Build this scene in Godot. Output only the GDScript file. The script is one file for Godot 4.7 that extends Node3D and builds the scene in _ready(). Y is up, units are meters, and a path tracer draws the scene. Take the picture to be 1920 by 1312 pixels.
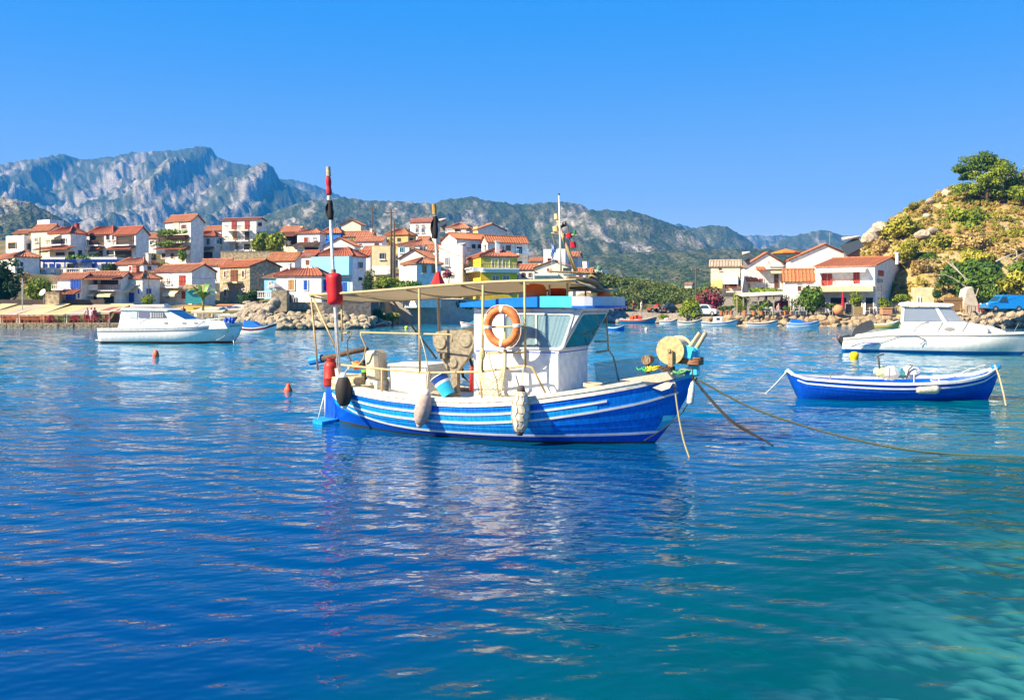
extends Node3D

const F := 1663.0
const EYE := 2.45
const HZ := 572.0
var rng := RandomNumberGenerator.new()
var mats := {}
var tex := {}
var pads := []          # [x, depth, height] that the town ground passes through
var protos := {}


# a point seen at that place of the photograph, at that distance in metres
func W(px: float, py: float, d: float) -> Vector3:
	return Vector3((px - 960.0) / F * d, EYE - (py - HZ) / F * d, -d)


class MB:
	var v := PackedVector3Array()
	var c := PackedColorArray()
	var uv := PackedVector2Array()
	var col := Color.WHITE
	var xf := Transform3D.IDENTITY

	func tri(a: Vector3, b: Vector3, d: Vector3) -> void:
		v.append(xf * a); v.append(xf * d); v.append(xf * b)
		c.append(col); c.append(col); c.append(col)

	func quad(a: Vector3, b: Vector3, d: Vector3, e: Vector3) -> void:
		tri(a, b, d); tri(a, d, e)

	func box(o: Vector3, s: Vector3, t := Basis.IDENTITY) -> void:
		var p := []
		for i in 8:
			p.append(o + t * Vector3((s.x if i & 1 else -s.x) / 2, (s.y if i & 2 else -s.y) / 2, (s.z if i & 4 else -s.z) / 2))
		quad(p[4], p[5], p[7], p[6]); quad(p[1], p[0], p[2], p[3]); quad(p[5], p[1], p[3], p[7])
		quad(p[0], p[4], p[6], p[2]); quad(p[6], p[7], p[3], p[2]); quad(p[0], p[1], p[5], p[4])

	# a box whose edges are chamfered by r
	func cbox(o: Vector3, s: Vector3, r: float, t := Basis.IDENTITY) -> void:
		var h := s / 2
		var P := func(sx: float, sy: float, sz: float, ax: int) -> Vector3:
			var q := Vector3(h.x - r, h.y - r, h.z - r)
			q[ax] = h[ax]
			return o + t * (q * Vector3(sx, sy, sz))
		for ax in 3:
			var b := (ax + 1) % 3
			var e := (ax + 2) % 3
			for sg in [-1.0, 1.0]:
				var k := []
				for m in [[-1, -1], [1, -1], [1, 1], [-1, 1]]:
					var q := Vector3.ZERO
					q[ax] = sg; q[b] = m[0]; q[e] = m[1]
					k.append(P.call(q.x, q.y, q.z, ax))
				if sg > 0: quad(k[0], k[1], k[2], k[3])
				else: quad(k[3], k[2], k[1], k[0])
			for m in [[-1, -1], [1, -1], [1, 1], [-1, 1]]:
				var lo := Vector3.ZERO
				lo[b] = m[0]; lo[e] = m[1]; lo[ax] = -1
				var hi := lo
				hi[ax] = 1
				var q1: Vector3 = P.call(lo.x, lo.y, lo.z, b)
				var q2: Vector3 = P.call(hi.x, hi.y, hi.z, b)
				var q3: Vector3 = P.call(hi.x, hi.y, hi.z, e)
				var q4: Vector3 = P.call(lo.x, lo.y, lo.z, e)
				if m[0] * m[1] > 0: quad(q1, q4, q3, q2)
				else: quad(q1, q2, q3, q4)
		for i in 8:
			var g := Vector3(1 if i & 1 else -1, 1 if i & 2 else -1, 1 if i & 4 else -1)
			var a0: Vector3 = P.call(g.x, g.y, g.z, 0)
			var a1: Vector3 = P.call(g.x, g.y, g.z, 1)
			var a2: Vector3 = P.call(g.x, g.y, g.z, 2)
			if g.x * g.y * g.z > 0: tri(a0, a1, a2)
			else: tri(a0, a2, a1)

	func tube(path: Array, r: Variant, n := 8, closed := false) -> void:
		var m := path.size()
		var up := Vector3.UP
		var rings := []
		for i in m:
			var a: Vector3 = path[(i - 1 + m) % m] if closed or i > 0 else path[0]
			var b: Vector3 = path[(i + 1) % m] if closed or i < m - 1 else path[m - 1]
			var t := (b - a).normalized()
			if i == 0: up = Vector3.UP if absf(t.y) < 0.9 else Vector3.RIGHT
			var s := t.cross(up).normalized()
			up = s.cross(t).normalized()
			var rr: float = r[i] if r is Array else r
			var ring := []
			for k in n:
				var w := TAU * k / n
				ring.append(path[i] + (s * cos(w) + up * sin(w)) * rr)
			rings.append(ring)
		for i in (m if closed else m - 1):
			var q: Array = rings[i]
			var z: Array = rings[(i + 1) % m]
			for k in n:
				quad(q[k], q[(k + 1) % n], z[(k + 1) % n], z[k])
		if not closed:
			for k in range(1, n - 1):
				tri(rings[0][0], rings[0][k + 1], rings[0][k])
				tri(rings[m - 1][0], rings[m - 1][k], rings[m - 1][k + 1])

	# profile: points of (radius, height)
	func lathe(prof: Array, n := 16, t := Transform3D.IDENTITY) -> void:
		for i in prof.size() - 1:
			var a: Vector2 = prof[i]
			var b: Vector2 = prof[i + 1]
			for k in n:
				var w0 := TAU * k / n
				var w1 := TAU * (k + 1) / n
				var p0 := t * Vector3(cos(w0) * a.x, a.y, -sin(w0) * a.x)
				var p1 := t * Vector3(cos(w1) * a.x, a.y, -sin(w1) * a.x)
				var p2 := t * Vector3(cos(w1) * b.x, b.y, -sin(w1) * b.x)
				var p3 := t * Vector3(cos(w0) * b.x, b.y, -sin(w0) * b.x)
				if a.x > 0.0001: tri(p0, p1, p2 if b.x > 0.0001 else p3)
				if b.x > 0.0001: tri(p0 if a.x > 0.0001 else p0, p2, p3)

	# an outline in x and y, drawn out from z0 to z1
	func prism(poly: Array, z0: float, z1: float, t := Transform3D.IDENTITY) -> void:
		var pp := PackedVector2Array(poly)
		if Geometry2D.is_polygon_clockwise(pp) == false: pass
		var area := 0.0
		for i in pp.size():
			var q := pp[(i + 1) % pp.size()]
			area += pp[i].x * q.y - q.x * pp[i].y
		if area < 0: pp.reverse()
		var idx := Geometry2D.triangulate_polygon(pp)
		for i in range(0, idx.size(), 3):
			var a := pp[idx[i]]
			var b := pp[idx[i + 1]]
			var d := pp[idx[i + 2]]
			if (b - a).cross(d - a) < 0:
				var w := b
				b = d; d = w
			tri(t * Vector3(a.x, a.y, z1), t * Vector3(b.x, b.y, z1), t * Vector3(d.x, d.y, z1))
			tri(t * Vector3(a.x, a.y, z0), t * Vector3(d.x, d.y, z0), t * Vector3(b.x, b.y, z0))
		for i in pp.size():
			var a := pp[i]
			var b := pp[(i + 1) % pp.size()]
			quad(t * Vector3(a.x, a.y, z0), t * Vector3(b.x, b.y, z0), t * Vector3(b.x, b.y, z1), t * Vector3(a.x, a.y, z1))

	func ball(o: Vector3, r: Vector3, n := 12, m := 8) -> void:
		var prof := []
		for i in m + 1:
			var w := -PI / 2 + PI * i / m
			prof.append(Vector2(maxf(cos(w), 0.0) if i > 0 and i < m else 0.0, sin(w)))
		lathe(prof, n, Transform3D(Basis.from_scale(r), o))

	func mesh(smooth := false) -> ArrayMesh:
		var st := SurfaceTool.new()
		st.begin(Mesh.PRIMITIVE_TRIANGLES)
		st.set_smooth_group(0 if smooth else -1)
		var has := uv.size() == v.size()
		for i in v.size():
			st.set_color(c[i])
			if has: st.set_uv(uv[i])
			st.add_vertex(v[i])
		st.generate_normals()
		return st.commit()


# ---- naming and adding
func tag(o: Node3D, label := "", category := "", group := "", kind := "") -> Node3D:
	if label: o.set_meta("label", label)
	if category: o.set_meta("category", category)
	if group: o.set_meta("group", group)
	if kind: o.set_meta("kind", kind)
	return o


func put(called: String, m: Mesh, material: Material, parent: Node = self, xf := Transform3D.IDENTITY) -> MeshInstance3D:
	var o := MeshInstance3D.new()
	o.name = called
	o.mesh = m
	if material: o.material_override = material
	o.transform = xf
	parent.add_child(o, true)
	return o


func base(called: String, at: Vector3, yaw := 0.0, label := "", category := "", group := "") -> Node3D:
	var o := Node3D.new()
	o.name = called
	o.position = at
	o.rotation.y = yaw
	add_child(o, true)
	return tag(o, label, category, group)


func copy_of(key: String, at: Transform3D, label: String, group := "") -> Node3D:
	var o: Node3D = protos[key]
	if o.is_inside_tree():
		var q: Node3D = o.duplicate()
		q.name = String(o.name).rstrip("0123456789")
		add_child(q, true)
		o = q
	else:
		add_child(o, true)
	o.transform = at
	return tag(o, label, "", group)


# ---- textures and materials
func noise_tex(key: String, freq: float, lo: float, hi: float, type := FastNoiseLite.TYPE_SIMPLEX_SMOOTH, octaves := 4, side := 512) -> NoiseTexture2D:
	if not tex.has(key):
		var n := FastNoiseLite.new()
		n.noise_type = type
		n.frequency = freq
		n.fractal_octaves = octaves
		n.seed = 11 + tex.size()
		var t := NoiseTexture2D.new()
		t.width = side; t.height = side
		t.seamless = true
		t.noise = n
		var g := Gradient.new()
		g.set_color(0, Color(lo, lo, lo)); g.set_color(1, Color(hi, hi, hi))
		g.set_offset(0, 0.15); g.set_offset(1, 0.8)
		t.color_ramp = g
		tex[key] = t
	return tex[key]


func M(r: float, g: float, b: float, rough := 0.75, look := "", metal := 0.0) -> StandardMaterial3D:
	var key := "%.3f %.3f %.3f %.2f %s %.2f" % [r, g, b, rough, look, metal]
	if mats.has(key): return mats[key]
	var m := StandardMaterial3D.new()
	m.albedo_color = Color(r, g, b).linear_to_srgb()
	m.roughness = rough
	m.metallic = metal
	m.metallic_specular = 0.4
	m.cull_mode = BaseMaterial3D.CULL_DISABLED
	m.uv1_triplanar = look != ""
	match look:
		"plaster":
			m.albedo_texture = noise_tex("plaster", 0.010, 0.90, 1.0)
			m.uv1_scale = Vector3.ONE * 0.22
		"tile":
			m.albedo_texture = noise_tex("tile", 0.03, 0.62, 1.0, FastNoiseLite.TYPE_SIMPLEX, 5)
			m.uv1_scale = Vector3.ONE * 0.25
		"stone":
			m.albedo_texture = noise_tex("stone", 0.022, 0.68, 1.0, FastNoiseLite.TYPE_CELLULAR, 3)
			m.heightmap_enabled = true
			m.heightmap_texture = noise_tex("stone", 0.022, 0.68, 1.0, FastNoiseLite.TYPE_CELLULAR, 3)
			m.heightmap_scale = 3.0
			m.uv1_scale = Vector3.ONE * 0.22
		"rock":
			m.albedo_texture = noise_tex("rock", 0.014, 0.62, 1.0, FastNoiseLite.TYPE_SIMPLEX, 6)
			m.heightmap_enabled = true
			m.heightmap_texture = noise_tex("rock", 0.014, 0.62, 1.0, FastNoiseLite.TYPE_SIMPLEX, 6)
			m.heightmap_scale = 9.0
			m.uv1_scale = Vector3.ONE * 0.4
		"paint":
			m.albedo_texture = noise_tex("paint", 0.012, 0.90, 1.0, FastNoiseLite.TYPE_SIMPLEX, 6)
			m.uv1_scale = Vector3.ONE * 0.55
		"hull":
			m.albedo_texture = noise_tex("hull", 0.02, 0.78, 1.0, FastNoiseLite.TYPE_SIMPLEX, 6)
			m.uv1_scale = Vector3(1.6, 0.35, 1.6)
		"worn":
			m.albedo_texture = noise_tex("worn", 0.012, 0.80, 1.0, FastNoiseLite.TYPE_SIMPLEX, 6)
			m.uv1_scale = Vector3.ONE * 1.4
		"wood":
			m.albedo_texture = noise_tex("wood", 0.02, 0.55, 1.0, FastNoiseLite.TYPE_SIMPLEX, 5)
			m.uv1_scale = Vector3(2.0, 0.35, 2.0)
		"cloth":
			m.albedo_texture = noise_tex("cloth", 0.05, 0.84, 1.0, FastNoiseLite.TYPE_SIMPLEX, 4)
			m.uv1_scale = Vector3.ONE * 0.9
		"vertex":
			m.uv1_triplanar = false
			m.vertex_color_use_as_albedo = true
		"leaf":
			m.uv1_triplanar = false
			m.vertex_color_use_as_albedo = true
			m.backlight_enabled = true
			m.backlight = Color(0.5, 0.5, 0.5)
	mats[key] = m
	return m


func glass(r := 0.02, g := 0.05, b := 0.07) -> StandardMaterial3D:
	var m := M(r, g, b, 0.06)
	m.metallic_specular = 0.6
	return m


func interp(xs: Array, ys: Array, x: float) -> float:
	if x <= xs[0]: return ys[0]
	for i in xs.size() - 1:
		if x <= xs[i + 1]:
			return lerpf(ys[i], ys[i + 1], (x - xs[i]) / (xs[i + 1] - xs[i]))
	return ys[-1]


func grid_mesh(nx: int, nz: int, pos: PackedVector3Array, cols: PackedColorArray, uvs := PackedVector2Array()) -> ArrayMesh:
	var nor := PackedVector3Array()
	nor.resize(pos.size())
	for j in nz:
		for i in nx:
			var k := j * nx + i
			var dx := pos[j * nx + mini(i + 1, nx - 1)] - pos[j * nx + maxi(i - 1, 0)]
			var dz := pos[mini(j + 1, nz - 1) * nx + i] - pos[maxi(j - 1, 0) * nx + i]
			var n := dx.cross(dz).normalized()
			nor[k] = n if n.y > 0 else -n
	var idx := PackedInt32Array()
	idx.resize((nx - 1) * (nz - 1) * 6)
	var w := 0
	for j in nz - 1:
		for i in nx - 1:
			var k := j * nx + i
			idx[w] = k; idx[w + 1] = k + nx; idx[w + 2] = k + 1
			idx[w + 3] = k + 1; idx[w + 4] = k + nx; idx[w + 5] = k + nx + 1
			w += 6
	var a := []
	a.resize(Mesh.ARRAY_MAX)
	a[Mesh.ARRAY_VERTEX] = pos
	a[Mesh.ARRAY_NORMAL] = nor
	a[Mesh.ARRAY_COLOR] = cols
	if uvs.size(): a[Mesh.ARRAY_TEX_UV] = uvs
	a[Mesh.ARRAY_INDEX] = idx
	var m := ArrayMesh.new()
	m.add_surface_from_arrays(Mesh.PRIMITIVE_TRIANGLES, a)
	return m


# ---- camera, sky, sun
func set_up() -> void:
	var cam := Camera3D.new()
	cam.name = "camera"
	cam.projection = Camera3D.PROJECTION_FRUSTUM
	cam.near = 0.2
	cam.far = 9000.0
	cam.size = 1312.0 / F * cam.near
	cam.frustum_offset = Vector2(0, -84.0 / F * cam.near)
	cam.position = Vector3(0, EYE, 0)
	add_child(cam)
	cam.current = true
	var env := Environment.new()
	env.background_mode = Environment.BG_SKY
	var sm := ProceduralSkyMaterial.new()
	sm.sky_top_color = Color(0.0, 0.076, 0.232).linear_to_srgb()
	sm.sky_horizon_color = Color(0.33, 0.335, 0.27).linear_to_srgb()
	sm.sky_curve = 0.066
	sm.ground_horizon_color = Color(0.06, 0.14, 0.24).linear_to_srgb()
	sm.ground_bottom_color = Color(0.03, 0.07, 0.12).linear_to_srgb()
	sm.sun_angle_max = 1.0
	var sky := Sky.new()
	sky.sky_material = sm
	env.sky = sky
	env.tonemap_mode = Environment.TONE_MAPPER_LINEAR
	env.tonemap_exposure = 4.05
	env.sdfgi_enabled = true
	env.ssao_enabled = true
	env.ssil_enabled = true
	env.fog_enabled = true
	env.fog_density = 0.00021
	env.fog_light_color = Color(0.21, 0.60, 0.94)
	var we := WorldEnvironment.new()
	we.name = "world_environment"
	we.environment = env
	add_child(we)
	var sun := DirectionalLight3D.new()
	sun.name = "sun"
	sun.light_energy = 1.15
	sun.light_color = Color(1.0, 0.93, 0.80)
	sun.light_angular_distance = 0.5
	sun.shadow_enabled = true
	add_child(sun)
	sun.look_at_from_position(Vector3(-0.74, 0.62, 0.36) * 10.0, Vector3.ZERO)


# ---- sea
func ripple_texture() -> ImageTexture:
	var n := 640
	var comp := []
	rng.seed = 5
	for i in 34:
		var k := rng.randf_range(4.0, 17.0)
		if i > 17: k = rng.randf_range(17.0, 38.0)
		if i > 27: k = rng.randf_range(38.0, 72.0)
		var w := rng.randfn(0.0, 0.5) + PI / 2
		var kx := roundf(k * cos(w))
		var kz := roundf(k * sin(w))
		var sl := 0.018 * (1.0 if i <= 17 else 0.7)
		var ph := rng.randf() * TAU
		var ll := sqrt(kx * kx + kz * kz)
		var cx := PackedFloat32Array(); var sx := PackedFloat32Array(); var cz := PackedFloat32Array(); var sz := PackedFloat32Array()
		for q in n:
			cx.append(cos(TAU * kx * q / n)); sx.append(sin(TAU * kx * q / n))
			cz.append(cos(TAU * kz * q / n + ph)); sz.append(sin(TAU * kz * q / n + ph))
		comp.append([sl * kx / ll, sl * kz / ll, cx, sx, cz, sz])
	var gx := PackedFloat32Array(); gx.resize(n * n)
	var gz := PackedFloat32Array(); gz.resize(n * n)
	for q in comp:
		var ax: float = q[0]
		var az: float = q[1]
		var cx: PackedFloat32Array = q[2]
		var sx: PackedFloat32Array = q[3]
		for j in n:
			var cz: float = q[4][j]
			var sz: float = q[5][j]
			var o := j * n
			for i in n:
				var e := cx[i] * cz - sx[i] * sz
				gx[o + i] += ax * e
				gz[o + i] += az * e
	var data := PackedFloat32Array()
	data.resize(n * n * 3)
	for k in n * n:
		var v := Vector3(-gx[k], gz[k], 1.0).normalized()
		data[k * 3] = v.x * 0.5 + 0.5
		data[k * 3 + 1] = v.y * 0.5 + 0.5
		data[k * 3 + 2] = v.z * 0.5 + 0.5
	return ImageTexture.create_from_image(Image.create_from_data(n, n, false, Image.FORMAT_RGBF, data.to_byte_array()))


func shallow(x: float, d: float) -> float:
	return smoothstep(-0.3, 5.0, x * 1.3 + (9.0 - d) * 0.8)


func sea() -> void:
	var xs := [0.0]
	var s := 0.09
	while xs[-1] < 220.0:
		xs.append(xs[-1] + s)
		if xs[-1] > 9.0: s *= 1.035
	var full := []
	for i in range(xs.size() - 1, 0, -1): full.append(-xs[i])
	full.append_array(xs)
	var ds := [-6.0, -2.0, 1.0, 3.0]
	while ds[-1] < 190.0:
		var d: float = ds[-1]
		ds.append(d + clampf(d * 0.0105, 0.05, 0.9))
	var waves := []
	rng.seed = 21
	for i in 16:
		var lam := 0.42 * pow(1.17, i)
		var w := rng.randfn(0.0, 0.45) + PI / 2
		var steep := 0.034 if lam < 1.6 else 0.016
		waves.append([cos(w) * TAU / lam, sin(w) * TAU / lam, rng.randf() * TAU, steep * lam / TAU, lam])
	var patch := FastNoiseLite.new()
	patch.frequency = 0.05
	patch.seed = 3
	var tone := FastNoiseLite.new()
	tone.frequency = 0.35
	tone.seed = 8
	tone.fractal_octaves = 4
	var nx := full.size()
	var nz := ds.size()
	var pos := PackedVector3Array(); pos.resize(nx * nz)
	var cols := PackedColorArray(); cols.resize(nx * nz)
	var uvs := PackedVector2Array(); uvs.resize(nx * nz)
	for j in nz:
		var d: float = ds[j]
		var step: float = ds[mini(j + 1, nz - 1)] - d
		if j == nz - 1: step = 1.0
		for i in nx:
			var x: float = full[i]
			var sp := maxf(step, full[mini(i + 1, nx - 1)] - x)
			var y := 0.0
			var amp := 0.55 + 0.20 * smoothstep(8.0, 16.0, d) + 0.60 * patch.get_noise_2d(x, d * 1.8) + 0.9 * smoothstep(16.0, 50.0, d)
			amp *= 1.0 - 0.42 * smoothstep(6.5, 3.0, absf(x - 0.3)) * smoothstep(5.0, 8.0, d) * smoothstep(18.0, 14.0, d)
			for q in waves:
				var lam: float = q[4]
				if lam > sp * 2.5:
					y += q[3] * sin(q[0] * x + q[1] * d + q[2])
			var k := j * nx + i
			pos[k] = Vector3(x, y * amp, -d)
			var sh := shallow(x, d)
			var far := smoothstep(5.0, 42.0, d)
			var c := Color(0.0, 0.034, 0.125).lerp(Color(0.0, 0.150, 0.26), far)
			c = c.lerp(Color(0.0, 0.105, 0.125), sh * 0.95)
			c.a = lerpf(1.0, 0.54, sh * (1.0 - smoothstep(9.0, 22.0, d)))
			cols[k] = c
			uvs[k] = Vector2(x, -d) / 4.6
	var m := StandardMaterial3D.new()
	m.vertex_color_use_as_albedo = true
	m.transparency = BaseMaterial3D.TRANSPARENCY_ALPHA
	var white := Image.create(4, 4, false, Image.FORMAT_RGBA8)
	white.fill(Color.WHITE)
	m.albedo_texture = ImageTexture.create_from_image(white)
	m.roughness = 0.04
	m.metallic_specular = 0.35
	m.normal_enabled = true
	m.normal_texture = ripple_texture()
	m.normal_scale = 1.0
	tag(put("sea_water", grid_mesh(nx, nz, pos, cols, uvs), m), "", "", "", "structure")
	# the bed under the shallow corner: pale rock, sand and dark weed, the water's teal light painted in
	var bed := FastNoiseLite.new()
	bed.frequency = 0.8
	bed.fractal_octaves = 5
	bed.seed = 31
	var n := 250
	pos = PackedVector3Array(); cols = PackedColorArray()
	for j in n:
		for i in n:
			var x := lerpf(-8.0, 20.0, i / (n - 1.0))
			var d := lerpf(2.0, 27.0, j / (n - 1.0))
			var h := bed.get_noise_2d(x, d)
			var e := bed.get_noise_2d(x * 3.1 + 50.0, d * 3.1)
			pos.append(Vector3(x, -2.2 + h * 0.10 + e * 0.05, -d))
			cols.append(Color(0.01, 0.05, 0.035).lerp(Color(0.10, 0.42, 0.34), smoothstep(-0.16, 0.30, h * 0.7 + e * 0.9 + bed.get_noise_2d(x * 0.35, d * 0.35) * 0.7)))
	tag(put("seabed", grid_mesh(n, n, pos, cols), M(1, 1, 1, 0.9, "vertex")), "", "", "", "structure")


# ---- far mountains: every ridge is a crest line at its own distance that falls away towards the bay and behind
func crest(d: float, wide: float, pts: Array) -> Dictionary:
	var xs := []
	var ys := []
	for p in pts:
		var q := W(p[0], p[1], d)
		xs.append(q.x); ys.append(q.y)
	return {"d": d, "w": wide, "x": xs, "y": ys}


var land := []
var land_d := []


func mountain_at(x: float, d: float) -> float:
	var j := clampi(int(log(d / 205.0) / log(1.0118)), 0, land_d.size() - 1)
	var i := clampi(int((x / land_d[j] + 0.82) / 1.64 * 759.0), 0, 759)
	return land[j * 760 + i]


func mountains() -> void:
	var ridges := [
		crest(2600, 1500, [[-500, 380], [-100, 330], [0, 306], [60, 295], [125, 286], [150, 298], [190, 292], [240, 284], [300, 280], [340, 276], [372, 270], [392, 271], [405, 290], [430, 300], [470, 306], [520, 333], [560, 352], [640, 372], [800, 410], [1000, 450], [1200, 520]]),
		crest(2150, 1000, [[120, 430], [220, 360], [300, 306], [318, 292], [336, 290], [352, 318], [400, 345], [470, 312], [494, 300], [508, 306], [524, 335], [560, 358], [620, 385], [760, 430], [900, 500]]),
		crest(3300, 700, [[440, 330], [520, 331], [560, 336], [590, 345], [640, 366], [760, 400], [900, 440]]),
		crest(1500, 950, [[300, 520], [420, 440], [500, 400], [560, 378], [640, 367], [700, 374], [780, 378], [815, 379], [838, 371], [880, 368], [925, 376], [980, 381], [1035, 377], [1070, 377], [1100, 388], [1125, 400], [1300, 480], [1500, 540]]),
		crest(1350, 700, [[900, 470], [980, 440], [1060, 404], [1110, 392], [1180, 392], [1230, 407], [1280, 426], [1320, 455], [1400, 500]]),
		crest(1750, 650, [[1180, 470], [1250, 436], [1290, 428], [1335, 419], [1362, 422], [1390, 440], [1415, 458], [1500, 500]]),
		crest(3200, 600, [[1150, 430], [1270, 416], [1310, 426], [1400, 446], [1440, 449], [1480, 452], [1600, 480]]),
		crest(2200, 900, [[1380, 480], [1440, 458], [1480, 443], [1520, 432], [1545, 430], [1575, 437], [1600, 449], [1640, 458], [1750, 470], [2100, 440], [2500, 420]]),
		crest(820, 430, [[-700, 372], [-200, 368], [0, 371], [35, 371], [70, 386], [110, 406], [160, 440], [260, 480], [400, 520]]),
		crest(900, 620, [[300, 520], [600, 490], [900, 480], [1100, 478], [1250, 470], [1400, 466], [1550, 468], [1700, 470], [2200, 440]]),
	]
	var f1 := FastNoiseLite.new()
	f1.noise_type = FastNoiseLite.TYPE_SIMPLEX_SMOOTH
	f1.fractal_type = FastNoiseLite.FRACTAL_RIDGED
	f1.frequency = 0.0026
	f1.fractal_octaves = 6
	f1.seed = 4
	var f2 := FastNoiseLite.new()
	f2.frequency = 0.006
	f2.fractal_octaves = 6
	f2.seed = 9
	var f3 := FastNoiseLite.new()
	f3.frequency = 0.045
	f3.fractal_octaves = 4
	f3.seed = 19
	var nx := 760
	var ds := []
	var dd := 205.0
	while dd < 3700.0:
		ds.append(dd)
		dd *= 1.0118
	var nz := ds.size()
	land_d = ds
	var pos := PackedVector3Array(); pos.resize(nx * nz)
	var cols := PackedColorArray(); cols.resize(nx * nz)
	for j in nz:
		var d: float = ds[j]
		for i in nx:
			var x := lerpf(-0.82, 0.82, i / (nx - 1.0)) * d
			var h := -4.0 + 12.0 * smoothstep(200.0, 420.0, d)
			var face := 0.0
			for r in ridges:
				var t: float = (r.d - d) / r.w
				if t > 1.0 or t < -0.7: continue
				var yc := interp(r.x, r.y, x)
				if yc <= 0.0: continue
				var fall := pow(1.0 - t, 1.25) if t >= 0.0 else 1.0 + t * 1.4
				var hh: float = yc * fall
				if t > 0.0:
					var g := f1.get_noise_2d(x, d * 0.9 + r.d)
					hh += (g - 0.75) * yc * 0.22 * minf(t * 5.0, 1.0) * (1.0 - t)
				hh += f3.get_noise_2d(x, d) * minf(yc * 0.025, 7.0)
				if hh > h:
					h = hh
					face = yc
			h += f3.get_noise_2d(x * 2.0, d * 2.0) * 2.0
			pos[j * nx + i] = Vector3(x, h, -d)
			land.append(h)
	# bare rock where it is steep or the noise says so, scrub elsewhere
	for j in nz:
		for i in nx:
			var k := j * nx + i
			var p := pos[k]
			var dx := pos[j * nx + mini(i + 1, nx - 1)] - pos[j * nx + maxi(i - 1, 0)]
			var dz := pos[mini(j + 1, nz - 1) * nx + i] - pos[maxi(j - 1, 0) * nx + i]
			var n := dx.cross(dz).normalized()
			var steep := 1.0 - absf(n.y)
			var a := f2.get_noise_2d(p.x, p.z + p.y * 2.0)
			var b := f3.get_noise_2d(p.x, p.y * 2.0 + p.z * 0.5)
			var rock := smoothstep(0.10, 0.42, steep * 0.9 + a * 0.75 + b * 0.35 - 0.02 + smoothstep(150.0, 420.0, p.y) * -0.06 - 0.30 * smoothstep(75.0, 20.0, p.y))
			var scrub := Color(0.075, 0.110, 0.038).lerp(Color(0.21, 0.21, 0.10), smoothstep(-0.4, 0.5, b + a * 0.5))
			var stone := Color(0.34, 0.31, 0.25).lerp(Color(0.66, 0.57, 0.45), smoothstep(-0.3, 0.4, b))
			cols[k] = scrub.lerp(stone, rock)
	var m := StandardMaterial3D.new()
	m.vertex_color_use_as_albedo = true
	m.roughness = 0.95
	m.metallic_specular = 0.2
	m.albedo_texture = noise_tex("scrub", 0.045, 0.42, 1.0, FastNoiseLite.TYPE_CELLULAR, 3, 1024)
	m.heightmap_enabled = true
	m.heightmap_texture = noise_tex("scrub", 0.045, 0.42, 1.0, FastNoiseLite.TYPE_CELLULAR, 3, 1024)
	m.heightmap_scale = 300.0
	m.uv1_triplanar = true
	m.uv1_world_triplanar = true
	m.uv1_scale = Vector3.ONE / 190.0
	tag(put("mountains", grid_mesh(nx, nz, pos, cols), m), "", "", "", "structure")


# ---- houses. A house stands with its near corner at the point (xc, yb) seen at distance d; its front runs left from there to the sight line of xl,
# its right side runs back to that of xr, turned by `turn` degrees. Openings are given by where they are seen on those two walls.
class House:
	var o: Node3D
	var d := 0.0
	var w := 0.0
	var dp := 0.0
	var cx := 0.0
	var y0 := 0.0
	var turn := 0.0
	var eave := 0.0

	func front(px: float) -> float:      # metres along the front, 0 at the near corner, negative to the left
		var r := (px - 960.0) / 1663.0
		return -(r * d - cx) / (-cos(turn) - r * sin(turn)) if true else 0.0

	func side(px: float) -> float:       # metres along the right wall, from the corner back
		var r := (px - 960.0) / 1663.0
		return (r * d - cx) / (sin(turn) - r * cos(turn))

	func depth_front(u: float) -> float:
		return d - u * sin(turn)

	func depth_side(t: float) -> float:
		return d + t * cos(turn)

	func height(py: float, dist: float) -> float:
		return 2.45 - (py - 572.0) / 1663.0 * dist - y0


const WALLS := {"white": [0.80, 0.77, 0.71], "cream": [0.76, 0.67, 0.50], "stone": [0.50, 0.41, 0.27], "blue": [0.22, 0.55, 0.80], "strong blue": [0.02, 0.16, 0.62],
	"ochre": [0.55, 0.42, 0.16], "yellow": [0.80, 0.50, 0.03], "olive": [0.46, 0.42, 0.09], "beige": [0.60, 0.49, 0.30], "grey": [0.42, 0.40, 0.38], "pale blue": [0.62, 0.74, 0.84]}
const TRIM := {"blue": [0.02, 0.10, 0.50], "teal": [0.05, 0.40, 0.50], "brown": [0.16, 0.06, 0.03], "red": [0.36, 0.05, 0.03], "tan": [0.50, 0.27, 0.09], "white": [0.78, 0.76, 0.72], "dark": [0.05, 0.04, 0.035],
	"grey": [0.30, 0.30, 0.31], "terracotta": [0.48, 0.13, 0.06], "cream": [0.80, 0.68, 0.44], "pale": [0.72, 0.64, 0.50], "lime": [0.62, 0.60, 0.18], "sky": [0.25, 0.60, 0.85], "iron": [0.06, 0.055, 0.05]}


func trim(c: String) -> StandardMaterial3D:
	var a: Array = TRIM[c]
	return M(a[0], a[1], a[2], 0.6, "paint")


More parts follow.
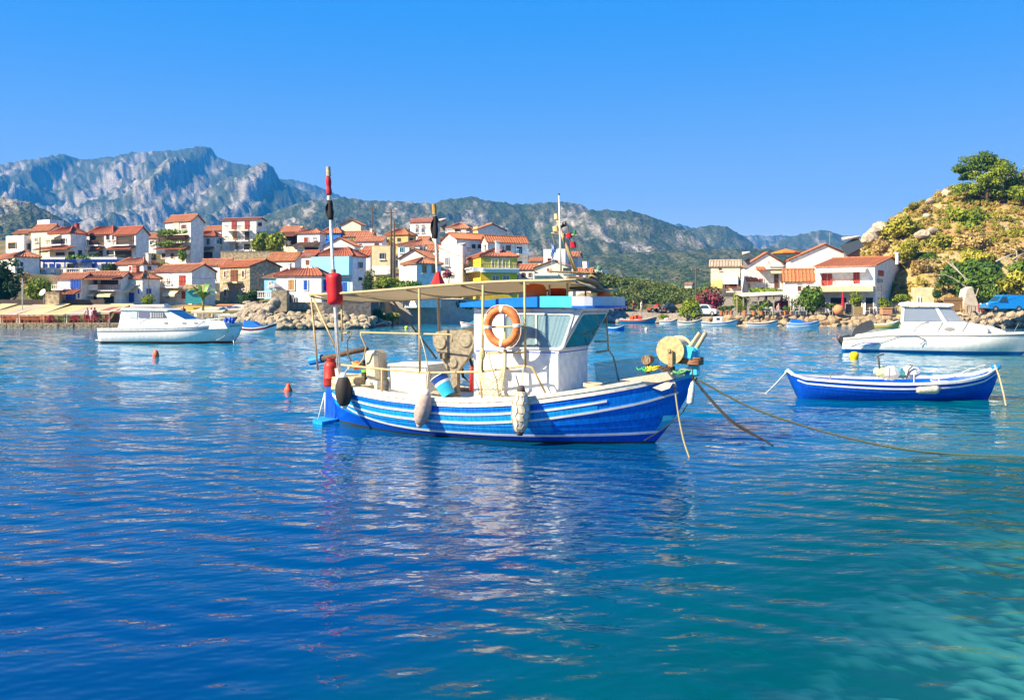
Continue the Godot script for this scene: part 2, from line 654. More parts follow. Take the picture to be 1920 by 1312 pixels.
# barrel tiles: a slope between an eave (a to b) and a ridge (e to f), laid in rows that run up it
func tiled(m: MB, a: Vector3, b: Vector3, f: Vector3, e: Vector3, pitch := 0.42) -> void:
	var n := maxi(3, int(a.distance_to(b) / pitch))
	var nor := (b - a).cross(e + f - a - b).normalized()
	if nor.y < 0: nor = -nor
	for i in n:
		var t0 := float(i) / n
		var t1 := (i + 0.6) / n
		var t2 := (i + 1.0) / n
		var up := nor * 0.09
		var tm := (t0 + t1) / 2
		var p := [a.lerp(b, t0), a.lerp(b, tm) + up, a.lerp(b, t1), a.lerp(b, t2)]
		var q := [e.lerp(f, t0), e.lerp(f, tm) + up * (1.0 if e.distance_to(f) > 0.4 else 0.2), e.lerp(f, t1), e.lerp(f, t2)]
		var s := 0.80 + 0.2 * fposmod(sin(i * 12.9898 + a.x * 7.0) * 437.5, 1.0)
		m.col = Color(s, s, s)
		for k in 3:
			m.quad(p[k], p[k + 1], q[k + 1], q[k])
	m.col = Color.WHITE
	var dn := -nor * 0.12
	m.quad(b + dn, a + dn, e + dn, f + dn)
	m.quad(a + dn, b + dn, b, a)


func roof_mat(c: Array) -> StandardMaterial3D:
	var m := M(lerpf(c[0], 0.50, 0.3), lerpf(c[1], 0.25, 0.3), lerpf(c[2], 0.16, 0.3), 0.85, "tile")
	m.vertex_color_use_as_albedo = true
	return m


func roof_on(parent: Node3D, kind: String, x0: float, x1: float, z0: float, z1: float, y: float, rise: float, wall_m: Material, col: Array) -> MeshInstance3D:
	var m := MB.new()
	var ov := 0.25
	var a0 := x0 - ov
	var a1 := x1 + ov
	var b0 := z0 - ov
	var b1 := z1 + ov
	var P := func(x: float, yy: float, z: float) -> Vector3: return Vector3(x, yy, z)
	var xm := (x0 + x1) / 2
	var zm := (z0 + z1) / 2
	match kind:
		"gx":
			var drop := rise * ov / maxf((z1 - z0) / 2, 0.5)
			tiled(m, P.call(a0, y - drop, b1), P.call(a1, y - drop, b1), P.call(a1, y + rise, zm), P.call(a0, y + rise, zm))
			tiled(m, P.call(a1, y - drop, b0), P.call(a0, y - drop, b0), P.call(a0, y + rise, zm), P.call(a1, y + rise, zm))
		"gz":
			var drop := rise * ov / maxf((x1 - x0) / 2, 0.5)
			tiled(m, P.call(a1, y - drop, b1), P.call(a1, y - drop, b0), P.call(xm, y + rise, b0), P.call(xm, y + rise, b1))
			tiled(m, P.call(a0, y - drop, b0), P.call(a0, y - drop, b1), P.call(xm, y + rise, b1), P.call(xm, y + rise, b0))
		"shed":
			tiled(m, P.call(a0, y - 0.1, b1), P.call(a1, y - 0.1, b1), P.call(a1, y + rise, b0), P.call(a0, y + rise, b0))
		"hip":
			var lx := x1 - x0
			var lz := z1 - z0
			var in_x := minf(lz / 2, lx / 2)
			var r0 := xm - maxf(lx / 2 - in_x, 0.0)
			var r1 := xm + maxf(lx / 2 - in_x, 0.0)
			var s0 := zm - maxf(lz / 2 - in_x, 0.0)
			var s1 := zm + maxf(lz / 2 - in_x, 0.0)
			var yy := y - 0.12
			tiled(m, P.call(a0, yy, b1), P.call(a1, yy, b1), P.call(r1, y + rise, s1), P.call(r0, y + rise, s1))
			tiled(m, P.call(a1, yy, b0), P.call(a0, yy, b0), P.call(r0, y + rise, s0), P.call(r1, y + rise, s0))
			tiled(m, P.call(a1, yy, b1), P.call(a1, yy, b0), P.call(r1, y + rise, s0), P.call(r1, y + rise, s1))
			tiled(m, P.call(a0, yy, b0), P.call(a0, yy, b1), P.call(r0, y + rise, s1), P.call(r0, y + rise, s0))
			for q in [[P.call(a1, yy, b1), P.call(r1, y + rise, s1)], [P.call(a0, yy, b1), P.call(r0, y + rise, s1)], [P.call(a1, yy, b0), P.call(r1, y + rise, s0)]]:
				m.tube([q[0] + Vector3(0, 0.1, 0), q[1] + Vector3(0, 0.1, 0)], 0.11, 5)
		"flat":
			m.box(P.call(xm, y + 0.06, zm), P.call(x1 - x0 + 0.2, 0.16, z1 - z0 + 0.2))
			return put("roof", m.mesh(), wall_m, parent)
	if kind in ["gx", "gz"]:
		var l: Vector3 = P.call(a0, y + rise + 0.03, zm) if kind == "gx" else P.call(xm, y + rise + 0.03, b0)
		var r: Vector3 = P.call(a1, y + rise + 0.03, zm) if kind == "gx" else P.call(xm, y + rise + 0.03, b1)
		m.tube([l, r], 0.13, 6)
	return put("roof", m.mesh(), roof_mat(col), parent)


func house(called: String, label: String, px: Array, ys: Array, d: float, turn: float, roof := "gx", wall := "white", feats := [], roof_col := [0.62, 0.22, 0.10], cat := "house") -> House:
	var h := House.new()
	h.d = d
	h.turn = deg_to_rad(turn)
	var c := W(px[1], ys[0], d)
	h.cx = c.x
	h.y0 = c.y
	h.w = maxf(1.0, -h.front(px[0]))
	h.dp = h.side(px[2]) if px[2] > px[1] + 1.5 else 10.0
	h.dp = clampf(h.dp, 2.5, 16.0)
	h.eave = h.height(ys[1], d)
	h.o = base(called, c, -h.turn, label, cat, "")
	var rise := maxf(0.3, (ys[1] - ys[2]) / F * (d + h.dp * 0.4))
	var wc: Array = WALLS[wall]
	var wm := M(wc[0], wc[1], wc[2], 0.9, "stone" if wall == "stone" else "plaster")
	var m := MB.new()
	var bury := -3.0
	m.box(Vector3(-h.w / 2, (h.eave + bury) / 2, -h.dp / 2), Vector3(h.w, h.eave - bury, h.dp))
	if roof == "gx":
		m.prism([Vector2(0, h.eave), Vector2(-h.dp, h.eave), Vector2(-h.dp / 2, h.eave + rise)], -h.w, 0, Transform3D(Basis(Vector3(0, 0, 1), Vector3.UP, Vector3(1, 0, 0)), Vector3.ZERO))
	elif roof == "gz":
		m.prism([Vector2(0, h.eave), Vector2(-h.w, h.eave), Vector2(-h.w / 2, h.eave + rise)], -h.dp, 0)
	elif roof == "shed":
		m.prism([Vector2(0, h.eave), Vector2(-h.dp, h.eave), Vector2(-h.dp, h.eave + rise)], -h.w, 0, Transform3D(Basis(Vector3(0, 0, 1), Vector3.UP, Vector3(1, 0, 0)), Vector3.ZERO))
	elif roof == "flat":
		for s in [[-h.w / 2, -0.1, h.w, 0.2], [-h.w / 2, -h.dp + 0.1, h.w, 0.2], [-0.1, -h.dp / 2, 0.2, h.dp - 0.4], [-h.w + 0.1, -h.dp / 2, 0.2, h.dp - 0.4]]:
			m.box(Vector3(s[0], h.eave + 0.3, s[1]), Vector3(s[2] + 0.004, 0.6, s[3] + 0.004))
	put("wall", m.mesh(), wm, h.o)
	if roof == "flat":
		var fm := MB.new()
		fm.box(Vector3(-h.w / 2, h.eave + 0.05, -h.dp / 2), Vector3(h.w - 0.42, 0.1, h.dp - 0.42))
		put("roof", fm.mesh(), wm, h.o)
	else:
		roof_on(h.o, roof, -h.w, 0, -h.dp, 0, h.eave + 0.14, rise, wm, roof_col)
	if int(px[0] * 7 + ys[0]) % 3 == 0 and called != "farmhouse":
		var am := MB.new()
		var ap := Vector3(-h.w * 0.4, h.eave + rise, -h.dp * 0.5)
		am.tube([ap, ap + Vector3(0, 1.9, 0)], 0.03, 4)
		for k in 4: am.tube([ap + Vector3(-0.45 + 0.06 * k, 1.85 - k * 0.14, 0), ap + Vector3(0.45 - 0.06 * k, 1.85 - k * 0.14, 0)], 0.02, 4)
		put("aerial", am.mesh(), M(0.3, 0.3, 0.3, 0.5), h.o)
	pads.append([c.x - sin(h.turn) * -0.0, d + 2.0, c.y])
	for f in feats: feature(h, f)
	return h


# kinds: w window, s shutters, d door, o opening, b balcony, a awning, c chimney, p flat panel, r little roof, v vine, x box that stands out
func feature(h: House, f: Array) -> void:
	var kind: String = f[0]
	var on_side: bool = f[1] == "r"
	var c: String = f[6] if f.size() > 6 else "brown"
	var u0: float
	var u1: float
	var dist: float
	if on_side:
		u0 = h.side(f[2]); u1 = h.side(f[4])
		dist = h.depth_side((u0 + u1) / 2)
	else:
		u0 = h.front(f[2]); u1 = h.front(f[4])
		dist = h.depth_front((u0 + u1) / 2)
	var ya := h.height(f[5], dist)
	var yb := h.height(f[3], dist)
	var t := Transform3D(Basis.IDENTITY, Vector3((u0 + u1) / 2, (ya + yb) / 2, 0))
	if on_side:
		t = Transform3D(Basis(Vector3(0, 0, -1), Vector3.UP, Vector3(1, 0, 0)), Vector3(0, (ya + yb) / 2, -(u0 + u1) / 2))
	var w := absf(u1 - u0)
	var hh := yb - ya
	var m := MB.new()
	m.xf = t
	var k := MB.new()
	k.xf = t
	match kind:
		"w", "d", "s":
			var b := 0.09
			for s in [[0, hh / 2 - b / 2, w, b], [0, -hh / 2 + b / 2, w, b], [-w / 2 + b / 2, 0, b, hh - 2 * b], [w / 2 - b / 2, 0, b, hh - 2 * b]]:
				m.box(Vector3(s[0], s[1], 0.05), Vector3(s[2], s[3], 0.12))
			if kind == "w":
				m.box(Vector3(0, 0, 0.04), Vector3(0.06, hh - 2 * b, 0.07))
			var called := "door" if kind == "d" else "window"
			var fr := put(called, m.mesh(), trim(c if kind != "s" else ("white" if c != "white" else "brown")), h.o)
			if kind == "w":
				k.box(Vector3(0, 0, 0.02), Vector3(w - 2 * b, hh - 2 * b, 0.03))
				put("pane", k.mesh(), glass(), fr)
				if hh < 2.2:
					var sl := MB.new()
					sl.xf = t
					sl.box(Vector3(0, -hh / 2 - 0.05, 0.1), Vector3(w + 0.2, 0.1, 0.22))
					put("sill", sl.mesh(), trim("white"), fr)
			else:
				for s in [-1.0, 1.0]:
					var lf := MB.new()
					lf.xf = t
					var lw := (w - 2 * b) / 2 - 0.02
					lf.box(Vector3(s * (lw / 2 + 0.015), 0, 0.05), Vector3(lw, hh - 2 * b, 0.06))
					var n := maxi(2, int(hh / 0.32))
					for i in n:
						lf.box(Vector3(s * (lw / 2 + 0.015), -hh / 2 + b + (i + 0.5) * (hh - 2 * b) / n, 0.09), Vector3(lw * 0.74, (hh - 2 * b) / n * 0.7, 0.04))
					put("leaf" if kind == "d" else "shutter", lf.mesh(), trim(c), fr)
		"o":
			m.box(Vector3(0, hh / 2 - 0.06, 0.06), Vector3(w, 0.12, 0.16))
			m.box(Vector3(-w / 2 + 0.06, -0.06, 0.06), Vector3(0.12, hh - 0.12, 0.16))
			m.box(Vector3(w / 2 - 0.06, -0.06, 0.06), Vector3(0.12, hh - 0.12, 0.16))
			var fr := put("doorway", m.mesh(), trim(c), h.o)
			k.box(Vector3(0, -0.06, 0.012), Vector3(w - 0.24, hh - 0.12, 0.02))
			put("shade_panel", k.mesh(), M(0.035, 0.03, 0.025, 0.8), fr)  # flat dark sheet on the wall, coloured as the shade of an opening
		"b":
			m.box(Vector3(0, -hh / 2 - 0.09, 0.6), Vector3(w, 0.18, 1.2))
			var sl := put("balcony", m.mesh(), trim("white"), h.o)
			k.box(Vector3(0, hh / 2, 1.16), Vector3(w, 0.06, 0.06))
			k.box(Vector3(-w / 2 + 0.03, hh / 2, 0.56), Vector3(0.06, 0.06, 1.14))
			k.box(Vector3(w / 2 - 0.03, hh / 2, 0.56), Vector3(0.06, 0.06, 1.14))
			var n := maxi(4, int(w / 0.28))
			for i in n + 1:
				k.box(Vector3(-w / 2 + 0.03 + i * (w - 0.06) / n, -0.03, 1.16), Vector3(0.035, hh - 0.06, 0.035))
			for s in [-1.0, 1.0]:
				for i in 3:
					k.box(Vector3(s * (w / 2 - 0.03), -0.03, 0.2 + i * 0.32), Vector3(0.03, hh - 0.06, 0.03))
			put("railing", k.mesh(), trim(c), sl)
		"a":
			var out := maxf(1.2, hh * 1.1)
			m.prism([Vector2(0.05, hh / 2), Vector2(out, -hh / 2 + 0.28), Vector2(out, -hh / 2 + 0.22), Vector2(0.05, hh / 2 - 0.06)], -w / 2, w / 2, Transform3D(Basis(Vector3(0, 0, 1), Vector3.UP, Vector3(-1, 0, 0)), Vector3.ZERO))
			m.box(Vector3(0, -hh / 2 + 0.13, out), Vector3(w, 0.26, 0.03))
			var aw := put("awning", m.mesh(), M(TRIM[c][0], TRIM[c][1], TRIM[c][2], 0.9, "cloth"), h.o)
			aw.material_override.backlight_enabled = true
			aw.material_override.backlight = Color(0.4, 0.36, 0.3)
			for s in [-1.0, 1.0]:
				k = MB.new()
				k.xf = t
				k.tube([Vector3(s * (w / 2 - 0.05), -hh / 2 + 0.2, out - 0.05), Vector3(s * (w / 2 - 0.05), -hh / 2 + 0.1, 0.06)], 0.025, 5)
				put("bracket", k.mesh(), trim("white"), aw)
		"c":
			m.xf = Transform3D(t.basis, t.origin + t.basis * Vector3(0, 0, -1.2))
			m.box(Vector3(0, -0.4, 0), Vector3(w, hh + 0.8, maxf(0.5, w * 0.8)))
			m.box(Vector3(0, hh / 2 + 0.05, 0), Vector3(w + 0.16, 0.1, maxf(0.5, w * 0.8) + 0.16))
			put("chimney", m.mesh(), trim(c), h.o)
		"p":
			m.box(Vector3(0, 0, 0.015), Vector3(w, hh, 0.05))
			put("painted_panel", m.mesh(), trim(c) if TRIM.has(c) else M(WALLS[c][0], WALLS[c][1], WALLS[c][2], 0.9, "plaster"), h.o)
		"x":
			var out: float = f[7] if f.size() > 7 else 0.8
			m.box(Vector3(0, 0, out / 2), Vector3(w, hh, out - 0.004))
			put("bay", m.mesh(), trim(c) if TRIM.has(c) else M(WALLS[c][0], WALLS[c][1], WALLS[c][2], 0.9, "plaster"), h.o)
		"r":
			var out: float = f[7] if f.size() > 7 else 1.3
			tiled(m, Vector3(-w / 2, -hh / 2, out), Vector3(w / 2, -hh / 2, out), Vector3(w / 2, hh / 2, 0.02), Vector3(-w / 2, hh / 2, 0.02))
			put("porch_roof", m.mesh(), roof_mat([0.55, 0.14, 0.05] if c != "dark" else [0.14, 0.07, 0.04]), h.o)
		"v":
			var lm := leaf_cloud(int(f[2] * 7 + f[3]), Vector3(w / 1.8, hh / 1.5, 0.8), 0.2, 700, Color(0.07, 0.14, 0.015), Color(0.22, 0.30, 0.04))
			put("vine", lm, M(1, 1, 1, 0.8, "leaf"), h.o, Transform3D(t.basis, t.origin + t.basis * Vector3(0, 0, 0.9)))


# ---- leaves: many small faces through the volume of several lobes
func leaf_cloud(sd: int, r: Vector3, size: float, n: int, dark: Color, light: Color, lobes := 9, hollow := 0.55) -> ArrayMesh:
	var g := RandomNumberGenerator.new()
	g.seed = sd
	var lo := []
	for i in lobes:
		var dir := Vector3(g.randfn(), g.randfn() * 0.8, g.randfn()).normalized()
		lo.append([dir * g.randf_range(0.25, 0.72), g.randf_range(0.32, 0.55), g.randf_range(-0.35, 0.35)])
	var pos := PackedVector3Array()
	var nor := PackedVector3Array()
	var cols := PackedColorArray()
	for i in n:
		var q: Array = lo[i % lobes]
		var dir := Vector3(g.randfn(), g.randfn(), g.randfn()).normalized()
		var p: Vector3 = q[0] + dir * q[1] * lerpf(hollow, 1.05, sqrt(g.randf()))
		p = p * r
		var nn := (dir + Vector3(g.randfn(), g.randfn() + 0.4, g.randfn()) * 0.55).normalized()
		var a := nn.cross(Vector3(g.randfn(), g.randfn(), g.randfn())).normalized()
		var b := nn.cross(a)
		var s := size * g.randf_range(0.6, 1.4)
		var col := dark.lerp(light, clampf(g.randf() * 0.8 + q[2] + 0.1, 0.0, 1.0))
		var t := [p - a * s, p - b * s * 0.5, p + a * s, p + b * s * 0.5]
		for k in [0, 2, 1, 0, 3, 2]:
			pos.append(t[k]); nor.append(nn); cols.append(col)
	var ar := []
	ar.resize(Mesh.ARRAY_MAX)
	ar[Mesh.ARRAY_VERTEX] = pos
	ar[Mesh.ARRAY_NORMAL] = nor
	ar[Mesh.ARRAY_COLOR] = cols
	var m := ArrayMesh.new()
	m.add_surface_from_arrays(Mesh.PRIMITIVE_TRIANGLES, ar)
	return m


const GREENS := {"dark": [Color(0.012, 0.045, 0.010), Color(0.045, 0.11, 0.018)], "mid": [Color(0.03, 0.075, 0.010), Color(0.12, 0.20, 0.025)], "lime": [Color(0.07, 0.13, 0.008), Color(0.26, 0.30, 0.02)],
	"olive": [Color(0.13, 0.14, 0.012), Color(0.40, 0.36, 0.04)], "dry": [Color(0.24, 0.16, 0.05), Color(0.52, 0.38, 0.14)], "pine": [Color(0.02, 0.06, 0.008), Color(0.13, 0.20, 0.018)], "pine light": [Color(0.06, 0.11, 0.010), Color(0.28, 0.33, 0.02)],
	"bloom": [Color(0.02, 0.09, 0.012), Color(0.45, 0.03, 0.12)]}


# a bush or small tree whose foliage fills the sight lines x0..x1, y0..y1 at distance d
func bush(called: String, label: String, x0: float, y0: float, x1: float, y1: float, d: float, green: String, cat := "bush", group := "", n := 1500, trunk := 0.0, leaf := 0.0) -> Node3D:
	var a := W(x0, y1, d)
	var b := W(x1, y0, d)
	var r := Vector3((b.x - a.x) / 2, (b.y - a.y) / 2, (b.x - a.x) / 2.2) * 1.12
	var o := base(called, Vector3((a.x + b.x) / 2, a.y - trunk, -d), 0.0, label, cat, group)
	var g: Array = GREENS[green]
	var ls := leaf if leaf > 0.0 else clampf(r.x * 0.10, 0.11, 0.30)
	put("foliage" if cat == "bush" else "crown", leaf_cloud(int(x0 * 3 + y0), r * Vector3(1.0, 1.12 if trunk == 0.0 else 1.0, 1.0), ls, n, g[0], g[1], 12), M(1, 1, 1, 0.8, "leaf"), o, Transform3D(Basis.IDENTITY, Vector3(0, r.y * (0.85 if trunk == 0.0 else 1.0) + trunk, 0)))
	var m := MB.new()
	var hgt := trunk + r.y
	var th := clampf(r.x * 0.06, 0.05, 0.25)
	m.tube([Vector3(0, -0.8, 0), Vector3(0.1 * r.x, hgt * 0.5, 0), Vector3(0, hgt * 1.1, 0.05)], [th, th * 0.8, th * 0.4], 6)
	for k in 5:
		var w := TAU * k / 5.0 + x0
		m.tube([Vector3(0.05 * r.x, hgt * 0.45, 0), Vector3(cos(w) * r.x * 0.5, hgt * 0.9, sin(w) * r.z * 0.5)], [th * 0.5, th * 0.15], 5)
	put("trunk" if cat == "tree" else "stem", m.mesh(true), M(0.16, 0.11, 0.07, 0.9, "wood"), o)
	return o


func town_left() -> void:
	house("shop_house", "white two storey house with a big blue door and blue shutters above the café awnings", [107, 152, 156], [571, 523, 514], 104, 12, "gx", "white", [
		["d", "f", 124, 551, 141, 571, "blue"], ["s", "f", 113, 550, 120, 560, "blue"], ["s", "f", 144.5, 548, 151, 560, "blue"], ["d", "f", 132, 523.5, 140, 541, "blue"], ["d", "f", 142, 523.5, 150, 541, "blue"], ["r", "f", 107, 542, 152, 550], ["b", "f", 109, 534, 130, 541.5, "white"]])
	house("taverna_house", "long white taverna with a tan veranda roof, washing and a terracotta balustrade", [153, 226, 232], [569, 522, 511], 105.5, 10, "gx", "white", [
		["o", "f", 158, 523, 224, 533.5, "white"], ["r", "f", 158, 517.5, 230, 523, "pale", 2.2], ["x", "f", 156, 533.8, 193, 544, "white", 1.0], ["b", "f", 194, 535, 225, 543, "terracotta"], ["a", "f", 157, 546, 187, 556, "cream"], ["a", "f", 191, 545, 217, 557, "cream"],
		["o", "f", 160, 553, 184, 568, "white"], ["o", "f", 192, 553, 216, 568, "white"], ["p", "f", 169, 524, 177, 532, "red"], ["p", "f", 182, 525, 188, 532, "lime"]])
	house("corner_house", "white house with hipped orange roof, wide cream awning and small square upper windows", [226, 266, 291], [568, 522, 510], 106, 30, "hip", "white", [
		["w", "f", 230.5, 528, 234.5, 533, "white"], ["w", "f", 243.5, 528, 247.5, 533, "white"], ["w", "f", 256.5, 528, 260.5, 533, "white"], ["a", "f", 222, 533, 257, 549, "cream"], ["d", "f", 243, 549, 251, 566, "blue"], ["s", "f", 258, 541, 263, 552, "blue"],
		["w", "r", 274, 541, 277, 551, "blue"], ["w", "r", 279, 541, 282, 551, "blue"], ["c", "f", 236, 499, 242, 517, "terracotta"]])
	house("cottage", "small white cottage with orange hipped roof tucked below the red roofed hotel", [218, 268, 289], [513, 495, 484], 120, 25, "hip", "white", [["s", "f", 241, 498, 248, 509, "red"], ["w", "r", 276, 499, 282, 507, "brown"], ["c", "f", 262, 475, 267, 494, "pale"]])
	house("hotel", "hotel wing with red roof, two tiers of dark balconies and a blank end wall", [213, 254, 276], [489, 438, 425], 135, 25, "gx", "white", [
		["o", "f", 218, 441, 250, 459, "brown"], ["b", "f", 216, 452, 253, 459.5, "brown"], ["r", "f", 210, 461, 256, 467], ["o", "f", 216, 470, 246, 486, "brown"], ["b", "f", 214, 479.5, 246, 486.5, "iron"], ["s", "f", 209.5, 440, 215, 451, "dark"]], [0.55, 0.11, 0.04], "hotel")
	house("hotel", "middle hotel wing with balconies hung with red cloth, between two red hipped roofs", [162, 211, 218], [489, 439, 424], 138, 20, "hip", "white", [
		["o", "f", 168, 441, 193, 460, "brown"], ["b", "f", 168, 452, 194, 460, "brown"], ["p", "f", 172, 452, 180, 459, "red"], ["w", "f", 199, 440, 204, 450, "dark"], ["r", "f", 160, 462, 196, 467.5], ["a", "f", 172, 468, 190, 477, "cream"], ["w", "f", 200, 468, 213, 478, "dark"], ["o", "f", 170, 470, 192, 487, "brown"]], [0.55, 0.11, 0.04], "hotel")
	house("hotel", "hotel wing with a cream sunblind and a dark red chimney on its hipped roof", [92, 131, 160], [489, 437, 425], 136, 28, "hip", "white", [
		["a", "f", 95, 440, 114, 450, "cream"], ["o", "f", 96, 446, 124, 457, "white"], ["b", "f", 97, 451, 126, 459, "iron"], ["r", "f", 78, 462, 142, 468, "red", 1.6], ["a", "f", 80, 469, 100, 477, "cream"], ["o", "f", 103, 471, 123, 479, "white"], ["o", "f", 127, 470, 142, 484, "white"], ["w", "r", 146, 469, 152, 480, "dark"], ["c", "r", 150, 419, 156, 438, "red"]], [0.55, 0.11, 0.04], "hotel")
	house("apartment_house", "tall cream end wall with a sloping parapet at the left end of the hotel", [57, 92, 101], [489, 432, 421], 141, 22, "gx", "cream", [["w", "f", 64, 445, 70, 454, "white"], ["p", "f", 60, 470, 66, 485, "sky"]])
	house("stair_tower", "plain white stair tower with flat top above the cream end wall", [69, 92, 104], [450, 418, 416], 147, 30, "flat", "white", [], [0.5, 0.1, 0.05], "tower")
	house("cottage", "low white cottage with orange roof and two small blue windows at the left edge", [-14, 27, 73], [510, 481, 471], 121, 48, "hip", "white", [["s", "f", 8, 490, 16, 499, "blue"], ["s", "r", 35, 490, 44, 499, "blue"]])
	house("villa", "white villa with an open square loggia beside the green hill at the far left", [10, 44, 60], [474, 448, 446], 142, 25, "flat", "white", [["o", "f", 15, 454, 30, 466, "tan"], ["w", "r", 49, 456, 56, 468, "tan"]])
	house("villa", "tan upper storey with terracotta roof peeping over the white loggia", [24, 52, 60], [452, 437, 431], 150, 20, "gx", "beige", [["w", "f", 34, 439, 40, 443, "dark"], ["w", "f", 46, 439, 51, 443, "dark"]])
	house("vine_house", "tall white house with vines spilling over two balconies and a brown top storey", [309, 357, 381], [501, 414, 402], 145, 27, "gx", "white", [
		["s", "f", 339, 420, 350, 430, "brown"], ["d", "f", 325, 418, 336, 432, "pale"], ["v", "f", 290, 431, 357, 442], ["o", "f", 297, 441, 353, 455, "brown"], ["v", "f", 291, 452, 356, 463], ["r", "f", 297, 463, 357, 467], ["s", "f", 302, 474, 311, 485, "brown"], ["s", "f", 319, 474, 327, 486, "brown"], ["d", "f", 334, 474, 345, 490, "pale"], ["v", "f", 344, 466, 357, 490], ["b", "f", 296, 446, 356, 455, "brown"]])
	house("cottage", "white cottage with dark red hipped roof and brown porch between two tall houses", [366, 403, 418], [492, 443, 434], 150, 15, "hip", "white", [["w", "f", 373, 447, 379, 460, "grey"], ["w", "f", 387, 447, 393, 459, "grey"], ["w", "r", 405, 445, 415, 458, "sky"], ["r", "f", 366, 463, 402, 470, "dark", 2.4], ["o", "f", 376, 471, 400, 487, "white"], ["w", "f", 368, 472, 373, 478, "brown"]], [0.36, 0.07, 0.03])
	house("tower_house", "tallest white four storey house with red shuttered doors and iron balconies", [416, 480, 498], [473, 412, 408], 150, 15, "gx", "white", [
		["d", "f", 434, 414, 443, 430, "red"], ["d", "f", 458.5, 414, 467, 430, "red"], ["b", "f", 427, 424, 446, 431.5, "iron"], ["b", "f", 451, 424, 471, 431.5, "iron"], ["d", "f", 436, 434.5, 444, 450.5, "tan"], ["d", "f", 459, 434.5, 467, 450.5, "dark"], ["b", "f", 426, 444, 447, 451.5, "iron"], ["b", "f", 450, 444, 472, 451.5, "iron"],
		["d", "f", 431, 456, 438, 469, "pale"], ["d", "f", 441, 456, 446, 469, "tan"], ["o", "f", 456, 456, 470, 468, "white"], ["b", "f", 449, 463, 473, 470, "iron"], ["w", "r", 483.5, 417, 486, 424, "dark"], ["w", "r", 487, 417, 489.5, 424, "dark"], ["w", "r", 484, 436, 486.5, 444, "dark"], ["w", "r", 488, 437, 490.5, 444, "dark"]], [0.40, 0.12, 0.06])
	house("cottage", "cottage with orange roof and a rusty brown pergola beside the round green tree", [526, 560, 572], [471, 434, 425], 158, 15, "gx", "cream", [["o", "f", 535, 442, 558, 462, "tan"], ["r", "f", 532, 438, 560, 443, "red", 2.0], ["c", "f", 558, 425, 562, 434, "pale"]])
	house("cottage", "white house with closed red shutters and a dark porch roof on the hilltop", [557, 599, 605], [470, 437, 430], 150, 12, "hip", "white", [["s", "f", 569, 444, 578.5, 455, "red"], ["w", "f", 586.5, 444, 593, 450, "white"], ["r", "f", 561, 454, 603, 462, "dark", 3.0], ["o", "f", 570, 462, 598, 469, "white"]])
	house("blue_house", "bright cobalt blue house under an orange hipped roof on the hilltop", [600, 639, 645], [462, 437, 427], 160, 12, "hip", "strong blue", [["w", "f", 606, 440, 611, 447, "white"]])
	house("gable_house", "plain cream building with a single sloping gable against the mountain", [640, 676, 683], [446, 421, 412], 171, 12, "gz", "cream", [["b", "r", 677, 432, 683, 437, "grey"]])
	house("cottage", "orange roofed house beneath the plain cream gable", [645, 696, 703], [470, 443, 434], 159, 10, "gx", "cream", [["c", "f", 690, 428, 694, 436, "pale"]])
	house("cottage", "low white house with one dark window and a weathered orange roof", [665, 716, 722], [482, 452, 444], 148, 12, "gx", "white", [["w", "f", 702, 456, 710, 465, "brown"], ["w", "f", 673, 457, 678, 460, "brown"], ["c", "f", 683, 446, 690, 456, "white"]])
	house("gable_house", "white house with a wide blank gable behind the light blue house", [607, 664, 673], [505, 461, 446], 142, 14, "gz", "white", [["w", "r", 667, 468, 672, 476, "tan"]])
	house("light_blue_house", "light blue house whose boarded upper storey juts out, blue door below", [589, 660.5, 686], [547, 480, 464], 118, 20, "hip", "pale blue", [
		["x", "f", 590, 481.5, 660.4, 516, "sky", 0.9], ["w", "r", 671, 491, 679, 503, "grey"], ["w", "r", 672, 519.5, 677.5, 526, "dark"], ["d", "f", 642, 529, 650, 545, "blue"], ["p", "f", 632, 521, 656, 546, "sky"]], [0.50, 0.11, 0.05])
	house("cottage", "narrow white wing with one brown window left of the light blue house", [565, 588, 592], [547, 480, 471], 119.5, 20, "gx", "white", [["s", "f", 572, 486, 582, 499, "brown"], ["b", "f", 574, 498, 588, 504, "white"]], [0.55, 0.12, 0.05])
	house("harbour_house", "white harbour house with tan and blue shutters, red tiled roof and white chimney", [517.6, 602, 617], [568, 517, 504], 103, 12, "hip", "white", [
		["s", "f", 539.5, 523, 553, 545, "tan"], ["s", "f", 568, 524, 578, 545, "blue"], ["o", "f", 539, 552, 549, 568, "grey"], ["o", "f", 550, 557, 556, 568, "grey"], ["c", "f", 528.5, 494, 536, 516, "white"], ["w", "r", 606, 524, 611, 546, "blue"]], [0.52, 0.13, 0.06])
	house("garden_annexe", "light blue annexe with a tan tiled lean-to roof left of the white harbour house", [495, 517, 520], [553, 520, 512], 105, 12, "shed", "blue", [["s", "f", 504, 527, 509, 541, "dark"]], [0.55, 0.27, 0.12])
	house("stone_house", "two storey beige stone house with a bare grey gable and a small front balcony", [411.5, 468, 525], [566, 499, 487], 110, 38, "gx", "stone", [
		["d", "f", 433, 506, 445, 528, "brown"], ["s", "f", 419.5, 507, 425, 521, "brown"], ["s", "f", 453, 506, 459.5, 521, "brown"], ["x", "f", 425, 528, 455, 531.5, "beige", 0.9], ["s", "f", 420, 541, 426, 556, "brown"], ["d", "f", 435, 541, 440.5, 563, "grey"], ["s", "f", 454, 540, 461, 547, "brown"]], [0.66, 0.18, 0.06])
